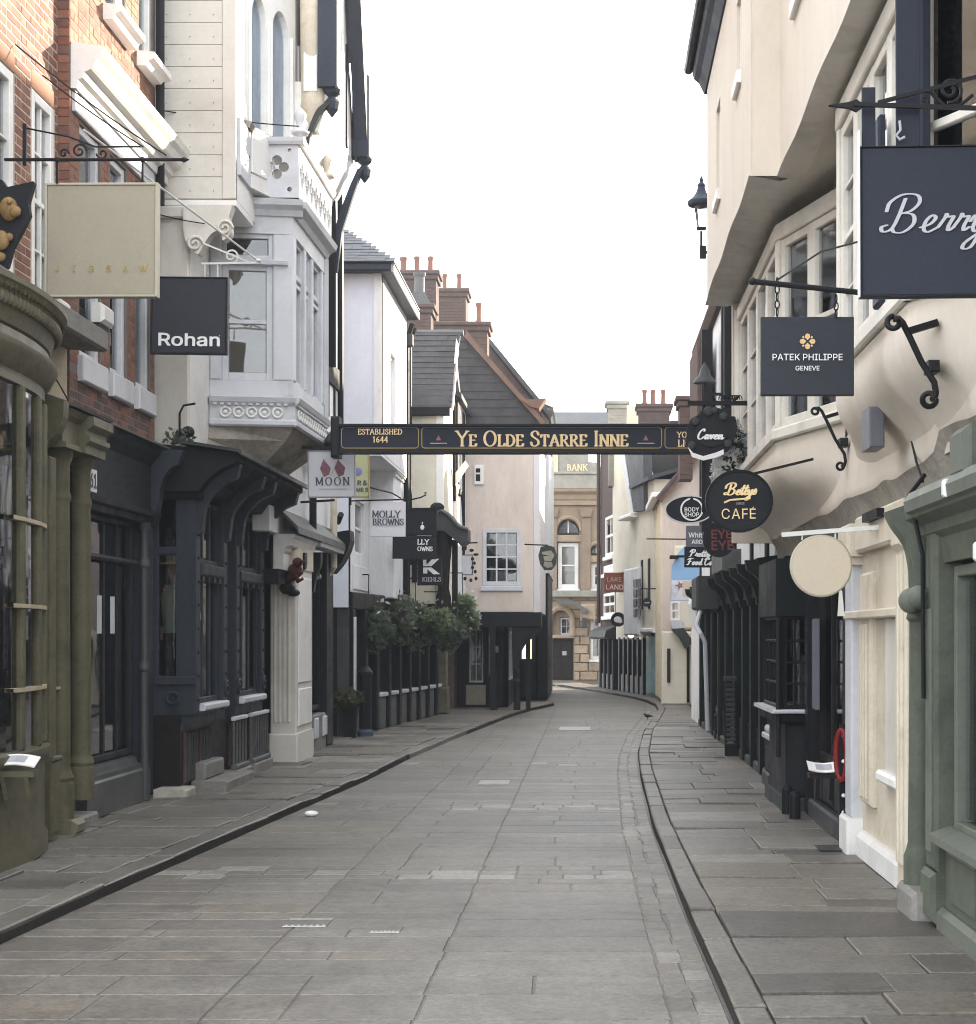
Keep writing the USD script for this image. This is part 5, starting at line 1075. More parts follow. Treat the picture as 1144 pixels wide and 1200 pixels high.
# ---- pink rendered house with slate-hung gable and black shop below
Pk = thing('pink_gabled_house', 'pink rendered house end with many-paned window, dark gable and open black shop corner', 'building', (-1.9, 38, 0))
FPc, FPl = FC(37.0), FL(-1.06)
wq = (xx(569, 37), xx(607, 37), zz(684, 37), zz(623, 37))
part(Pk, 'wall', wallm(FPc, -2.9, -1.20, 2.12, 6.0, .25, [(wq[0], wq[1], wq[2], wq[3])]), 'pink_render'); part(Pk, 'corner_strip', MB(FPc).box(-1.198, -1.06, 2.1, 6.12, -.25, .012, .01), 'lilac_render')
window(Pk, FPc, wq[0] - .06, wq[1] + .06, wq[2] - .05, wq[3] + .06, .02, 3, 4, 'white_grey', fw=.085, bw=.035, dep=.1, rail=False, sill=.03)
part(Pk, 'gable', MB(FPc).poly(Polygon([(-2.9, 6.0), (-1.06, 6.0), (-1.02, 6.15), (-2.62, 8.05), (-2.9, 8.05)]), -.2, .03), 'slate_hung')
tiles(Pk, FPc, -2.88, -1.05, (.032, 6.0), (.03, 8.0), 'slate_hung', .18, .25, 'hung_tiles', clip=lambda t: (-2.88, -1.05 - 1.55 * t))
part(Pk, 'verge_board', MB(FPc).bar((-2.66, .08, 8.1), (-.95, .08, 6.16), .16, .10), 'clay_tile')
part(Pk, 'roof', MB(FPc).hexa([(-.90, -5.2, 6.0), (-.90, .14, 6.0), (-2.66, .14, 8.1), (-2.66, -5.2, 8.1), (-.86, -5.2, 6.1), (-.86, .14, 6.1), (-2.66, .14, 8.22), (-2.66, -5.2, 8.22)]), 'clay_tile')
part(Pk, 'roof', MB(FPc).hexa([(-4.6, -5.2, 6.0), (-4.6, -.1, 6.0), (-2.66, -.1, 8.1), (-2.66, -5.2, 8.1), (-4.6, -5.2, 6.1), (-4.6, -.1, 6.1), (-2.66, -.1, 8.22), (-2.66, -5.2, 8.22)]), 'slate')
part(Pk, 'eaves_flare', MB(FPc).poly(Polygon([(xx(612, 37), zz(470, 37)), (xx(640, 37), zz(468, 37)), (xx(632, 37), zz(480, 37)), (xx(622, 37), zz(478, 37))]), -.4, .2), 'clay_tile')
part(Pk, 'street_wall', wallm(FPl, 37.25, 42, 2.1, 6.1, .25), 'lilac_render')
shell(Pk, FPl, 37.3, 42, 2.1, 6.0, 1.7, 'interior')
part(Pk, 'small_window', MB(FPc).box(xx(556, 37), xx(567, 37), zz(568, 37), zz(545, 37), .001, .05, .01), 'white_paint')
part(Pk, 'small_window_pane', MB(FPc).box(xx(558, 37), xx(563, 37), zz(564, 37), zz(556, 37), .05, .056).box(xx(558, 37), xx(563, 37), zz(554, 37), zz(549, 37), .05, .056), 'black_paint')
part(Pk, 'jetty_beam', MB(FPc).box(-2.9, -1.02, 1.78, 2.11, -.5, .10, .02), 'black_paint'); part(Pk, 'soffit', MB(FPc).box(-3.0, -1.03, 2.06, 2.1, -4.9, -.51), 'black_timber')
part(Pk, 'shop_back', wallm(FC(38.2), -3.1, -1.8, 0, 2.05, .1, [(-2.68, -2.36, .55, 1.75)]), 'black_paint')
window(Pk, FC(38.2), -2.68, -2.36, .55, 1.75, -.02, 2, 3, 'white_grey', fw=.035, rail=False, bw=.03)
part(Pk, 'door', MB(FC(38.15)).box(xx(571, 38.1), xx(588, 38.1), .02, 1.7, -.05, .02, .01), 'black_paint'); part(Pk, 'door_head', MB(FC(38.15)).box(xx(569, 38.1), xx(590, 38.1), 1.7, 1.9, -.05, .04, .01), 'lead_dark')
part(Pk, 'notice', MB(FC(38.1)).box(xx(577, 38), xx(584, 38), zz(765, 38), zz(757, 38), .0, .01), 'letter_grey')
part(Pk, 'panel', MB(FC(38.2)).box(-2.75, -2.3, .05, .5, .001, .03, .01), 'interior_pale')
part(Pk, 'corner_shop_wall', MB(FL(-1.8)).box(38.2, 41.9, .02, 2.05, -.1, .0), 'black_paint')
window(Pk, FL(-1.75), 38.4, 40.6, .6, 1.7, -.01, 2, 1, 'white_grey', fw=.05)
for px, D_, w in ((577, 36.6, .11), (605, 37.0, .12), (619, 37.4, .10)):
    x = xx(px, D_); part(Pk, 'post', MB().blk(x - w / 2, x + w / 2, D_ + .1 - w / 2, D_ + .1 + w / 2, -.02, 1.8, .01), 'black_paint')
part(Pk, 'corner_bracket', MB(FPc).poly(Polygon([(xx(600, 37), 1.78), (-1.02, 1.78), (-1.03, 1.68)] + crom([(-1.12, 1.62), (-1.36, 1.42), (-1.5, 1.1), (-1.54, .6), (-1.55, 0)]) + [(-1.62, 0), (-1.66, 1.4)]), -.14, .06), 'black_timber')
part(Pk, 'menu_board', MB(FPc).box(xx(573, 36.9), xx(579, 36.9), zz(792, 37), zz(742, 37), .14, .16), 'letter_dark')
for k in range(9): part(Pk, 'menu_lettering', MB(FPc).box(xx(574, 36.9), xx(574 + 2 + (k * 7) % 3, 36.9), zz(746 + k * 5, 37), zz(749 + k * 5, 37), .161, .164), 'letter_grey')

# ---- brick houses with chimneys behind
Q = thing('brick_house', 'dark brick house with steep roof rising behind the pink gable', 'building', (-3.6, 43, 0))
part(Q, 'wall', MB().blk(-7, -2.95, 37.4, 46, 0, 7.2), 'brick_far_dark')
part(Q, 'roof', MB(FC(42.5)).hexa([(-.95, -3.5, 7.0), (-.95, .0, 7.0), (-2.62, .0, 9.05), (-2.62, -3.5, 9.05), (-.90, -3.5, 7.1), (-.90, .0, 7.1), (-2.62, .0, 9.2), (-2.62, -3.5, 9.2)]), 'slate')
part(Q, 'gable_wall', MB(FC(42.55)).poly(Polygon([(-2.95, 2.4), (-1.2, 2.4), (-1.2, 7.2), (-2.6, 9.0), (-2.95, 9.0)]), -3.3, -.1), 'brick_far_dark')
part(Q, 'roof', MB().hexa([(-7, 37.4, 7.2), (-2.9, 37.4, 7.2), (-2.9, 41.5, 8.6), (-7, 41.5, 8.6), (-7, 46, 7.2), (-2.9, 46, 7.2), (-2.9, 41.6, 8.6), (-7, 41.6, 8.6)]), 'slate')
def chimney(D_, x0, x1, ytop, zb, pots, label, mat='brick_far', extra=None, cap=True):
    X0, X1, zt = xx(x0, D_), xx(x1, D_), zz(ytop, D_)
    t = thing('chimney', label, 'chimney', ((X0 + X1) / 2, D_, zb))
    part(t, 'stack', MB(FC(D_)).box(X0, X1, zb, zt - .22, -.8, .0), mat)
    nb = MB(FC(D_)); k = 0; z = zb + .1
    while z < zt - .3:
        u = X0 + (.11 if k % 2 else .0)
        while u < X1 - .05:
            nb.box(u + .006, min(u + .22, X1) - .006, z + .005, z + .07, .0005, .008 + NR.uniform(0, .004)); u += .23
        z += .078; k += 1
    part(t, 'brick_courses', nb, mat, kind='stuff')
    part(t, 'corbel', MB(FC(D_)).box(X0 - .05, X1 + .05, zt - .22, zt - .1, -.85, .05, .02).box(X0 - .09, X1 + .09, zt - .1, zt, -.89, .09, .02), mat)
    for px, y0, w, m in pots:
        X, z1, r = xx(px, D_), zz(y0, D_), w * D_ / F / 2
        part(t, 'pot', MB().lathe([(r * 1.1, zt - .02), (r * 1.05, zt + .06), (r * .85, zt + .1), (r * .8, z1 - .1), (r * 1.0, z1 - .06), (r * 1.0, z1), (r * .7, z1), (r * .65, z1 - .1)], X, D_ + .35, 12), m, smooth=35)
    return t
chimney(41, 464, 511, 317, 6.5, [(471, 298, 9, 'terracotta'), (487, 297, 7, 'terracotta'), (503, 297, 7, 'terracotta')], 'tall brick chimney stack with three pots, leftmost of the chimneys', 'brick_far_dark')
c2 = chimney(38.5, 480, 505, 356, 6.3, [(490, 316, 15, 'lead')], 'narrow shouldered brick chimney with one wide grey pot', 'brick_far')
part(c2, 'shoulder', MB(FC(38.5)).poly(Polygon([(xx(478, 38.5), zz(358, 38.5)), (xx(506, 38.5), zz(358, 38.5)), (xx(498, 38.5), zz(342, 38.5)), (xx(484, 38.5), zz(342, 38.5))]), -.7, .02), 'lead')
chimney(44, 512, 546, 338, 6.5, [(520, 318, 6, 'terracotta'), (537, 318, 6, 'terracotta')], 'square brick chimney stack carrying two slim red pots', 'brick_far')
chimney(40, 506, 571, 377, 6.3, [(560, 352, 7, 'terracotta')], 'broad low brick chimney with a single red pot at its far end', 'brick_far')

# ---- white house beyond the pink one and the stone bank that closes the view
Wh = thing('white_house', 'sunlit white house edge beyond the pink gabled house', 'building', (-1.2, 46, 0))
part(Wh, 'wall', MB().blk(-5, -1.02, 43.5, 50, 3.2, 7.4), 'white_render'); part(Wh, 'shop', MB().blk(-5, -1.06, 44, 50, 0, 3.2), 'black_paint'); part(Wh, 'roof', MB().hexa([(-5, 43.4, 7.41), (-.9, 43.4, 7.41), (-.9, 50, 7.41), (-5, 50, 7.41), (-5, 43.4, 8.4), (-3.2, 43.4, 8.4), (-3.2, 50, 8.4), (-5, 50, 8.4)]), 'slate')
part(Wh, 'glowing_patch', MB(FC(43.9)).box(xx(612, 44), xx(623, 44), zz(772, 44), zz(742, 44), .0, .02), 'passage_glow')  # glowing sheet, added for the lit building glimpsed through the passage
part(Wh, 'pale_post', MB().blk(xx(629, 44) - .03, xx(629, 44) + .03, 44, 44.1, 0, 1.7), 'gold_dull').__str__()
Bk = thing('stone_bank', 'classical sandstone bank with arched windows closing the end of the street', 'building', (-.5, 61, 0))
FBk = FC(61)
def bx(px): return xx(px, 61)
def bz(py): return zz(py, 61)
win = [(653, 679, 606, 690), (692, 706, 630, 690), (618, 634, 606, 690)]
g = sbox(bx(560), bz(690), bx(760), bz(592))
for a, b, c, d in win: g = g.difference(sbox(bx(a), bz(d), bx(b), bz(c + 16)).union(Polygon(arc(bx((a + b) / 2), bz(c + 16), (bx(b) - bx(a)) / 2, (bx(b) - bx(a)) / 2 * 1.05, 0, 180, 14))))
part(Bk, 'wall', MB(FBk).poly(g, -.4, 0), 'sandstone')
for k, (a, b, c, d) in enumerate(win[:2]):
    window(Bk, FBk, bx(a) + .03, bx(b) - .03, bz(d), bz(c + 30), -.1, 1, 2, 'white_paint', fw=.14, dep=.12, sill=.15, blind='blind', bd=.35)
    part(Bk, 'fanlight', MB(FBk).poly(Polygon(arc(bx((a + b) / 2), bz(c + 18), (bx(b) - bx(a)) / 2 - .05, (bx(b) - bx(a)) / 2 - .02, 0, 180, 14)), -.2, -.18), 'glass_far')
    part(Bk, 'fanlight_bar', MB(FBk).tube([(bx((a + b) / 2), -.17, bz(c + 18)), (bx((a + b) / 2), -.17, bz(c + 4))], .03, 6), 'white_paint')
    part(Bk, 'window_arch', MB(FBk).tube([(p[0], .02, p[1]) for p in arc(bx((a + b) / 2), bz(c + 16), (bx(b) - bx(a)) / 2 + .07, (bx(b) - bx(a)) / 2 + .09, 0, 180, 16)], .07, 6), 'sandstone_b')
    part(Bk, 'impost', MB(FBk).box(bx(a) - .1, bx(b) + .1, bz(c + 29), bz(c + 21), -.08, .03, .02), 'sandstone_b')
for px in (647.5, 687): 
    part(Bk, 'pilaster', MB(FBk).box(bx(px - 5.5), bx(px + 5.5), bz(692), bz(606), .001, .14, .02), 'sandstone_c'); part(Bk, 'capital', MB(FBk).poly(Polygon([(bx(px - 5.5), bz(606)), (bx(px + 5.5), bz(606)), (bx(px + 8), bz(596)), (bx(px - 8), bz(596))]), .001, .2), 'sandstone_c')
part(Bk, 'cornice', MB(FBk).extr([(-.4, bz(592)), (.12, bz(592)), (.12, bz(587)), (.2, bz(585)), (.22, bz(580)), (.45, bz(577)), (.5, bz(574)), (-.4, bz(573))], bx(560), bx(760)), 'sandstone_b')
part(Bk, 'parapet', MB(FBk).box(bx(560), bx(760), bz(573), bz(556), -.5, .05, .03).box(bx(560), bx(760), bz(556), bz(553), -.5, .10, .02), 'grey_stone')
part(Bk, 'attic', MB(FBk).poly(Polygon([(bx(640), bz(553)), (bx(705), bz(553)), (bx(703), bz(542)), (bx(690), bz(541)), (bx(688), bz(520)), (bx(640), bz(520))]), -.6, -.05), 'grey_stone')
part(Bk, 'lettering', MB().text(centred(letters('BANK', .22, SER), 0, 0), (bx(677), 60.93, bz(548)), (1, 0, 0), (0, -1, 0)), 'gold_bright')
part(Bk, 'yellow_panel', MB(FBk).box(bx(641), bx(652), bz(630), bz(604), .0, .05), 'sign_yellow'); part(Bk, 'yellow_panel', MB(FBk).box(bx(641), bx(654), bz(555), bz(530), -.04, .0), 'sign_yellow')
part(Bk, 'roof', MB(FBk).loft([[(bx(600), -.5, bz(521)), (bx(760), -.5, bz(521))], [(bx(600), -3, bz(470)), (bx(760), -3, bz(470))]]), 'slate_b')
# ground floor: rusticated blocks, arched doorway
dr = sbox(bx(643), 0, bx(672), bz(748)); ar = bx(671) - bx(657.5); ac = Polygon([(bx(644), bz(745)), (bx(671), bz(745))] + arc(bx(657.5), bz(726), ar, ar, 0, 180, 18))
part(Bk, 'base_wall', MB(FBk).poly(sbox(bx(560), -.1, bx(760), bz(690)).difference(dr).difference(ac).difference(sbox(bx(692), bz(773), bx(705), bz(722))), -.5, -.06), 'sandstone_c')
z = 0.02; k = 0
while z < bz(700) - .1:
    u = bx(596) + (.3 if k % 2 else 0)
    while u < bx(708):
        blk = sbox(u, z, min(u + .62, bx(708)), z + .3).difference(dr.buffer(.03)).difference(ac.buffer(.08)).difference(sbox(bx(691), bz(775), bx(706), bz(720)))
        if not blk.is_empty and blk.area > .02:
            for gg in getattr(blk, 'geoms', [blk]): part(Bk, 'stone_block', MB(FBk).poly(gg.buffer(-.012), -.06, NR.uniform(.0, .02)), R.choice(['sandstone', 'sandstone_b', 'sandstone_c', 'sandstone']))
        u += .64
    z += .315; k += 1
part(Bk, 'string_course', MB(FBk).box(bx(560), bx(760), bz(700), bz(692), -.05, .18, .03), 'grey_stone')
part(Bk, 'door_arch', MB(FBk).tube([(p[0], .03, p[1]) for p in [(bx(671), bz(745))] + arc(bx(657.5), bz(726), ar, ar, 0, 180, 18) + [(bx(644), bz(745))]], .1, 8), 'sandstone_b')
part(Bk, 'tympanum', MB(FBk).poly(ac.difference(sbox(bx(656), bz(745), bx(671), bz(723))), -.3, -.2), 'sandstone_b')
window(Bk, FBk, bx(657), bx(671), bz(744), bz(724), -.15, 2, 2, 'white_grey', fw=.05, rail=False)
part(Bk, 'lintel', MB(FBk).box(bx(642), bx(673), bz(748), bz(744), -.2, .06, .02), 'sandstone_b')
dd_ = part(Bk, 'door', MB(FBk).box(bx(643), bx(672), .0, bz(748), -.3, -.22, .01), 'black_brown')
for a, b in ((645, 656.5), (658.5, 670)):
    for c, d in ((752, 770), (773, 795)): part(dd_, 'door_panel', MB(FBk).box(bx(a), bx(b), bz(d), bz(c), -.219, -.19, .02), 'black_brown')
part(Bk, 'notice', MB(FBk).box(bx(659), bx(664), bz(768), bz(763), -.188, -.18), 'letter_grey')
window(Bk, FBk, bx(692), bx(705), bz(773), bz(722), -.12, 1, 2, 'white_paint', fw=.1, sill=.1, blind='blind')
part(Bk, 'side_and_rear', MB().blk(bx(560), bx(760), 61.5, 70, -.1, bz(553)), 'sandstone_c')
part(Bk, 'door_hood', MB(FBk).poly(Polygon([(bx(652), bz(704)), (bx(672), bz(704)), (bx(690), bz(715)), (bx(686), bz(719)), (bx(672), bz(709)), (bx(654), bz(708))]), .19, .5), 'lead')
part(Bk, 'carved_block', MB(FBk).box(bx(680), bx(698), bz(728), bz(708), .0, .25, .08), 'sandstone_b'); part(Bk, 'wall_lamp', MB(FBk).box(bx(682), bx(688), bz(736), bz(724), .26, .45, .03), 'lead_dark')

# ---- things one sees behind the shop windows
def goods(parent, fr, u0, u1, z, v, n, mats, hmax, seed):
    g = random.Random(seed)
    for k in range(n):
        u = u0 + (u1 - u0) * (k + g.uniform(.2, .8)) / n; w, h = g.uniform(.05, .11), g.uniform(.4, 1) * hmax; kind = g.randrange(3); m = MB(fr)
        if kind == 0: m.box(u - w, u + w, z, z + h, v - .1, v, .012)
        elif kind == 1: m.lathe([(w * .7, z), (w * .8, z + h * .5), (w * .35, z + h * .75), (w * .4, z + h)], u, v - .08, 10)
        else: m.box(u - w * 1.3, u + w * 1.3, z + h * .35, z + h, v - .03, v, .006).box(u - .01, u + .01, z, z + h * .35, v - .03, v - .01)
        part(parent, 'display_item', m, g.choice(mats))
    part(parent, 'display_shelf', MB(fr).box(u0, u1, z - .03, z - .002, v - .35, v + .04), 'interior_pale')
GM = ['blind', 'straw', 'letter_grey', 'flag_red', 'cloth_green', 'interior_pale', 'gold_dull', 'white_grey']
goods(Bd, FA, 14.75, 16.4, .50, -.35, 7, GM, .6, 1)
goods(Bd, FA, 14.75, 16.4, 1.35, -.6, 6, GM, .4, 2)
goods(A, FA, 11.2, 13.0, .85, -.25, 7, GM, .5, 3)
goods(A, FA, 11.2, 13.0, 1.5, -.4, 6, GM, .5, 4)
goods(E, FE, 23.4, 24.5, .62, -.3, 4, GM, .5, 5)
goods(S, FSb, 2.0, 8.0, .66, -.3, 16, GM, .5, 6)
# ================================================================ RIGHT SIDE
# ---- big cream house: jettied upper floor, coved oriels, three shopfronts below
B = thing('cream_jettied_house', 'big cream plastered house with overhanging upper floor and coved oriel windows along the right side', 'building', (2.0, 13, 0))
FR2 = FRt(2.0); FU1 = FRt(1.5); FU2 = FRt(1.28)
hu1 = [(FU1.pu(934), FU1.pu(908), 6.12, 7.4)]
part(B, 'upper_wall', wallm(FU1, 5.0, 13.38, 5.2, 8.6, .25, [(11.5, 12.4, 6.2, 7.6), (8.4, 9.3, 6.3, 7.6)]), 'cream_plaster')
part(B, 'upper_wall', wallm(FU2, 13.36, 18.45, 5.2, 7.55, .25, [(14.35, 14.75, 6.35, 7.05), (16.6, 17.1, 5.95, 6.85)], 0), 'cream_plaster')
for a, b, c, d, f in ((11.5, 12.4, 6.2, 7.6, FU1), (8.4, 9.3, 6.3, 7.6, FU1), (14.35, 14.75, 6.35, 7.05, FU2), (16.6, 17.1, 5.95, 6.85, FU2)):
    window(B, f, a, b, c, d, -.03, 2, 2, fw=.06, dep=.1, sill=.07)
part(B, 'jetty_return', MB(FC(13.37)).box(1.28, 1.52, 5.2, 7.5, -.02, .0), 'cream_plaster')
part(B, 'jetty_soffit', MB().loft([[(1.255, y, 5.19 + .02 * math.sin(y * 3)) for y in np.linspace(13.36, 18.45, 20)], [(1.5, y, 5.16) for y in np.linspace(13.36, 18.45, 20)], [(2.1, y, 5.32) for y in np.linspace(13.36, 18.45, 20)]]), 'oriel_white', smooth=True)
part(B, 'jetty_soffit', MB().loft([[(1.475, y, 5.19 + .02 * math.sin(y * 3)) for y in np.linspace(5, 13.38, 30)], [(1.6, y, 5.17) for y in np.linspace(5, 13.38, 30)], [(2.1, y, 5.32) for y in np.linspace(5, 13.38, 30)]]), 'oriel_white', smooth=True)
part(B, 'eaves', MB(FU2).extr([(-.3, 7.5), (.02, 7.5), (.08, 7.62), (.13, 7.66), (.15, 7.72), (.15, 7.78), (-.3, 7.86)], 13.2, 18.6), 'barge_timber')
part(B, 'gutter', MB(FU2).tube([(13.2, .19, 7.78), (18.65, .19, 7.78)], .05, 8), 'black_paint')
part(B, 'roof', MB(FU2).hexa([(13.2, .18, 7.82), (18.65, .18, 7.82), (18.65, -3.6, 11.0), (13.2, -3.6, 11.0), (13.2, .18, 7.92), (18.65, .18, 7.92), (18.65, -3.6, 11.1), (13.2, -3.6, 11.1)]), 'clay_tile')
part(B, 'roof', MB(FU1).hexa([(5, .30, 8.6), (13.3, .30, 8.6), (13.3, -3.4, 10.0), (5, -3.4, 10.0), (5, .30, 8.7), (13.3, .30, 8.7), (13.3, -3.4, 10.1), (5, -3.4, 10.1)]), 'clay_tile')
part(B, 'rear_mass', MB().blk(4.9, 9, 5, 18.5, 0, 10.9), 'interior')
part(B, 'first_floor_wall', wallm(FR2, 5.0, 18.45, 2.62, 5.32, .12, [(8.4, 12.0, 3.5, 5.1), (13.5, 18.0, 3.5, 5.1)]), 'cream_plaster')
part(B, 'first_floor', MB().blk(2.13, 4.9, 5.0, 18.4, 2.9, 3.0), 'interior'); part(B, 'first_ceiling', MB().blk(2.13, 4.9, 5.0, 18.4, 5.35, 5.4), 'interior')
part(B, 'end_wall', MB().blk(1.55, 8, 18.38, 18.5, 2.6, 9.0), 'cream_plaster')
def oriel(pts, z0, z1, lights, posts, wd=.07, dark=None):
    """bay on a plan polyline; lights: per segment (columns, rows)"""
    for i, (p, q) in enumerate(zip(pts[:-1], pts[1:])):
        f = Fseg(p, q, (0, 9 if i == 0 else 12)); L = float(np.hypot(q[0] - p[0], q[1] - p[1]))
        nlt, c, r, bl = lights[i]
        e = np.linspace(.06, L - .06, nlt + 1)
        part(B, 'oriel_sill', MB(f).box(-.02, L + .02, z0 - .10, z0, -.1, .05, .015), 'oriel_white')
        part(B, 'oriel_head', MB(f).box(0, L, z1, z1 + .14, -.1, .02, .01), 'oriel_white')
        part(B, 'oriel_post', MB(f).box(0, .058, z0, z1, -.1, .012, .012), 'oriel_white'); part(B, 'oriel_post', MB(f).box(L - .058, L, z0, z1, -.1, .012, .012), 'oriel_white')
        for a, b in zip(e[:-1], e[1:]): window(B, f, a + .004, b - .004, z0 + .002, z1 - .002, -.01, c, r, 'oriel_white', fw=wd, dep=.08, blind=bl, bd=.1)
    zb = z0 - .10
    part(B, 'oriel_top', MB().loft([[(*p, z1 + .142) for p in pts], [(2.1, p[1], z1 + .142) for p in pts]]), 'oriel_white')
    part(B, 'oriel_base', MB().loft([[(*p, zb) for p in pts], [(2.1, p[1], zb) for p in pts]]), 'interior')
def cove(pts, z0, z1, bot):
    """double-curved plaster underside from the oriel's foot back to the wall"""
    prof = [(0, 1.0), (-.035, .985), (-.03, .95), (.0, .93), (-.03, .86), (-.05, .76), (-.03, .66), (.04, .55), (.16, .45), (.34, .36), (.54, .28), (.72, .20), (.86, .11), (.95, .04), (1, 0)]
    rows = [[((p[0] * (1 - t) + q[0] * t), (p[1] * (1 - t) + q[1] * t), z0 + (z1 - z0) * s) for p, q in zip(pts, bot)] for t, s in prof]
    part(B, 'oriel_cove', MB().loft(rows), 'cream_plaster', smooth=40)
def fine(P, n=8):
    P = [np.array(p, float) for p in P]; o = []
    for a, b in zip(P[:-1], P[1:]):
        for t in np.linspace(0, 1, n, endpoint=False): o.append(tuple(a * (1 - t) + b * t))
    return o + [tuple(P[-1])]
OA = [(2.06, 8.2), (1.68, 8.94), (1.68, 11.5), (2.0, 12.8)]
OB = [(1.98, 13.15), (1.60, 14.5), (1.60, 18.2), (1.95, 18.35)]
oriel(OA, 3.45, 5.0, [(1, 1, 2, 'curtain'), (4, 1, 4, None), (1, 1, 4, None)], 0)
oriel(OB, 3.35, 4.95, [(2, 1, 2, None), (4, 1, 3, None), (1, 1, 2, None)], 0)
for x, y in ((1.565, 8.73),):
    part(B, 'corner_post', MB(Fseg(OA[0], OA[1], (0, 9))).box(.62, .80, 3.45, 5.16, .03, .09, .012), 'sign_navy')
    part(B, 'corner_post', MB(Fseg(OA[1], OA[2], (0, 12))).box(.55, .75, 3.45, 4.5, .03, .07, .012), 'sign_navy')
bA = [(2.08, 8.05), (1.97, 8.9), (1.98, 11.5), (2.03, 12.9)]; bB = [(2.03, 12.9), (1.96, 14.4), (1.96, 18.2), (2.0, 18.4)]
cove(fine(OA), 2.72, 3.35, fine(bA)); cove(fine(OB), 2.62, 3.25, fine(bB))
# ragged foot of the plaster
ys = np.linspace(5, 18.4, 90); zed = [2.62 + .012 * math.sin(y * 2.1) + .05 * (meshkit.noise(np.array([[y * 2.3, 0, 0]]))[0] - .5) + (.10 if y < 9.6 else 0) for y in ys]
part(B, 'plaster_skirt', MB().loft([[(1.955, y, z) for y, z in zip(ys, zed)], [(1.935, y, z + .05) for y, z in zip(ys, zed)], [(1.955, y, z + .22) for y, z in zip(ys, zed)], [(1.99, y, z + .5) for y, z in zip(ys, zed)]]), 'cream_plaster', smooth=True)
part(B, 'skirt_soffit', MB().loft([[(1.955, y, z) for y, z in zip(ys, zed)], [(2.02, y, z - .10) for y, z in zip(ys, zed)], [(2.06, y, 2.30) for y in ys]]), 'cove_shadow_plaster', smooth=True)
part(B, 'grey_plate', MB(FC(10.3)).box(xx(1019, 10.3), xx(1037, 10.3), zz(524, 10.3), zz(476, 10.3), -.3, .0, .008), 'grey_plate')
# green shop, nearest
FGs = FRt(1.95)
part(B, 'green_fascia', MB(FGs).extr([(-.2, 2.0), (.0, 2.0), (.02, 2.14), (.06, 2.17), (.07, 2.22), (.14, 2.26), (.15, 2.34), (.13, 2.35), (-.2, 2.42)], 5.5, 9.75), 'green_paint')
part(B, 'green_blind_box', MB(FGs).extr([(.07, 2.25), (.17, 2.29), (.18, 2.35), (.15, 2.40), (.05, 2.43)], 5.5, 9.6), 'green_light')
part(B, 'green_end_scroll', MB(FGs).box(8.15, 8.5, 2.36, 2.62, -.02, .16, .04), 'green_light')
window(B, FGs, 5.8, 9.3, .52, 1.98, -.04, 5, 1, 'green_light', fw=.06, bw=.06, dep=.1, name='shop_window')
part(B, 'green_sill', MB(FGs).extr([(-.1, .46), (.06, .46), (.09, .48), (.09, .52), (-.02, .56), (-.1, .56)], 5.6, 9.33), 'green_light')
part(B, 'green_riser', MB(FGs).box(5.6, 9.32, .12, .46, -.2, .0), 'green_paint'); part(B, 'green_plinth', MB(FGs).extr([(-.2, -.03), (.05, -.03), (.05, .09), (.02, .12), (-.2, .13)], 5.6, 9.32), 'green_light')
for k in range(5): part(B, 'riser_panel', MB(FGs).box(5.75 + .7 * k, 6.35 + .7 * k, .17, .42, .001, .016, .006), 'green_paint'); part(B, 'panel_moulding', MB(FGs).box(5.72 + .7 * k, 6.38 + .7 * k, .425, .44, .0, .022), 'green_light')
part(B, 'green_pilaster', MB(FGs).box(9.36, 9.62, .30, 2.24, -.1, .05, .02).box(9.33, 9.65, .02, .30, -.1, .08, .03), 'green_paint'); part(B, 'green_pilaster_panel', MB(FGs).box(9.42, 9.56, .4, 1.75, .051, .065, .008), 'green_light')
part(B, 'green_column', MB(FGs).lathe([(.10, .16), (.10, .32), (.085, .36), (.075, .40), (.068, 1.0), (.066, 1.68), (.085, 1.70), (.075, 1.74), (.10, 1.80), (.10, 1.84), (.07, 1.88), (.075, 2.05), (.10, 2.2), (.11, 2.3)], 9.92, .02, 16), 'green_paint', smooth=35)
part(B, 'green_capital', MB(FGs).ball((9.78, .10, 1.80), .075, (1, 1, 1), 2).ball((9.60, .09, 1.82), .065, (1, 1, 1), 2).box(9.55, 10.0, 1.75, 1.86, -.05, .10, .03), 'green_light', smooth=True)
part(B, 'green_console', MB(Fr((1.95, 9.95), (-1, 0), (0, -1))).poly(Polygon([(.0, 1.9), (.06, 1.92)] + crom([(.07, 1.98), (.10, 2.12), (.18, 2.24), (.22, 2.32)]) + [(.0, 2.4)]), -.09, .09), 'green_light')
part(B, 'column_base', MB(FGs).box(9.55, 10.06, -.03, .16, -.1, .14, .03), 'ledge_stone')
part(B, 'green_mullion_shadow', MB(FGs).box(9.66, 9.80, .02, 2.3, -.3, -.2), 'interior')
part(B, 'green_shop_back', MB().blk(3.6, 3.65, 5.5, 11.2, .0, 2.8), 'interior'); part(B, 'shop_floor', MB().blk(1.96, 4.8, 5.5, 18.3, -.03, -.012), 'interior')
part(B, 'drain_cable', MB(FGs).tube([(9.75, .03, 2.52), (9.7, .13, 2.40), (9.55, .13, 2.28), (9.5, .09, 2.05), (9.5, .085, 1.25)], .014, 6), 'black_paint')
part(B, 'cable', MB(FGs).tube([(10.3, .0, 2.78), (10.0, .03, 2.62), (9.75, .04, 2.48)], .008, 5), 'black_paint')
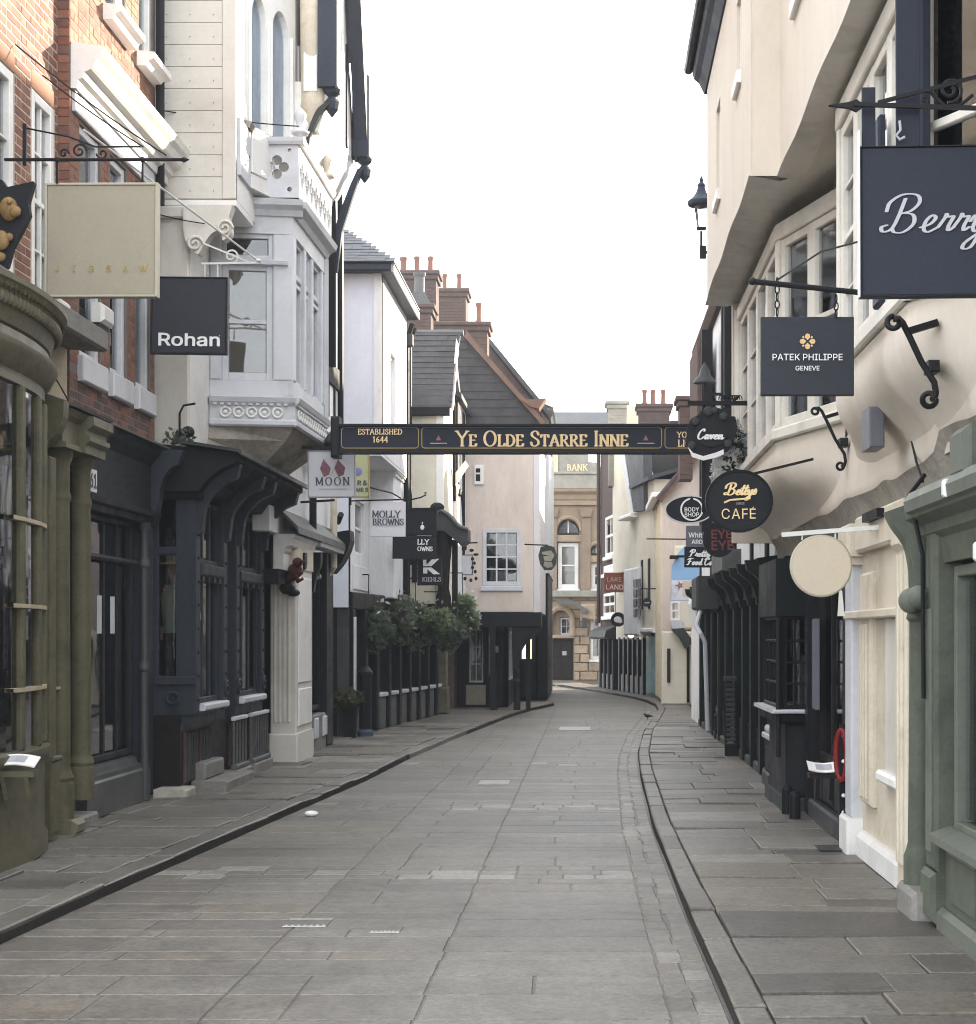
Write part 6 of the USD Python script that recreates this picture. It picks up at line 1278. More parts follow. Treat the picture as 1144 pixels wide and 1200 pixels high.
for u, z in ((8.5, 2.33), (7.8, 1.98)):
    se = thing('alarm_sensor', 'white sensor box on the green fascia above the shop windows' if z > 2.3 else 'white sensor box hung low at the edge of the green fascia panel', 'sensor', (1.75, u, z))
    part(se, 'housing', MB(FGs).box(u - .03, u + .03, z - .04, z + .05, .12, .19, .012), 'plastic_white'); part(se, 'lens', MB(FGs).ball((u - .032, .155, z + .02), .014, (.6, 1, 1), 2), 'lead_dark', smooth=True)
# cream portal
FP = FRt(1.98)
part(B, 'portal_pilaster', MB(FP).box(12.55, 12.85, .26, 2.18, -.2, .05, .015), 'white_grey'); part(B, 'portal_pilaster', MB(FP).box(10.35, 10.62, .0, 2.18, -.2, .06, .015), 'cream_paint')
part(B, 'portal_capital', MB(FP).box(12.45, 12.9, 2.18, 2.42, -.2, .10, .03).box(12.5, 12.88, 2.12, 2.18, -.2, .07, .01), 'cream_paint'); part(B, 'portal_capital', MB(FP).box(10.3, 10.66, 2.12, 2.36, -.2, .10, .04), 'cream_paint')
part(B, 'portal_base', MB(FP).box(12.5, 12.9, -.03, .26, -.2, .09, .02), 'white_paint'); part(B, 'portal_head', MB(FP).box(10.62, 12.45, 2.2, 2.46, -.2, .04, .02), 'cream_paint')
part(B, 'portal_wall', MB(FP).box(10.62, 12.55, .0, 2.2, -.2, -.03), 'cream_paint')
part(B, 'portal_panel', MB(FP).box(11.9, 12.35, .40, 2.05, -.029, .02, .03), 'cream_paint'); part(B, 'portal_panel', MB(FP).box(10.85, 11.4, .62, 1.72, -.029, .0, .02), 'cream_board'); part(B, 'portal_panel', MB(FP).box(10.75, 11.5, .62, .70, -.029, .05, .02), 'white_paint')
part(B, 'portal_moulding', MB(FP).box(10.64, 12.84, 1.72, 1.78, -.05, .065, .01), 'cream_paint')
for u in (12.0, 12.12, 12.24): part(B, 'portal_flute', MB(FP).box(u, u + .05, .45, 1.68, .021, .035, .008), 'cream_paint')
part(B, 'portal_skirting', MB(FP).extr([(-.1, .0), (.03, .0), (.03, .14), (.0, .18), (-.1, .18)], 10.64, 12.45), 'white_paint')
part(B, 'portal_pilaster_edge', MB(FP).box(10.40, 10.46, .2, 2.1, .061, .08, .008).box(10.51, 10.57, .2, 2.1, .061, .08, .008), 'cream_paint')
part(B, 'dark_return', MB(FP).box(10.12, 10.34, .0, 2.4, -.3, -.02), 'black_brown')
part(B, 'letterbox_vent', MB(FP).box(11.2, 11.8, 2.38, 2.44, .04, .09), 'black_paint')
# dark brown shop
FD = FRt(2.0)
part(B, 'brown_pilaster', MB(FD).box(12.9, 13.15, .0, 2.35, -.2, .04, .02).box(12.88, 13.2, -.02, .3, -.2, .07, .02), 'black_brown')
window(B, FD, 13.15, 15.2, .50, 2.2, -.05, 3, 1, 'black_brown', fw=.07, bw=.06, name='shop_window')
part(B, 'brown_riser', MB(FD).box(13.15, 15.2, .16, .50, -.2, -.01, .02), 'black_brown'); part(B, 'brown_plinth', MB(FD).box(13.15, 15.2, -.03, .155, -.2, .05, .02), 'lead_dark')
for u in (13.3, 14.0, 14.6): part(B, 'riser_panel', MB(FD).box(u, u + .5, .2, .45, -.009, .01, .01), 'charcoal_paint')
part(B, 'brown_fascia', MB(FD).box(12.9, 15.4, 2.2, 2.45, -.2, .02, .02), 'black_brown')
part(B, 'pipe_post', MB(FD).box(15.2, 15.42, .0, 2.35, -.2, .05, .015), 'black_paint'); part(B, 'slim_window', MB(FD).box(15.0, 15.15, .95, 1.75, -.03, .02, .01), 'grey_plate')
# small projecting black window further along
FWb = FRt(1.80)
part(B, 'black_bay', MB(FC(15.5)).box(1.72, 2.05, .80, .90, -1.6, .0, .02), 'bottle_black')
part(B, 'bay_sill', MB(FC(15.45)).box(1.66, 2.05, .895, .93, -1.7, .03, .01), 'white_grey')
window(B, FC(15.55), 1.74, 2.02, .93, 1.78, -.0, 2, 4, 'black_paint', fw=.03, bw=.022, rail=False, name='bay_window')
window(B, FRt(1.74), 15.56, 17.0, .93, 1.78, .0, 4, 4, 'black_paint', fw=.03, bw=.022, rail=False, name='bay_window')
part(B, 'bay_post', MB(FC(15.5)).tube([(1.72, .02, .5), (1.72, .02, 1.75)], .022, 8), 'iron'); part(B, 'bay_head', MB(FC(15.5)).box(1.70, 2.05, 1.78, 2.3, -1.55, .0), 'bottle_black')
part(B, 'bay_apron', MB(FC(15.6)).box(1.80, 2.05, .12, .8, -1.4, .0, .02), 'charcoal_paint'); part(B, 'bay_plinth', MB(FC(15.55)).box(1.76, 2.05, -.03, .12, -1.5, .0, .02), 'lead_dark')
part(B, 'black_pier', MB(FD).box(17.05, 18.4, .0, 2.4, -.2, .05, .02), 'bottle_black')
part(B, 'short_bollard', MB(FD).lathe([(.05, -.02), (.05, .22), (.03, .26)], 15.3, .22, 10), 'black_paint'); part(B, 'short_bollard', MB(FD).lathe([(.05, -.02), (.05, .20), (.03, .24)], 14.9, .2, 10), 'black_paint')

# ---- black cafe building
V = thing('black_cafe', 'timber-framed house with black-green café front, gutters and tall dark posts', 'building', (2.0, 24, 0))
FV = FRt(2.02)
part(V, 'front_wall', wallm(FV, 18.5, 30.9, 2.4, 6.6, .2, [(26.5, 27.4, 3.2, 4.6), (28.4, 29.3, 3.2, 4.6)]), 'white_render')
window(V, FV, 26.5, 27.4, 3.2, 4.6, -.04, 2, 3); window(V, FV, 28.4, 29.3, 3.2, 4.6, -.04, 2, 3)
for u in (19.2, 21.0, 23.4, 25.6, 27.9, 30.6): part(V, 'timber_post', MB(FV).box(u - .12, u + .12, 2.4, 6.6, .001, .03, .01), 'black_timber')
part(V, 'eaves', MB(FV).extr([(-.2, 6.6), (.08, 6.6), (.15, 6.70), (.15, 6.76), (-.2, 6.9)], 20.5, 30.9), 'clay_dark'); gable_roof(V, FV, 18.5, 31.0, 6.8, 11.0, -6, 0, 'clay_dark', eave=.1)
part(V, 'roof_gable', MB(FC(18.52)).poly(Polygon([(1.9, 6.6), (8.0, 6.6), (5.0, 10.9)]), -.15, .0), 'brick_far'); part(V, 'roof_gable', MB(FC(30.9)).poly(Polygon([(1.9, 6.6), (8.0, 6.6), (5.0, 10.9)]), -.1, .05), 'brick_far')
shell(V, FV, 18.5, 30.9, 0, 6.6, 6, 'interior')
part(V, 'gable_bay', MB(FV).box(27.0, 29.0, 4.8, 6.3, .12, .3, .03), 'brick_far')
cutv = [18.45, 19.5, 20.6, 21.7, 23.0, 24.4, 25.8, 27.2, 28.6, 30.0, 30.9]
for i, (a, b) in enumerate(zip(cutv[:-1], cutv[1:])):
    part(V, 'shop_post', MB(FV).box(a, a + .28, .0, 2.1, -.2, .06, .03), 'bottle_black')
    window(V, FV, a + .28, b, .55, 2.05, -.08, 2, 1, 'bottle_black', fw=.05, name='shop_window', glass='glass_dim')
    part(V, 'stall_riser', MB(FV).box(a + .28, b, .10, .50, -.2, .0, .02), 'bottle_black'); part(V, 'plinth', MB(FV).box(a + .28, b, -.03, .1, -.2, .04, .02), 'lead_dark')
    part(V, 'post_bracket', MB(Fr((2.02, a + .14), (-1, 0), (0, -1))).poly(Polygon([(.05, 1.95), (.09, 1.97)] + crom([(.10, 2.05), (.16, 2.2), (.30, 2.32)]) + [(.32, 2.42), (.05, 2.42)]), -.08, .08), 'bottle_black' if i % 2 else 'charcoal_paint')
for k, u in enumerate((18.2, 17.4)):
    part(V if k > 9 else B, 'sill_ledge', MB(FD).box(u - .35, u + .35, .50, .56, .0, .12, .01), 'white_grey'); 
    for j in range(3): part(B, 'sill_cresting', MB(FD).ball((u - .2 + .2 * j, .07, .60), .045, (1.2, .8, 1), 1), 'white_grey', smooth=True)
    part(B, 'ledge_panel', MB(FD).box(u - .33, u + .33, .15, .49, .051, .09, .02), 'charcoal_paint'); part(B, 'ledge_plinth', MB(FD).box(u - .35, u + .35, -.03, .15, .05, .12, .02), 'lead_dark')
part(V, 'fascia', MB(FV).extr([(-.2, 2.05), (.06, 2.05), (.08, 2.3), (.16, 2.36), (.20, 2.44), (-.2, 2.5)], 18.45, 30.9), 'bottle_black')
part(V, 'fascia_light', MB(FV).box(22.6, 24.6, 2.46, 2.75, .0, .25, .02), 'lead')
part(V, 'downpipe', MB(FV).tube([(26.4, .08, 2.3), (25.9, .30, 2.05), (25.4, .42, 1.75), (25.2, .36, 1.62), (25.2, .30, 1.5), (25.2, .26, .2)], .035, 8), 'letter_grey')
part(V, 'gutter_box', MB(FV).box(25.7, 26.9, 2.0, 2.5, .06, .40, .03), 'lead_dark')
part(V, 'dark_tower_post', MB().blk(1.83, 2.0, 23.0, 23.2, 3.4, 6.4, .02).blk(1.74, 1.9, 26.2, 26.4, 3.2, 6.3, .02), 'black_timber')

# ---- white-walled house end beyond
W4 = thing('white_wall_house', 'narrow house end with white pilaster wall beyond the black café', 'building', (2.2, 33, 0))
part(W4, 'pilaster_wall', MB(FC(31.2)).box(xx(818, 31.2), 2.6, -.05, 1.75, -2, .0, .02), 'white_render')
part(W4, 'pilaster_top', MB(FC(31.2)).poly(Polygon([(xx(818, 31.2), 1.75), (2.6, 1.75), (2.6, 2.9), (xx(820, 31.2), 2.7), (xx(813, 31.2), 2.2)]), -1.9, .03), 'white_render')
part(W4, 'body', MB().blk(2.16, 7.5, 31.25, 33.2, 0, 6.6).blk(2.8, 7.5, 33.21, 39.6, 0, 6.5), 'white_render'); part(W4, 'roof', MB(FRt(2.16)).extr([(.1, 6.6), (-2.8, 9.6), (-5.4, 6.6)], 31.2, 33.2).extr([(-.6, 6.5), (-2.8, 9.4), (-5.4, 6.5)], 33.22, 39.6), 'clay_tile')
part(W4, 'string', MB(FC(31.2)).box(xx(817, 31.2), 2.4, 1.70, 1.76, .0, .05), 'lilac_render')
part(W4, 'blind_box', MB(FC(31.15)).box(xx(822, 31), 2.4, zz(672, 31), zz(648, 31), -.5, .05, .02), 'white_paint')

# ---- pink gabled house, teal and cream shops further on, curving left
N6 = thing('pink_gable_house', 'small pale pink gabled house with cream shop and blue shade in the far bend', 'building', (2.3, 40, 0))
FN6 = FC(40.0)
part(N6, 'gable_wall', MB(FN6).poly(Polygon([(xx(775, 40), .0), (8, .0), (8, 7.4), (3.6, 8.2), (xx(826, 40), zz(524, 40)), (xx(776, 40), zz(582, 40))]), -.3, .0), 'pink_render')
part(N6, 'verge', MB(FN6).bar((xx(772, 40), .1, zz(586, 40)), (xx(834, 40), .1, zz(512, 40)), .14, .18), 'clay_tile')
part(N6, 'roof', MB(FN6).hexa([(xx(772, 40), -8, zz(586, 40)), (xx(772, 40), .2, zz(586, 40)), (xx(840, 40), .2, zz(505, 40)), (xx(840, 40), -8, zz(505, 40)), (xx(772, 40), -8, zz(582, 40)), (xx(772, 40), .2, zz(582, 40)), (xx(840, 40), .2, zz(500, 40)), (xx(840, 40), -8, zz(500, 40))]), 'slate')
part(N6, 'white_eave', MB(FN6).box(xx(764, 40), xx(778, 40), zz(583, 40), zz(577, 40), -6, .1, .02), 'white_paint')
part(N6, 'front_wall', MB(FRt(xx(775, 40))).box(40.02, 43.5, .1, zz(584, 40), -.3, .0), 'yellow_render')
part(N6, 'shop_front', MB(FN6).box(xx(790, 40), xx(812, 40), zz(738, 40), zz(640, 40), .001, .3, .05), 'cream_render'); 
window(N6, FC(39.68), xx(786, 39.7), xx(797, 39.7), zz(727, 39.7), zz(705, 39.7), .0, 2, 2, fw=.04); part(N6, 'oriel_foot', MB(FC(39.7)).poly(Polygon([(xx(785, 39.7), zz(727, 39.7)), (xx(800, 39.7), zz(727, 39.7)), (xx(800, 39.7), zz(738, 39.7)), (xx(789, 39.7), zz(738, 39.7))]), -.3, .05), 'white_grey')
part(N6, 'lower_front', MB(FN6).box(xx(775, 40), 3.2, .0, 1.7, .3, .4, .03), 'cream_render')
for px in (805, 811): part(N6, 'dark_door', MB(FC(39.6)).box(xx(px, 39.6), xx(px + 3.2, 39.6), .05, 1.5, .0, .03), 'black_paint')
part(N6, 'canopy', MB(FC(39.6)).poly(Polygon([(xx(786, 39.6), zz(737, 39.6)), (xx(800, 39.6), zz(736, 39.6)), (xx(812, 39.6), zz(752, 39.6)), (xx(803, 39.6), zz(760, 39.6)), (xx(796, 39.6), zz(748, 39.6))]), .0, .4), 'lead_dark')
part(N6, 'display_window', MB(FC(39.55)).box(xx(782, 39.5), xx(786, 39.5), zz(800, 39.5), zz(760, 39.5), .0, .02), 'interior')
Y7 = thing('cream_house', 'cream rendered house with jettied upper floor, long roof slope and teal shop door', 'building', (1.9, 44.5, 0))
p7, q7 = (xx(778, 43.6), 43.6), (xx(757, 46.0), 46.0); F7 = Fseg(p7, q7, (0, 40)); L7 = float(np.hypot(q7[0] - p7[0], q7[1] - p7[1]))
part(Y7, 'upper_wall', MB(F7).box(0, L7, 1.75, 5.6, -.2, .25, .01), 'cream_render'); part(Y7, 'lower_wall', MB(F7).box(0, L7, .0, 1.74, -.2, .0), 'teal_paint')
part(Y7, 'teal_door', MB(F7).box(.3, L7 - .3, .05, 1.6, .001, .05, .02), 'teal_paint'); part(Y7, 'rear', MB(F7).box(.0, L7, .0, 5.5, -6, -.21), 'interior')
part(Y7, 'jetty_edge', MB(F7).box(-.05, L7 + .05, 1.68, 1.80, -.1, .32, .03), 'white_paint')
for a in (.5, 1.5): part(Y7, 'dark_slot', MB(F7).box(a, a + .25, 2.3, 3.6, .251, .27), 'black_timber')
part(Y7, 'roof', MB(F7).hexa([(-.2, -5, 7.2), (-.2, .45, 5.55), (L7 + .1, .45, 5.55), (L7 + .1, -5, 7.2), (-.2, -5, 7.3), (-.2, .45, 5.65), (L7 + .1, .45, 5.65), (L7 + .1, -5, 7.3)]), 'slate')
R8 = thing('slate_dormer_house', 'tall cream jettied house with steep slate roof and small paned oriel in the far bend', 'building', (1.3, 48, 0))
p8, q8 = (xx(757, 46.1), 46.1), (xx(724, 50.2), 50.2); F8 = Fseg(p8, q8, (0, 40)); L8 = float(np.hypot(q8[0] - p8[0], q8[1] - p8[1]))
z8 = lambda px, py, v=0.: F8.pz(px, py, v)
u8 = lambda px, v=0.: F8.pu(px, v)
part(R8, 'upper_wall', MB(F8).poly(Polygon([(u8(757), z8(757, 668)), (u8(724), z8(724, 672)), (u8(724), z8(724, 530)), (u8(733), 7.6), (u8(757), 6.0)]), -.2, .15), 'cream_render')
part(R8, 'middle_wall', MB(F8).box(0, L8, 1.5, 3.6, -.2, .05), 'cream_render')
part(R8, 'oriel', MB(F8).box(u8(752, .3), u8(735, .3), z8(745, 745), z8(745, 668), .05, .4, .05), 'white_render')
for k in range(4):
    for j in range(2):
        a, b = u8(743 + j * 4.5, .4), u8(746.5 + j * 4.5, .4); part(R8, 'oriel_pane', MB(F8).box(a, b, z8(745, 688 + k * 11.5, .4), z8(745, 679 + k * 11.5, .4), .401, .42), 'black_paint')
part(R8, 'slate_roof', MB(F8).poly(Polygon([(u8(759, .3), z8(759, 598, .3)), (u8(747, .3), z8(747, 600, .3)), (u8(736, .3), z8(736, 528, .3)), (u8(758, .3), z8(758, 520, .3))]), .16, .4), 'slate')
part(R8, 'verge_strip', MB(F8).poly(Polygon([(u8(747, .3), z8(747, 600, .3)), (u8(744, .3), z8(744, 598, .3)), (u8(731, .3), z8(731, 528, .3)), (u8(736, .3), z8(736, 528, .3))]), .16, .42), 'letter_blue' if 0 else 'white_grey')
part(R8, 'eaves', MB(F8).box(u8(760), u8(745), z8(752, 604, .3), z8(752, 599, .3), .1, .5, .03), 'white_paint')
part(R8, 'shop', MB(F8).box(0, L8, -.02, 1.9, -.2, -.05), 'black_paint')
for k in range(6): part(R8, 'shop_pilaster', MB(F8).box(k * L8 / 6, k * L8 / 6 + .22, -.02, 1.55, -.049, .08, .02), 'black_paint')
for k in range(5): part(R8, 'riser', MB(F8).box(k * L8 / 6 + .27, (k + 1) * L8 / 6 - .05, -.02, .5, -.049, .05, .03), 'lead'); part(R8, 'shop_pane', MB(F8).box(k * L8 / 6 + .25, (k + 1) * L8 / 6 - .02, .55, 1.5, -.048, -.03), 'glass_far')
part(R8, 'lamp', MB(F8).ball((.55, .3, 1.62), .07, (1, 1, 1), 2), 'lamp_glow', smooth=True); part(R8, 'lamp_bracket', MB(F8).box(.5, .6, 1.69, 1.74, -.05, .32), 'iron')
part(R8, 'rear', MB(F8).box(0, L8, 0, 6.5, -6, -.21), 'interior')
R9 = thing('dark_brick_house', 'narrow dark brick house with white sash windows beside the stone bank', 'building', (.6, 52.5, 0))
p9, q9 = (xx(724, 50.4), 50.4), (xx(704, 54), 54); F9 = Fseg(p9, q9, (0, 40)); L9 = float(np.hypot(q9[0] - p9[0], q9[1] - p9[1]))
u9 = lambda px: F9.pu(px); z9 = lambda px, py: F9.pz(px, py)
part(R9, 'wall', MB(F9).box(0, L9, 1.9, 7.8, -.3, .0), 'brick_far_dark')
for py0, py1, px0, px1 in ((605, 652, 711, 722), (662, 672, 709, 720), (695, 722, 709, 722)):
    w_ = window(R9, F9, u9(px0), u9(px1), z9(715, py1), z9(715, py0), .04, 2, 2, fw=.09, sill=.08, bw=.04)
part(R9, 'downpipe', MB(F9).tube([(L9 - .1, .08, 7.7), (L9 - .1, .08, 2)], .06, 8), 'brick_far_dark')
part(R9, 'shop', MB(F9).box(0, L9, -.02, 1.9, -.3, .0), 'black_paint'); part(R9, 'shop_roof', MB(F9).extr([(-.2, 2.0), (.35, 1.75), (.4, 1.55), (.3, 1.5), (-.2, 1.5)], .0, L9), 'lead_dark')
for k in range(4): part(R9, 'shop_pilaster', MB(F9).box(k * L9 / 4, k * L9 / 4 + .2, -.02, 1.5, .001, .15, .03), 'charcoal_paint'); part(R9, 'riser', MB(F9).box(k * L9 / 4 + .25, (k + 1) * L9 / 4 - .05, -.02, .45, .001, .1, .03), 'lead')
part(R9, 'rear', MB(F9).box(0, L9, 0, 7.7, -6, -.31), 'interior'); part(R9, 'roof', MB(F9).loft([[(0, .2, 7.8), (L9, .2, 7.8)], [(0, -3, 8.1), (L9, -3, 8.1)], [(0, -6, 7.8), (L9, -6, 7.8)]]), 'slate')
chimney(50, 713, 734, 470, 6.0, [], 'plain stone chimney block standing above the far right roofs', 'grey_stone')
chimney(47, 749, 785, 473, 5.0, [(756, 455, 6, 'terracotta'), (766, 455, 6, 'terracotta'), (778, 455, 6, 'terracotta')], 'dark brick chimney stack with three thin pots on the far right roofs', 'brick_far_dark')
chimney(37, 797, 812, 464, 5.0, [], 'slim red brick chimney beside the ornate inn signs', 'brick_far')
solo('party_wall', MB(FC(48.5)).poly(Polygon([(xx(733, 48.5), 5), (xx(752, 48.5), 5), (xx(752, 48.5), zz(480, 48.5)), (xx(735, 48.5), zz(474, 48.5))]), -.3, 0), 'yellow_render', 'small patch of yellow gable wall between the two far right chimneys', 'wall')

goods(B, FGs, 6.0, 9.2, .60, -.35, 9, GM, .55, 11); goods(B, FGs, 6.0, 9.2, 1.2, -.6, 8, GM, .4, 12)
for u in (8.1, 8.75): part(B, 'pendant_lamp', MB(FGs).lathe([(.06, 1.62), (.05, 1.70), (.015, 1.75), (.008, 2.0)], u, -.45, 10), 'white_paint')
goods(B, FD, 13.25, 15.1, .56, -.3, 6, GM, .5, 13); goods(V, FV, 18.8, 27, .6, -.3, 16, GM, .6, 14)
goods(B, FD, 15.7, 16.9, .95, -.02, 4, ['letter_grey', 'white_grey', 'blind'], .5, 15)
# ================================================================ SIGNS, BRACKETS AND SMALL THINGS
def sframe(px0, px1, py0, py1, D): return xx(px0, D), xx(px1, D), zz(py1, D), zz(py0, D)
def board(name, label, px, D, mat, edge=None, ew=.015, th=.05, parent=None, cat='sign'):
    x0, x1, z0, z1 = sframe(*px, D); t = parent or thing(name, label, cat, ((x0 + x1) / 2, D, z0)); f = FC(D)
    part(t, 'board', MB(f).box(x0 + (ew if edge else 0), x1 - (ew if edge else 0), z0 + (ew if edge else 0), z1 - (ew if edge else 0), -th, 0, .004), mat)
    if edge: part(t, 'border', MB(f).box(x0, x0 + ew - .001, z0, z1, -th - .005, .010, .004).box(x1 - ew + .001, x1, z0, z1, -th - .005, .010, .004).box(x0 + ew, x1 - ew, z1 - ew + .001, z1, -th - .005, .008, .004).box(x0 + ew, x1 - ew, z0, z0 + ew - .001, -th - .005, .008, .004), edge)
    return t
def write(t, tm, px, py, D, mat, w=None, off=.002, name='lettering'):
    """lettering centred on the board where the pixel's ray meets it; w: width in photo pixels"""
    centred(tm, 0, 0, w * D / F if w else None); part(t, name, MB().text(tm, (xx(px, D), D - off, zz(py, D)), (1, 0, 0), (0, -1, 0)), mat)

# beam sign right across the street
DB = 19.0
t = thing('beam_sign', 'long dark beam sign spanning the street with gold lettering', 'sign', (-.5, DB, zz(530, DB)))
b0, b1, bz0, bz1 = xx(398, DB), xx(880, DB), zz(531, DB), zz(497, DB); fb = FC(DB)
part(t, 'beam', MB(fb).box(b0, b1, bz0 + .04, bz1 - .035, -.14, .0, .006), 'sign_navy')
part(t, 'top_moulding', MB(fb).extr([(-.17, bz1 - .035), (.02, bz1 - .035), (.03, bz1 - .02), (.03, bz1), (-.17, bz1 + .01)], b0, b1), 'charcoal_paint'); part(t, 'bottom_moulding', MB(fb).extr([(-.17, bz0), (.03, bz0), (.03, bz0 + .03), (.02, bz0 + .04), (-.17, bz0 + .04)], b0, b1), 'charcoal_paint')
part(t, 'end_block', MB(fb).box(xx(388, DB), b0 + .0, zz(536, DB), zz(488, DB), -.2, .05, .02), 'charcoal_paint'); part(t, 'wall_arm', MB().bar((xx(392, DB), DB + .2, bz0 + .2), (-3.4, 21.6, bz0 + .2), .1, .2), 'charcoal_paint'); part(t, 'wall_arm', MB(fb).box(b1, 2.1, bz0 + .1, bz1 - .1, -.1, .0), 'charcoal_paint')
def rim(t, fr, x0, x1, z0, z1, r, w, mat, v=.004):
    g = sbox(x0 + r, z0 + r, x1 - r, z1 - r).buffer(r, 6); part(t, 'gold_line', MB(fr).poly(g.difference(g.buffer(-w)), .0005, v), mat)
for a, b in ((400, 491), (494, 776), (779, 874)): rim(t, fb, xx(a, DB), xx(b, DB), zz(525.5, DB), zz(500.5, DB), .04, .008, 'gold_dull')
write(t, letters('Ye Olde Starre Inne', .18, SER, (.085, .034), track=.03), 635, 514, DB, 'gold_bright', 204, .004)
write(t, letters('ESTABLISHED', .07, SER, (.10, .05), track=.05), 445.5, 506, DB, 'gold_bright', 52, .004); write(t, letters('1644', .07, SER, (.09, .05), track=.1), 446, 515, DB, 'gold_bright', 18, .004)
write(t, sans('YORKS OLDEST', .07, True), 810, 509, DB, 'gold_bright', 38, .004) if 0 else None
write(t, letters('YOU', .07, SER, (.10, .05), track=.05), 802, 509.5, DB, 'gold_bright', 18, .004); write(t, letters('LIC', .07, SER, (.10, .05), track=.05), 802, 519.5, DB, 'gold_bright', 15, .004)
for px in (514, 757):
    part(t, 'small_emblem', MB(fb).poly(Polygon([(xx(px, DB) - .03, zz(516, DB)), (xx(px, DB) + .03, zz(516, DB)), (xx(px, DB), zz(510, DB))]), .001, .004), 'flag_red'); part(t, 'small_line', MB(fb).box(xx(px - 10, DB), xx(px + 10, DB), zz(520, DB), zz(519, DB), .001, .004), 'letter_grey')

# ---- left signs
D = 13.0
t = board('hanging_sign', 'large blank-looking beige square sign with thin gold lettering hung beside the brick house', (51, 185, 214, 348), D, 'sign_beige', 'sign_beige_edge', .02, .06)
for i, ch in enumerate('JIGSAW'): write(t, sans(ch, .05), 66 + i * 20.5, 314.5, D, 'gold_dull', None)
t = thing('sign_bracket', 'long wrought iron bracket with small scrolls above the beige square sign', 'bracket', (-4.4, D, zz(187, D)))
zb_ = zz(187, D); f = FC(D)
part(t, 'bar', MB(f).tube([(-4.45, .0, zb_), (xx(214, D), .0, zb_)], .013, 8), 'iron'); part(t, 'finial', MB(f).tube([(xx(212, D), 0, zb_), (xx(216, D), 0, zb_), (xx(222, D), 0, zb_)], [.012, .022, .002], 8), 'iron')
part(t, 'wall_plate', MB(f).box(xx(27, D), xx(31, D), zz(194, D), zz(145, D), -.012, .012), 'iron')
for c, r, a0, a1 in (((93, 177), 9, 0, 500), ((120, 180), 7, 180, 600), ((75, 180), 6, 0, 400)):
    part(t, 'scroll', MB(f).tube([(xx(c[0], D) + p[0], 0, zz(c[1], D) + p[1]) for p in spiral((0, 0), r * D / F, .15 * r * D / F, a0, a1)], .008, 6), 'iron', smooth=True)
part(t, 'stay', MB(f).tube([(xx(30, D), 0, zz(150, D)), (xx(80, D), 0, zz(160, D)), (xx(112, D), 0, zz(172, D)), (xx(165, D), .0, zz(172, D))], .007, 6), 'iron')
for px in (67, 167): part(t, 'hanger', MB(f).tube([(xx(px, D), 0, zb_), (xx(px, D), 0, zz(215, D))], .009, 6).ball((xx(px, D), 0, zb_), .022, (1, 1, 1), 1), 'iron', smooth=True)
def wire(label, pts, r, mat, sag=0.):
    P = [np.array((xx(a, d_), d_, zz(b, d_))) for a, b, d_ in pts]
    if len(P) == 2: P = [P[0] * (1 - s) + P[1] * s + np.array([0, 0, -sag * 4 * s * (1 - s)]) for s in np.linspace(0, 1, 9)]
    solo('wire', MB().tube(P, r, 5), mat, label, 'wire')
wire('thin dark stay wire from the upper brickwork down to the beige sign', [(18, 52, 13.2), (195, 182, 13.0)], .006, 'iron', .03)
wire('second thin stay wire crossing below the white cornice', [(50, 88, 13.6), (168, 172, 13.1)], .006, 'iron', .02)
wire('pale stay rod running from beside the beige sign to the dark wall below the jetty', [(98, 152, 14), (306, 308, 16.9)], .010, 'white_iron')
wire('thin black cable sagging across the cream boarded side wall', [(182, 128, 17.3), (350, 148, 18.2)], .007, 'iron', .02)
wire('thin cable across the pilaster under the carved console', [(182, 250, 17.3), (240, 262, 17.3)], .006, 'iron', .01)
D = 16.6; f = FC(D)
t = board('hanging_sign', 'charcoal square sign with white sans lettering beside the cream jetty', (176, 266, 324, 415), D, 'sign_charcoal', 'charcoal_paint', .015, .05)
write(t, sans('Rohan', .09, True, 1.3), 221.5, 398, D, 'letter_white', 72)
part(t, 'trademark', MB(f).ball((xx(257, D), .003, zz(393, D)), .006, (1, .4, 1), 1), 'letter_white')
t = thing('sign_bracket', 'white painted scroll bracket of the charcoal square sign', 'bracket', (-4.3, 16.7, zz(310, 16.7))); D = 16.7; f = FC(D)
part(t, 'bar', MB(f).bar((xx(236, D), 0, zz(309, D)), (xx(300, D), 0, zz(308, D)), .02), 'white_iron'); part(t, 'strut', MB(f).bar((xx(238, D), 0, zz(285, D)), (xx(292, D), 0, zz(307, D)), .016), 'white_iron'); part(t, 'scroll', MB(f).tube([(xx(271, D) + p[0], 0, zz(300, D) + p[1]) for p in spiral((0, 0), .075, .012, -90, 480)], .010, 6), 'white_iron', smooth=True); part(t, 'tip', MB(f).ball((xx(303, D), 0, zz(305, D)), .018, (1.5, 1, 1), 1), 'white_iron'); part(t, 'hanger', MB(f).tube([(xx(255, D), 0, zz(309, D)), (xx(255, D), 0, zz(326, D))], .008, 6).tube([(xx(240, D), 0, zz(309, D)), (xx(240, D), 0, zz(326, D))], .008, 6), 'white_iron')
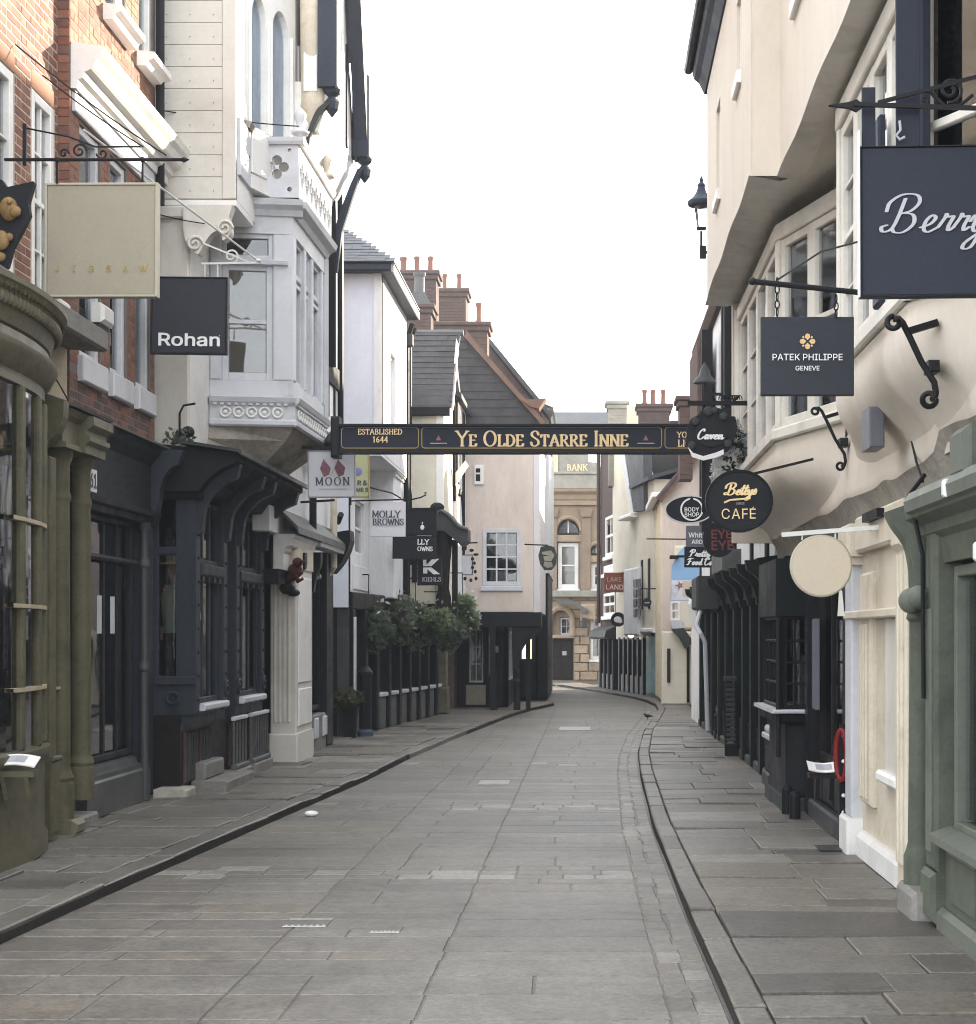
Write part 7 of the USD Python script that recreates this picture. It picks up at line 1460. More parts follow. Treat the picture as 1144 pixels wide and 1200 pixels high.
# black and gilt head sign at the left edge
D = 12.2; f = FC(D); x0 = xx(-40, D)
t = thing('carved_sign', 'black animal-shaped carved sign with gilded head at the left edge', 'sign', (xx(5, D), D, zz(310, D)))
sil = Polygon([(xx(a, D), zz(b, D)) for a, b in [(-60, 216), (2, 212), (8, 221), (22, 218), (39, 214), (32, 238), (34, 252), (24, 272), (14, 290), (8, 312), (-8, 320), (-60, 320)]])
part(t, 'backboard', MB(f).poly(sil.buffer(.008), -.05, .01), 'sign_black')
part(t, 'gilded_head', MB(f).ball((xx(12, D), .03, zz(246, D)), .075, (.85, .8, 1.15), 2).ball((xx(21, D), .06, zz(250, D)), .035, (1.2, 1, 1.2), 2).ball((xx(16, D), .09, zz(240, D)), .02, (1, 1, 1), 1), 'gilt_old', smooth=True)
part(t, 'gilded_scroll', MB(f).ball((xx(4, D), .04, zz(283, D)), .055, (1, .8, 1.3), 2).ball((xx(13, D), .04, zz(279, D)), .03, (1, .8, 1), 1).ball((xx(0, D), .03, zz(302, D)), .045, (1.2, .8, .9), 1).ball((xx(-14, D), .03, zz(265, D)), .07, (1, .8, 1.2), 2), 'gilt_old', smooth=True)
part(t, 'bracket', MB(f).bar((-4.5, -.02, zz(225, D)), (xx(-30, D), -.02, zz(225, D)), .03), 'iron')
# left middle signs
D = 19.5; f = FC(D)
t = board('hanging_sign', 'white square sign with two crossed flags below the left end of the beam sign', (361, 417, 528, 583), D, 'sign_white', 'letter_grey', .012)
def flag(cx, s):
    return Polygon([(xx(cx, D), zz(537, D)), (xx(cx + s * 1, D), zz(540, D)), (xx(cx + s * 9, D), zz(548, D)), (xx(cx + s * 7, D), zz(556, D)), (xx(cx, D), zz(559, D)), (xx(cx - s * 5, D), zz(549, D))])
for cx, s in ((380, 1), (397, 1)):
    part(t, 'flag', MB(f).poly(flag(cx if s > 0 else cx, .9), .001, .004), 'flag_red'); part(t, 'flag_cross', MB(f).bar((xx(cx - 3, D), .0045, zz(553, D)), (xx(cx + 6, D), .0045, zz(545, D)), .012, .004).bar((xx(cx - 3, D), .0065, zz(543, D)), (xx(cx + 6, D), .0065, zz(554, D)), .012, .004), 'letter_blue')
part(t, 'flag_poles', MB(f).bar((xx(381, D), .003, zz(537, D)), (xx(394, D), .003, zz(561, D)), .008, .003).bar((xx(398, D), .006, zz(537, D)), (xx(386, D), .006, zz(561, D)), .008, .003), 'letter_grey')
write(t, letters('MOON', .08, SER, (.085, .03), track=.2), 390, 564, D, 'letter_dark', 40); part(t, 'small_line', MB(f).box(xx(374, D), xx(407, D), zz(573.5, D), zz(572.5, D), .0005, .003), 'letter_grey')
part(t, 'bracket', MB(f).bar((-3.9, -.02, zz(524, D)), (xx(417, D), -.02, zz(524, D)), .03).bar((xx(352, D), -.02, zz(588, D)), (xx(392, D), -.02, zz(586, D)), .025), 'iron')
D = 23.4; f = FC(D)
t = board('hanging_sign', 'yellow-green sign partly hidden behind the white flag sign', (392, 433, 526, 583), D, 'sign_yellow', 'gold_dull', .012)
write(t, sans('R &', .06, True), 425, 566, D, 'letter_dark', 11); write(t, sans('ME S', .06, True), 425, 574, D, 'letter_dark', 14); part(t, 'emblem', MB(f).lathe([(.001, 0), (.002, .001)], 0, 0, 3).ball((xx(420, D), .0, zz(553, D)), .06, (1, .1, 1), 2), 'letter_blue'); part(t, 'bracket', MB(f).bar((-3.8, -.02, zz(523, D)), (xx(433, D), -.02, zz(523, D)), .03), 'iron')
D = 25.6; f = FC(D)
t = board('hanging_sign', 'white square sign with dark serif lettering on a hooked iron bracket', (434, 475, 588, 629), D, 'sign_white', None, .01)
write(t, letters('MOLLY', .08, SER, (.10, .04), track=.03), 453, 602.5, D, 'letter_dark', 34); write(t, letters('BROWNS', .08, SER, (.10, .04), track=.02), 455, 611.5, D, 'letter_dark', 37); part(t, 'small_line', MB(f).box(xx(438, D), xx(472, D), zz(616.5, D), zz(615.7, D), .0005, .003), 'letter_grey')
t = thing('sign_bracket', 'iron bracket with upturned hook carrying the white serif sign', 'bracket', (-3.8, D, zz(586, D)))
part(t, 'bar', MB(f).tube([(xx(410, D), 0, zz(587, D)), (xx(486, D), 0, zz(585, D))], .012, 6), 'iron'); part(t, 'strut', MB(f).tube([(xx(432, D), 0, zz(571, D)), (xx(460, D), 0, zz(578, D)), (xx(470, D), 0, zz(584, D))], .012, 6), 'iron'); part(t, 'hook', MB(f).tube([(xx(a, D), 0, zz(b, D)) for a, b in ((484, 585), (493, 583), (499, 580), (499.5, 577), (497, 578))], .011, 6), 'iron'); part(t, 'wall_plate', MB(f).box(xx(409, D), xx(412, D), zz(592, D), zz(582, D), -.01, .01), 'iron')
t = thing('sign_bracket', 'thin black bar bracket below the white flag sign, second along', 'bracket', (-3.8, 30.5, zz(640, 30.5)))
part(t, 'bar', MB(FC(30.5)).bar((-3.9, 0, zz(633, 30.5)), (xx(470, 30.5), 0, zz(633, 30.5)), .03), 'iron')
D = 29.2; f = FC(D)
t = board('hanging_sign', 'black square sign with white serif lettering at its right end', (460, 511, 628, 655), D, 'sign_black', None); write(t, letters('LLY', .08, SER, (.10, .05)), 496, 635, D, 'letter_white', 14); write(t, letters('OWNS', .08, SER, (.10, .05)), 498, 643, D, 'letter_white', 18); part(t, 'hanger', MB(f).bar((-3.4, 0, zz(626, D)), (xx(511, D), 0, zz(626, D)), .025), 'iron')
D = 30.0; f = FC(D)
t = board('hanging_sign', 'black rectangular sign with pale drop emblem above the serif one', (475, 512, 597, 627), D, 'sign_black', None); part(t, 'emblem', MB(f).ball((xx(495, D), .0, zz(618, D)), .035, (1, .15, 1.3), 2).ball((xx(495, D), .0, zz(613, D)), .015, (.7, .2, 1.6), 1), 'letter_white', smooth=True); part(t, 'hanger', MB(f).bar((-3.5, 0, zz(596, D)), (xx(512, D), 0, zz(596, D)), .025), 'iron')
D = 29.6; f = FC(D)
t = board('hanging_sign', 'black square sign with big white letter emblem below the dark serif sign', (489, 518, 652, 686), D, 'sign_black', None)
kx, kz = xx(505, D), zz(664, D); s = D / F
part(t, 'emblem', MB(f).poly(Polygon([(kx + a * s, kz + b * s) for a, b in ((-9, 8), (-5, 8), (-5, 2), (2, 9), (10, 9), (1, .5), (-9, .5))]).union(Polygon([(kx + a * s, kz + b * s) for a, b in ((-9, -1), (1, -1), (11, -9), (3, -9), (-4, -3), (-4, -8), (-9, -8))])), .001, .006), 'letter_white'); write(t, letters('KIEHLS', .06, SER, (.10, .05)), 506, 679, D, 'letter_grey', 22); part(t, 'hanger', MB(f).bar((-3.3, 0, zz(650, D)), (xx(518, D), 0, zz(650, D)), .025), 'iron')
D = 35.8; f = FC(D)
t = board('hanging_sign', 'small pale green-grey square sign under little black ornaments near the carved post', (539, 554, 650, 674), D, 'white_grey', 'lead_dark', .015)
part(t, 'bracket', MB(f).bar((xx(536, D), 0, zz(637, D)), (xx(560, D), 0, zz(636, D)), .03), 'iron'); part(t, 'ornament', MB(f).ball((xx(544, D), 0, zz(642, D)), .065, (1, .6, 1), 1).ball((xx(553, D), 0, zz(645, D)), .05, (1, .6, .7), 1).ball((xx(558, D), 0, zz(650, D)), .05, (1.2, .6, .6), 1), 'black_timber')
for k, (a, b) in enumerate(((554, 655), (556, 660), (554, 665), (557, 670), (545, 678), (552, 680), (558, 678))): part(t, 'fretwork', MB(f).ball((xx(a, D), 0, zz(b, D)), .035, (1, .5, 1.2), 1), 'black_timber')
D = 34.5; f = FC(D); c = (xx(642, D), zz(655, D)); s = D / F
t = thing('shield_sign', 'grey shield-shaped sign with green curling emblem hung from the pink house corner', 'sign', (c[0], D, c[1] - .25))
part(t, 'board', MB(f).poly(Polygon([(c[0] + a * s, c[1] + b * s) for a, b in ((-8, 14), (0, 16), (8, 14), (11, 4), (10, -6), (5, -13), (-4, -13), (-9, -6), (-11, 4))]), -.05, 0), 'lead_dark')
part(t, 'emblem', MB(f).poly(Polygon([(c[0] + a * s, c[1] + b * s) for a, b in ((-7, 8), (4, 10), (8, 4), (4, -3), (-4, -2), (-5, 3), (2, 4), (-6, 5))]), .001, .012).poly(Polygon([(c[0] + a * s, c[1] + b * s) for a, b in ((-4, -3), (5, -4), (6, -9), (0, -11), (-5, -8))]), .001, .012), 'grey_stone'); part(t, 'arm', MB(f).bar((-1.3, 0, zz(638, D)), (c[0], 0, zz(639, D)), .025), 'iron')

# ---- right signs, near to far
D = 7.5; f = FC(D)
t = board('hanging_sign', 'big navy square sign with silver script lettering at the right edge', (1009, 1188, 170, 347), D, 'sign_navy', 'sign_black', .006, .05)
tm = letters('Berrys', .135, SCR, (.058, .02), serif=0, slant=14, track=.05); tm.apply_translation([-tm.bounds[0][0], 0, 0]); tm.apply_scale([.98 * (147 * D / F) / tm.extents[0]] * 2 + [1])
part(t, 'lettering', MB().text(tm, (xx(1031, D), D - .002, zz(272, D)), (1, 0, 0), (0, -1, 0)), 'letter_grey')
part(t, 'hanger_strap', MB(f).box(xx(1012, D), xx(1028, D), zz(171, D), zz(98, D), -.04, -.02, .004).box(xx(1052, D), xx(1080, D), zz(171, D), zz(-20, D), -.045, -.022, .004), 'sign_navy'); part(t, 'sign_edge', MB(f).box(xx(1007.5, D), xx(1009, D), zz(347, D), zz(150, D), -.05, .0), 'plastic_white'); part(t, 'hook', MB(f).tube([(xx(a, D), .01, zz(b, D)) for a, b in ((1055, 141), (1056, 152), (1051, 158), (1055, 163), (1061, 160))], .006, 6), 'letter_grey')
t = thing('sign_bracket', 'black wrought bracket with spearhead tip and big scroll above the navy script sign', 'bracket', (2.0, D, zz(125, D)))
part(t, 'bar', MB(f).bar((xx(1000, D), .01, zz(123, D)), (2.0, .01, zz(130, D)), .018), 'iron'); part(t, 'spearhead', MB(f).poly(Polygon([(xx(a, D), zz(b, D)) for a, b in ((971, 124), (995, 120), (1004, 117), (1010, 122), (1012, 125), (1004, 131), (995, 127))]), -.012, .012), 'iron')
part(t, 'strut', MB(f).bar((xx(1029, D), .01, zz(121, D)), (2.0, .01, zz(70, D)), .016), 'iron')
part(t, 'scroll', MB(f).tube([(xx(1113, D) + p[0], .01, zz(106, D) + p[1]) for p in spiral((0, 0), .058, .014, -100, 420)], .008, 6).tube([(xx(a, D), .01, zz(b, D)) for a, b in ((1080, 107), (1090, 108), (1098, 117), (1108, 126), (1125, 124), (1140, 112))], .009, 6).tube([(xx(1083, D) + p[0], .01, zz(118, D) + p[1]) for p in spiral((0, 0), .02, .006, -90, 300, 12)], .006, 6), 'iron', smooth=True)
D = 9.6; f = FC(D)
t = board('hanging_sign', 'charcoal sign with pale cross emblem and two lines of white capitals', (892, 1001, 371, 463), D, 'sign_charcoal', None, .01, .045)
c = (xx(946.5, D), zz(400, D)); s = D / F
em = unary_union([affinity.translate(affinity.rotate(Polygon([(0, 1.5), (3, 4.5), (2.6, 8), (0, 9.3), (-2.6, 8), (-3, 4.5)]), a, origin=(0, 0)), 0, 0) for a in (0, 90, 180, 270)] + [Polygon([(x + a, y + b) for a, b in ((-1.6, 0), (0, 1.6), (1.6, 0), (0, -1.6))]) for x, y in ((5, 5), (-5, 5), (5, -5), (-5, -5))])
part(t, 'emblem', MB(f).poly(affinity.translate(affinity.scale(em, s, s, origin=(0, 0)), *c), .001, .004), 'gold')
write(t, sans('PATEK PHILIPPE', .06, False), 946.5, 418.5, D, 'letter_white', 82); write(t, sans('GENEVE', .04, False), 946.5, 431.5, D, 'letter_white', 28)
t = thing('sign_bar', 'black horizontal pole with round tip and chains carrying the charcoal cross-emblem sign', 'bracket', (2.0, D, zz(338, D)))
part(t, 'pole', MB(f).tube([(xx(885, D), 0, zz(330, D)), (2.0, -.0, zz(353, D))], .016, 8), 'iron'); part(t, 'tip', MB(f).ball((xx(882, D), 0, zz(329.5, D)), .022, (1, 1, 1), 2), 'iron', smooth=True)
part(t, 'stay_rod', MB(f).tube([(xx(911, D), 0, zz(328, D)), (xx(962, D), 0, zz(295, D)), (1.75, .0, zz(270, D))], .006, 6), 'lead_dark')
for px, y0, y1 in ((911, 326, 370), (980, 346, 372)):
    k = int((y1 - y0) / 9)
    for i in range(k + 1):
        cz = zz(y0 + (y1 - y0) * (i + .5) / (k + 1), D); part(t, 'chain_link', MB(f).tube([(xx(px, D) + .012 * math.cos(a) * (1 if i % 2 else .3), .012 * math.cos(a) * (0 if i % 2 else 1), cz + .026 * math.sin(a)) for a in np.linspace(0, 6.283, 9)], .004, 5, cap=False), 'iron')
D = 11.4; f = FC(D); c = (xx(962.5, D), zz(663, D)); r = 34 * D / F
t = thing('round_sign', 'blank round cream sign hanging under the cream portal', 'sign', (c[0], D, c[1] - r))
part(t, 'disc', MB(f).poly(Point(*c).buffer(r, 24), -.035, .0), 'sign_cream'); part(t, 'rim', MB(f).tube([(c[0] + r * math.cos(a), -.017, c[1] + r * math.sin(a)) for a in np.linspace(0, 6.2832, 49)], .017, 8, cap=False), 'sign_beige_edge', smooth=True)
part(t, 'bar', MB(f).bar((xx(916, D), -.02, zz(627, D)), (2.0, -.02, zz(616, D)), .03), 'plastic_white')
for px in (940, 979): part(t, 'hanger', MB(f).tube([(xx(px, D), -.017, zz(624, D)), (xx(px, D), -.017, zz(633, D))], .006, 6), 'plastic_white')
lt = solo('hanging_label', MB(FC(12.4)).poly(Polygon([(xx(a, 12.4), zz(b, 12.4)) for a, b in ((984, 692), (987, 692), (990, 722), (982, 722))]), -.02, .0), 'plastic_white', 'narrow white wedge hanging in the dark window below the round sign', 'tag')
# wall scroll brackets on the cove
def scrollbracket(px, py, k, D, label):
    f = FC(D); P = lambda a, b: (xx(px + a * k, D), .0, zz(py + b * k, D)); t = thing('scroll_bracket', label, 'bracket', P(20, 40))
    part(t, 'stem', MB(f).tube([P(a, b) for a, b in ((3, -2), (9, -3), (14, 2), (22, 18), (36, 48), (51, 72), (53, 84), (51, 92))], .017 * k, 8), 'iron', smooth=True)
    part(t, 'top_scroll', MB(f).tube([(P(3, 4)[0] + p[0], p_ * .004, P(3, 4)[2] + p[1]) for p_, p in enumerate(spiral((0, 0), .042 * k, .012, 90, 460))], .015 * k, 8), 'iron', smooth=True)
    part(t, 'bottom_scroll', MB(f).tube([(P(43, 92)[0] + p[0], p_ * .004, P(43, 92)[2] + p[1]) for p_, p in enumerate(spiral((0, 0), .046 * k, .012, 0, -420))], .015 * k, 8), 'iron', smooth=True)
    part(t, 'fixing', MB(f).bar(P(22, 12), P(55, 2), .04 * k, .035 * k), 'iron'); part(t, 'fixing', MB(f).box(P(44, 0)[0], P(57, 0)[0], P(0, 60)[2], P(0, 46)[2], -.12, .02, .008), 'iron'); return t
scrollbracket(1044, 376, 1.0, 8.7, 'large black S-shaped scroll bracket on the cream cove nearest the navy sign')
scrollbracket(953, 480, .72, 12.9, 'smaller black S-shaped scroll bracket on the cream cove below the charcoal sign')
# café and further signs
D = 19.6; f = FC(D)
def oval(name, label, px, py, rx, ry, D, mat, rim_=None, cat='sign'):
    f = FC(D); c = (xx(px, D), zz(py, D)); s = D / F; t = thing(name, label, cat, (c[0], D, c[1] - ry * s))
    g = affinity.scale(Point(*c).buffer(1, 24), rx * s, ry * s); part(t, 'board', MB(f).poly(g, -.05, 0), mat)
    if rim_: part(t, 'border', MB(f).poly(g.buffer(.018).difference(g.buffer(.001)), -.055, .008), rim_)
    return t
D = 13.2
t = oval('oval_sign', 'black rounded sign with gold script above large capitals hanging by the café', 867, 587, 37, 34, D, 'sign_black', 'black_paint')
write(t, letters('Bettys', .12, SCR, (.11, .05), serif=0, slant=12, track=-.02), 868, 576, D, 'gold_bright', 40); part(t, 'underline', MB(FC(D)).tube([(xx(a, D), .004, zz(b, D)) for a, b in ((849, 589), (856, 586), (868, 585), (880, 584))], .008, 6), 'gold_bright'); write(t, sans('SINCE', .02), 868, 590, D, 'letter_grey', 10)
write(t, sans('CAFE', .09, False, .95, track=.02), 866, 602, D, 'gold_bright', 40); part(t, 'accent', MB(FC(D)).bar((xx(881, D), .003, zz(597, D)), (xx(884, D), .003, zz(594, D)), .01, .004), 'gold_bright')
part(t, 'stem', MB(FC(D)).bar((xx(880, D), -.02, zz(556, D)), (1.75, -.02, zz(538, D)), .02), 'black_timber')
D = 20.2; t = oval('round_sign', 'black round sign with dark red block lettering under the oval café sign', 843, 632, 19, 21, D, 'sign_black')
write(t, sans('EYE', .07, True), 846, 626, D, 'letter_red', 24); write(t, sans('EYE', .07, True), 847, 639, D, 'letter_red', 26); part(t, 'arm', MB(FC(D)).bar((xx(850, D), -.03, zz(612, D)), (2.1, -.03, zz(612, D)), .04), 'iron')
D = 17.5; f = FC(D); s = D / F
t = thing('ornate_sign', 'ornate black cut-out sign with pale script on an iron bracket above the flowers', 'sign', (xx(832, D), D, zz(536, D)))
O = [(a, b) for a, b in ((808, 500), (812, 492), (820, 488), (826, 480), (836, 478), (846, 482), (852, 490), (860, 490), (862, 502), (858, 516), (852, 526), (840, 530), (826, 532), (814, 530), (806, 520))]
part(t, 'board', MB(f).poly(Polygon([(xx(a, D), zz(b, D)) for a, b in O]).buffer(.02), -.06, 0), 'sign_black')
for a, b, r in ((815, 494, 5), (848, 488, 5), (830, 482, 6), (811, 522, 5), (853, 520, 5), (838, 481, 4)): part(t, 'carved_knop', MB(f).ball((xx(a, D), .02, zz(b, D)), r * s, (1, .4, 1), 1), 'lead_dark', smooth=True)
part(t, 'inner_panel', MB(f).poly(affinity.scale(Point(xx(833, D), zz(509, D)).buffer(1, 20), 19 * s, 15 * s), .001, .02), 'charcoal_paint')
write(t, letters('Caven', .10, SCR, (.11, .05), serif=0, slant=10), 833, 509, D, 'letter_white', 32, .022)
part(t, 'ribbon', MB(f).poly(Polygon([(xx(a, D), zz(b, D)) for a, b in ((806, 524), (812, 531), (824, 535), (838, 531), (848, 527), (848, 533), (838, 537), (824, 540), (811, 536))]), .021, .04), 'letter_white'); part(t, 'drop', MB(f).box(xx(823, D), xx(827, D), zz(600, D), zz(540, D), -.04, -.01, .005), 'black_timber')
part(t, 'bracket', MB(f).bar((xx(806, D), -.03, zz(472, D)), (2.1, -.03, zz(472, D)), .045), 'iron'); part(t, 'scrollwork', MB(f).tube([(xx(830, D) + p[0], -.03, zz(479, D) + p[1]) for p in spiral((0, 0), .07, .02, 0, 400)], .014, 6).tube([(xx(a, D), -.03, zz(b, D)) for a, b in ((845, 482), (855, 474), (866, 464))], .016, 6), 'iron', smooth=True)
for k in range(9): part(t, 'cresting', MB(f).tube([(xx(846 + k * 2.6, D) + .03 * math.cos(a), -.03, zz(468, D) + .045 * math.sin(a)) for a in np.linspace(0, 3.14, 7)], .006, 5), 'iron')
D = 24.5
t = oval('oval_sign', 'dark green oval sign with pale ring emblem beyond the café', 808, 597, 27, 15, D, 'teal_paint' if 0 else 'sign_black', 'white_grey'); f = FC(D); s = D / F; c = (xx(811, D), zz(597, D))
part(t, 'ring', MB(f).poly(Point(*c).buffer(13.5 * s).difference(Point(*c).buffer(11.5 * s)), .001, .008), 'letter_white'); part(t, 'gap', MB(f).poly(Polygon([(c[0] - 4 * s, c[1] + 8 * s), (c[0] + 4 * s, c[1] + 8 * s), (c[0], c[1] + 16 * s)]), .009, .011), 'sign_black')
write(t, sans('BODY', .05, True), 811, 597, D, 'letter_white', 17); write(t, sans('SHOP', .05, True), 811, 603, D, 'letter_white', 17); part(t, 'arm', MB(f).bar((xx(830, D), -.03, zz(597, D)), (2.1, -.03, zz(590, D)), .04), 'iron')
D = 28.0
t = board('hanging_sign', 'grey sign with white lettering below the dark oval sign', (804, 826, 616, 641), D, 'grey_plate', None); write(t, sans('Whit', .07, True), 815, 627, D, 'letter_white', 16); write(t, sans('ARD', .05, True), 817, 635, D, 'letter_white', 13); part(t, 'pole', MB(FC(D)).bar((xx(758, D), -.02, zz(632, D)), (2.1, -.02, zz(632, D)), .02), 'iron')
D = 27.0
t = board('hanging_sign', 'black sign with two lines of white script under the grey sign', (802, 838, 641, 665), D, 'sign_black', None); write(t, letters('Pretty', .1, SCR, (.12, .06), serif=0, slant=10), 820, 650, D, 'letter_white', 26); write(t, letters('Food Co', .1, SCR, (.13, .07), serif=0, slant=10), 820, 658, D, 'letter_white', 32); part(t, 'arm', MB(FC(D)).bar((xx(836, D), -.02, zz(646, D)), (2.1, -.02, zz(646, D)), .04), 'iron')
D = 36.0; f = FC(D)
t = thing('banner', 'pale blue banner with arched top, red and blue marks and brown square', 'banner', (xx(806, D), D, zz(704, D)))
g = Polygon([(xx(a, D), zz(b, D)) for a, b in ((786, 704), (823, 704), (823, 662), (812, 640), (802, 640), (795, 648), (787, 664))]); part(t, 'cloth', MB(f).poly(g, -.03, 0), 'sign_blue'); part(t, 'lower_field', MB(f).box(xx(787, D), xx(822, D), zz(703, D), zz(680, D), .001, .004), 'sign_white')
part(t, 'square', MB(f).box(xx(800, D), xx(811, D), zz(699, D), zz(681, D), .005, .015), 'sign_cream'); part(t, 'red_star', MB(f).poly(Polygon([(xx(797, D) + (.11 if k % 2 else .04) * math.cos(k * .628), zz(686, D) + (.11 if k % 2 else .04) * math.sin(k * .628)) for k in range(10)]), .005, .01), 'flag_red')
for k in range(9):
    a = k * .7; part(t, 'blue_mark', MB(f).bar((xx(791, D) + .04 * math.cos(a), .0055 + k * .0003, zz(692, D) + .05 * math.sin(a)), (xx(791, D) + .1 * math.cos(a), .0055 + k * .0003, zz(692, D) + .16 * math.sin(a)), .025, .002), 'letter_blue')
part(t, 'bracket', MB(f).bar((xx(786, D), -.02, zz(652, D)), (2.3, -.02, zz(652, D)), .05), 'black_paint'); part(t, 'lamp_box', MB(f).box(xx(785, D), xx(795, D), zz(655, D), zz(651, D), -.1, .1, .01), 'black_paint')
D = 49.0; f = FC(D)
t = board('hanging_sign', 'red-brown square sign with pale capitals on two lines in the far bend', (708, 734, 671, 694), D, 'sign_red', None, .01, .08); write(t, sans('LAKE', .1), 720, 679, D, 'sign_cream', 17); write(t, sans('LAND', .14), 720.5, 688, D, 'letter_white', 20); part(t, 'arm', MB(f).bar((xx(734, D), -.03, zz(680, D)), (1.2, -.03, zz(680, D)), .05), 'iron')
D = 48.0
t = oval('round_sign', 'black round sign with white mark beside the distant red-brown sign', 724.5, 726, 8.5, 8.5, D, 'sign_black'); part(t, 'mark', MB(FC(D)).ball((xx(724, D), .0, zz(726, D)), .11, (1.0, .1, .8), 2).ball((xx(727, D), .0, zz(728, D)), .06, (1, .2, 1), 1), 'letter_white', smooth=True); part(t, 'arm', MB(FC(D)).bar((xx(732, D), -.03, zz(726, D)), (1.4, -.03, zz(726, D)), .05), 'iron')
D = 43.0
t = oval('round_sign', 'tiny dark round sign on a thin arm by the far cream house', 758.5, 706, 5.2, 5.2, D, 'sign_black'); part(t, 'mark', MB(FC(D)).box(xx(755.5, D), xx(761.5, D), zz(707, D), zz(705.5, D), .001, .006), 'letter_grey'); part(t, 'arm', MB(FC(D)).bar((xx(750, D), -.03, zz(690, D)), (1.95, -.03, zz(690, D)), .03).bar((xx(758.5, D), -.03, zz(690, D)), (xx(758.5, D), -.03, zz(702, D)), .02), 'iron')

# ---- lamps, plants, street things
D = 22.0; f = FC(D); X = xx(822, D)
t = thing('wall_lantern', 'black street lantern roof standing out from the wall of the cream house into the sky', 'lamp', (X, D, zz(300, D)))
part(t, 'cap', MB().lathe([(.17, zz(241, D)), (.18, zz(239, D)), (.18, zz(236, D)), (.10, zz(230, D)), (.065, zz(225, D)), (.045, zz(219, D)), (.055, zz(217, D)), (.02, zz(213, D)), (.028, zz(211, D)), (.005, zz(206, D))], X, D, 12), 'barge_timber', smooth=35)
part(t, 'glass_body', MB().lathe([(.05, zz(266, D)), (.06, zz(262, D)), (.09, zz(242, D))], X, D, 6), 'glass_soft'); part(t, 'base', MB().blk(X - .06, X + .06, D - .06, D + .06, zz(269, D), zz(267, D), .0), 'iron')
part(t, 'arm', MB(f).bar((X, 0, zz(296, D)), (2.1, 0, zz(294, D)), .035).bar((X, 0, zz(300, D)), (X, 0, zz(271, D)), .03).box(X - .02, X + .06, zz(303, D), zz(288, D), -.02, .02), 'iron')
t = thing('wall_lantern', 'small dark lantern roof on the wall above the ornate black sign', 'lamp', (xx(826, 24.8), 24.8, zz(450, 24.8))); D = 24.8
part(t, 'cap', MB().lathe([(.17, zz(449, D)), (.16, zz(446, D)), (.09, zz(440, D)), (.06, zz(432, D)), (.01, zz(425, D))], xx(826, D), D, 12), 'lead_dark', smooth=35); part(t, 'arm', MB(FC(D)).bar((xx(826, D), 0, zz(462, D)), (2.1, 0, zz(462, D)), .04).bar((xx(826, D), 0, zz(464, D)), (xx(826, D), 0, zz(449, D)), .03), 'iron')
def flower_bush(c, rad, n, nf, label, name='flowering_plant', fl='petal_white', seed=1):
    t = thing(name, label, 'plant', (c[0], c[1], c[2] - rad[2])); part(t, 'leaves', foliage(c, rad, n, .055, seed), 'leaf_dark'); part(t, 'flowers', foliage(c, [k * 1.14 for k in rad], nf, .035, seed + 50, shell_=.92), fl); return t
D = 17.75
t = flower_bush((xx(855, D), D, zz(548, D)), (.15, .18, .38), 500, 1300, 'tall plant thick with white flowers between the ornate sign and the cream cove', seed=3)
part(t, 'basket', MB().lathe([(.02, zz(585, D)), (.10, zz(578, D)), (.16, zz(560, D))], xx(860, D), D, 12), 'moss_basket')
for k, (px, py, D, r, l, fl) in enumerate(((432, 726, 28.5, .40, 'dark green hanging basket nearest the white house above the black shopfront', 'petal_white'), (461, 722, 30.0, .38, 'hanging basket with mauve flowers, second from the white house', 'petal_mauve'),
        (487, 726, 31.2, .42, 'pale flowered bushy hanging basket in the middle of the row', 'petal_white'), (511, 726, 30.9, .34, 'bright green trailing hanging basket left of the carved dark post', 'leaf_light'), (542, 716, 33.6, .36, 'light green white-flowered basket right of the carved dark post', 'petal_white'), (526, 742, 30.9, .25, 'dark trailing basket hanging low in front of the carved post', 'leaf_dark'))):
    X, Z = xx(px, D), zz(py, D); t = thing('hanging_basket', l, 'hanging basket', (X, D, Z - .3))
    fo = MB(); g_ = random.Random(90 + k)
    for q_ in range(5): a_ = q_ * 1.26 + g_.uniform(-.4, .4); fo.merge(foliage((X + .5 * r * math.cos(a_), D + .4 * r * math.sin(a_), Z + r * g_.uniform(-.55, .35)), (r * .55, r * .5, r * g_.uniform(.4, .75)), 330, .06, 20 + k * 7 + q_, shell_=.5))
    part(t, 'foliage', fo, ['leaf_dark', 'leaf_green', 'leaf_green', 'leaf_light', 'leaf_light', 'leaf_dark'][k]); part(t, 'trailing_leaves', foliage((X, D, Z - r * .7), (r * .7, r * .6, r * .7), 260, .05, 40 + k), 'leaf_green'); part(t, 'flowers', foliage((X, D, Z + .04), (r * 1.03, r * .95, r), 90 if k in (1, 2, 4) else 40, .04, 60 + k, shell_=.8), fl)
    part(t, 'basket', MB().lathe([(.03, Z - .22), (.13, Z - .16), (.18, Z - .02)], X, D, 12), 'moss_basket'); part(t, 'chain', MB().tube([(X, D, Z), (X, D, Z + .75)], .008, 5), 'iron'); part(t, 'arm', MB().bar((X - .45, D, Z + .75), (X, D, Z + .75), .02), 'iron')
D = 27.2
t = thing('planter', 'black tapered planter with a drooping brown-green plant at the start of the black shopfront', 'planter', (xx(413, D), D, 0))
part(t, 'pot', MB().lathe([(.09, -.02), (.10, .0), (.14, .42), (.155, .44), (.155, .48), (.12, .48)], xx(413, D), D - .3, 12), 'black_paint'); part(t, 'plant', foliage((xx(411, D), D - .3, .56), (.24, .24, .17), 600, .06, 9), 'grass_tuft')
t = thing('bin', 'black cylindrical litter bin with blue foot in front of the black shopfront', 'bin', (xx(430, 27.6), 27.6, 0))
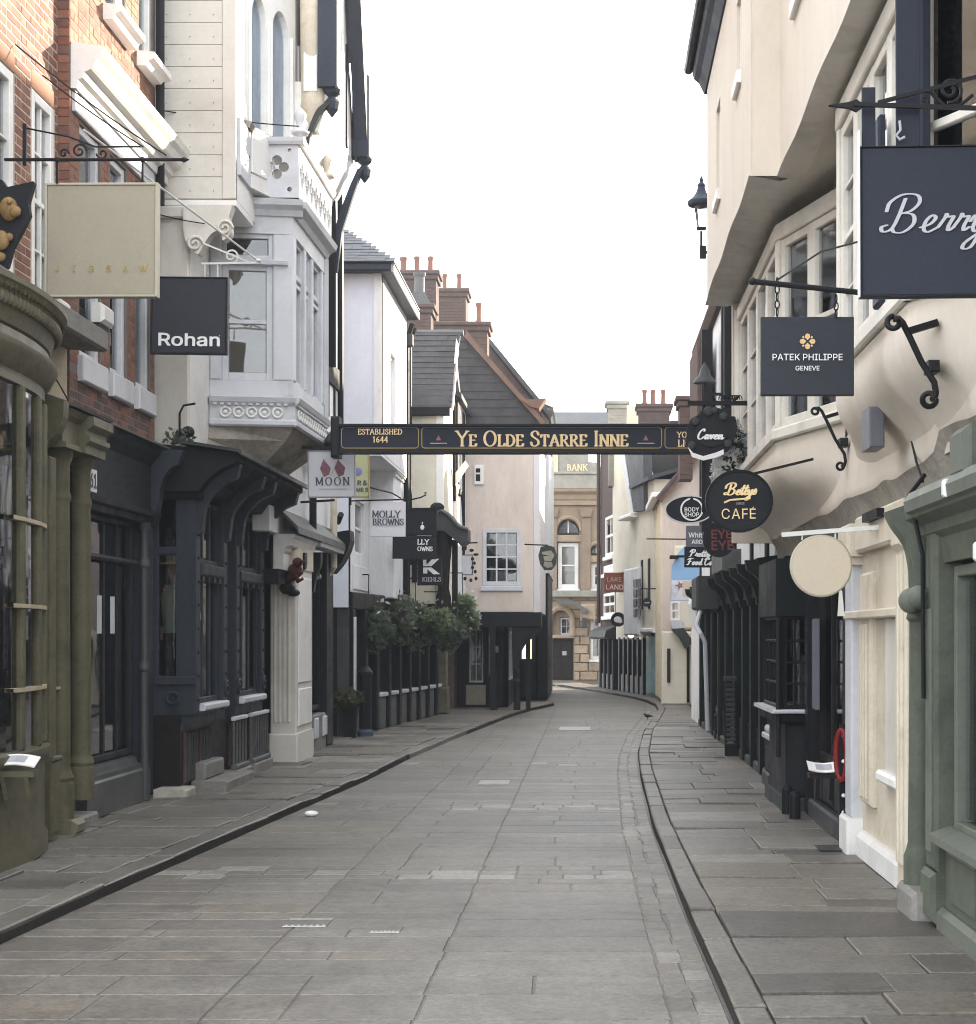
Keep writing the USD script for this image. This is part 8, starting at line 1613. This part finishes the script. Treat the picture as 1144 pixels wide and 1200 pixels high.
part(t, 'body', MB().lathe([(.10, .1), (.10, .95), (.12, .97), (.12, 1.02), (.06, 1.10)], xx(430, 27.6), 27.4, 14), 'black_paint'); part(t, 'foot', MB().lathe([(.125, -.02), (.13, .06), (.10, .10)], xx(430, 27.6), 27.4, 14), 'blue_foot')
for px, py, l in ((579, 832, 'black bollard in front of the black shop door, leftmost of three'), (606, 832, 'black bollard in the middle below the pink house corner'), (633, 808, 'thin black bollard furthest away at the mouth of the side lane')):
    Dd = (H) * F / (py - CY); X = xx(px, Dd); t = thing('bollard', l, 'bollard', (X, Dd, 0)); part(t, 'shaft', MB().lathe([(.075, -.02), (.075, .18), (.055, .22), (.05, .75), (.065, .78), (.065, .84), (.03, .90)], X, Dd, 12), 'black_paint', smooth=35); part(t, 'collar', MB().lathe([(.07, .62), (.07, .66)], X, Dd, 12), 'lead_dark')
# slatted stand by the café
D = 22.6; f = FC(D)
t = thing('slatted_stand', 'narrow black slatted stand leaning by the café front on the pavement', 'stand', (xx(856, D), D, 0))
for px in (850.5, 863): part(t, 'rail', MB(f).bar((xx(px, D), .0, .0), (xx(px - 1, D), -.1, 1.0), .022), 'black_paint')
for k in range(12): part(t, 'slat', MB(f).box(xx(851.5, D), xx(862, D), .20 + k * .066, .243 + k * .066, -.02 - k * .007, .012 - k * .007, .004), 'lead_dark')
part(t, 'top', MB(f).box(xx(849, D), xx(864, D), .99, 1.06, -.12, -.02, .01), 'lead_dark'); part(t, 'base', MB(f).box(xx(850, D), xx(866, D), -.02, .17, -.08, .03, .02), 'black_paint')
for px, Dd, l in ((842, 26.5, 'low dark bicycle-rack-like stub standing beyond the slatted stand'), (837, 28, 'small dark bollard stub close to the white pilaster wall')):
    t = thing('low_bollard', l, 'bollard', (xx(px, Dd), Dd, 0)); part(t, 'shaft', MB().lathe([(.07, -.02), (.06, .32), (.07, .36), (.03, .42)], xx(px, Dd), Dd, 10), 'black_paint', smooth=35); part(t, 'cap', MB().ball((xx(px, Dd), Dd, .44), .045, (1, 1, 1), 2), 'lead', smooth=True)
# menu stands
def menu(px0, px1, py, D, side, label):
    x0, x1 = xx(px0, D), xx(px1, D); z = zz(py, D); t = thing('menu_stand', label, 'menu', ((x0 + x1) / 2, D, z - .1)); n = 9; us = np.linspace(0, 1, n)
    rows = [[(x0 + (x1 - x0) * u, D + v, z + .05 * (1 - u if side > 0 else u) * 0 + .02 * math.sin(u * 3.14) * -side + (.06 if v > .1 else 0)) for u in us] for v in (0, .14)]
    part(t, 'sheet', MB().loft(rows).loft([[(a, b, c - .006) for a, b, c in r] for r in rows]), 'paper'); part(t, 'print', MB().loft([[(p[0], p[1] + .03, p[2] + .016) for p in rows[0][2:7]], [(p[0], p[1] - .03, p[2] - .008) for p in rows[1][2:7]]]), 'letter_grey')
    part(t, 'ledge', MB().blk(x0 + .01, x1 - .01, D + .02, D + .16, z - .07, z - .03, .0), 'black_brown' if side > 0 else 'olive_paint')
    for x in (x0 + .06, x1 - .08): part(t, 'support', MB().hexa([(x, D + .1, z - .24), (x + .03, D + .1, z - .24), (x + .03, D + .16, z - .24), (x, D + .16, z - .24), (x, D + .02, z - .07), (x + .03, D + .02, z - .07), (x + .03, D + .16, z - .07), (x, D + .16, z - .07)]), 'black_brown' if side > 0 else 'olive_paint')
menu(-12, 40, 899, 11.5, -1, 'open white menu sheet on a ledge below the olive bow window')
menu(948, 986, 902, 13.0, 1, 'open white menu sheet on the sill of the dark brown shop')
D = 12.95
c = (xx(986, D), zz(885, D)); t = thing('lifebuoy_decoration', 'red upright oval ring strapped to the dark brown shop post', 'ring', (c[0], D, c[1] - .2))
part(t, 'ring', MB(FC(D)).tube([(c[0] + .034 * math.cos(a), .02 + .05 * math.cos(a), c[1] + .19 * math.sin(a)) for a in np.linspace(0, 6.2832, 25)], .022, 8, cap=False), 'red_rubber', smooth=True)
part(t, 'strap', MB(FC(D)).box(c[0] - .015, c[0] + .045, zz(960, D), zz(848, D), -.01, .012, .004), 'black_paint')
for py in (862, 892, 932, 952): part(t, 'stud', MB(FC(D)).ball((c[0] + .015, .02, zz(py, D)), .016, (1, .6, 1), 1), 'letter_white', smooth=True)
# bird on the road
D = (H - ROADZ) * F / (843 - CY); X = xx(759, D); z = ROADZ + .02
t = thing('bird', 'small dark bird standing on the carriageway near the bend', 'bird', (X, D, ROADZ))
k = .55; part(t, 'body', MB().ball((X, D, z + .05), .07 * k, (1.6, .9, .9), 2).ball((X - .10 * k, D, z + .05 + .06 * k), .038 * k, (1, 1, 1), 2).tube([(X + .08 * k, D, z + .05), (X + .2 * k, D, z + .04)], [.04 * k, .012 * k], 8), 'feather', smooth=True); part(t, 'beak', MB().tube([(X - .13 * k, D, z + .05 + .06 * k), (X - .17 * k, D, z + .05 + .055 * k)], [.007, .002], 6), 'lead_dark'); part(t, 'leg', MB().tube([(X - .01, D - .012, ROADZ), (X, D - .012, z + .03)], .004, 5), 'lead_dark'); part(t, 'leg', MB().tube([(X + .01, D + .012, ROADZ), (X, D + .012, z + .03)], .004, 5), 'lead_dark')
# tap covers in the right pavement
solo('pavement_cover', MB().blk(xx(905, 13.2) + .3, xx(905, 13.2) + .55, 12.7, 13.0, .0, .006), 'lead_dark', 'small dark metal cover set in the right pavement before the cream portal', 'drain cover')
# signs hang a little askew
for pr_ in stage.GetPrimAtPath('/World').GetChildren():
    if pr_.GetName().split('_0')[0] in ('hanging_sign', 'oval_sign', 'round_sign', 'shield_sign') and pr_.IsA(UsdGeom.Xform):
        UsdGeom.Xform(pr_).AddRotateXYZOp().Set(Gf.Vec3f(R.uniform(-.8, .8), R.uniform(-.7, .7), R.uniform(-4, 4)))
# the air
hz = MB().box(-105, 105, -1.6, 16, -35, 185); p = part('/World', 'haze', hz, 'glass'); 
MATS['haze'] = usdkit.material(stage, '/World/Looks/haze', {'v': ('principled_volume', {'color': (.92, .95, 1.), 'density': .0011, 'anisotropy': .35})}, [], volume='v.volume')
pr = stage.GetPrimAtPath(p); UsdShade.MaterialBindingAPI(pr).Bind(MATS['haze']); data(pr, label='thin pale morning haze filling the street', category='haze', kind='stuff')
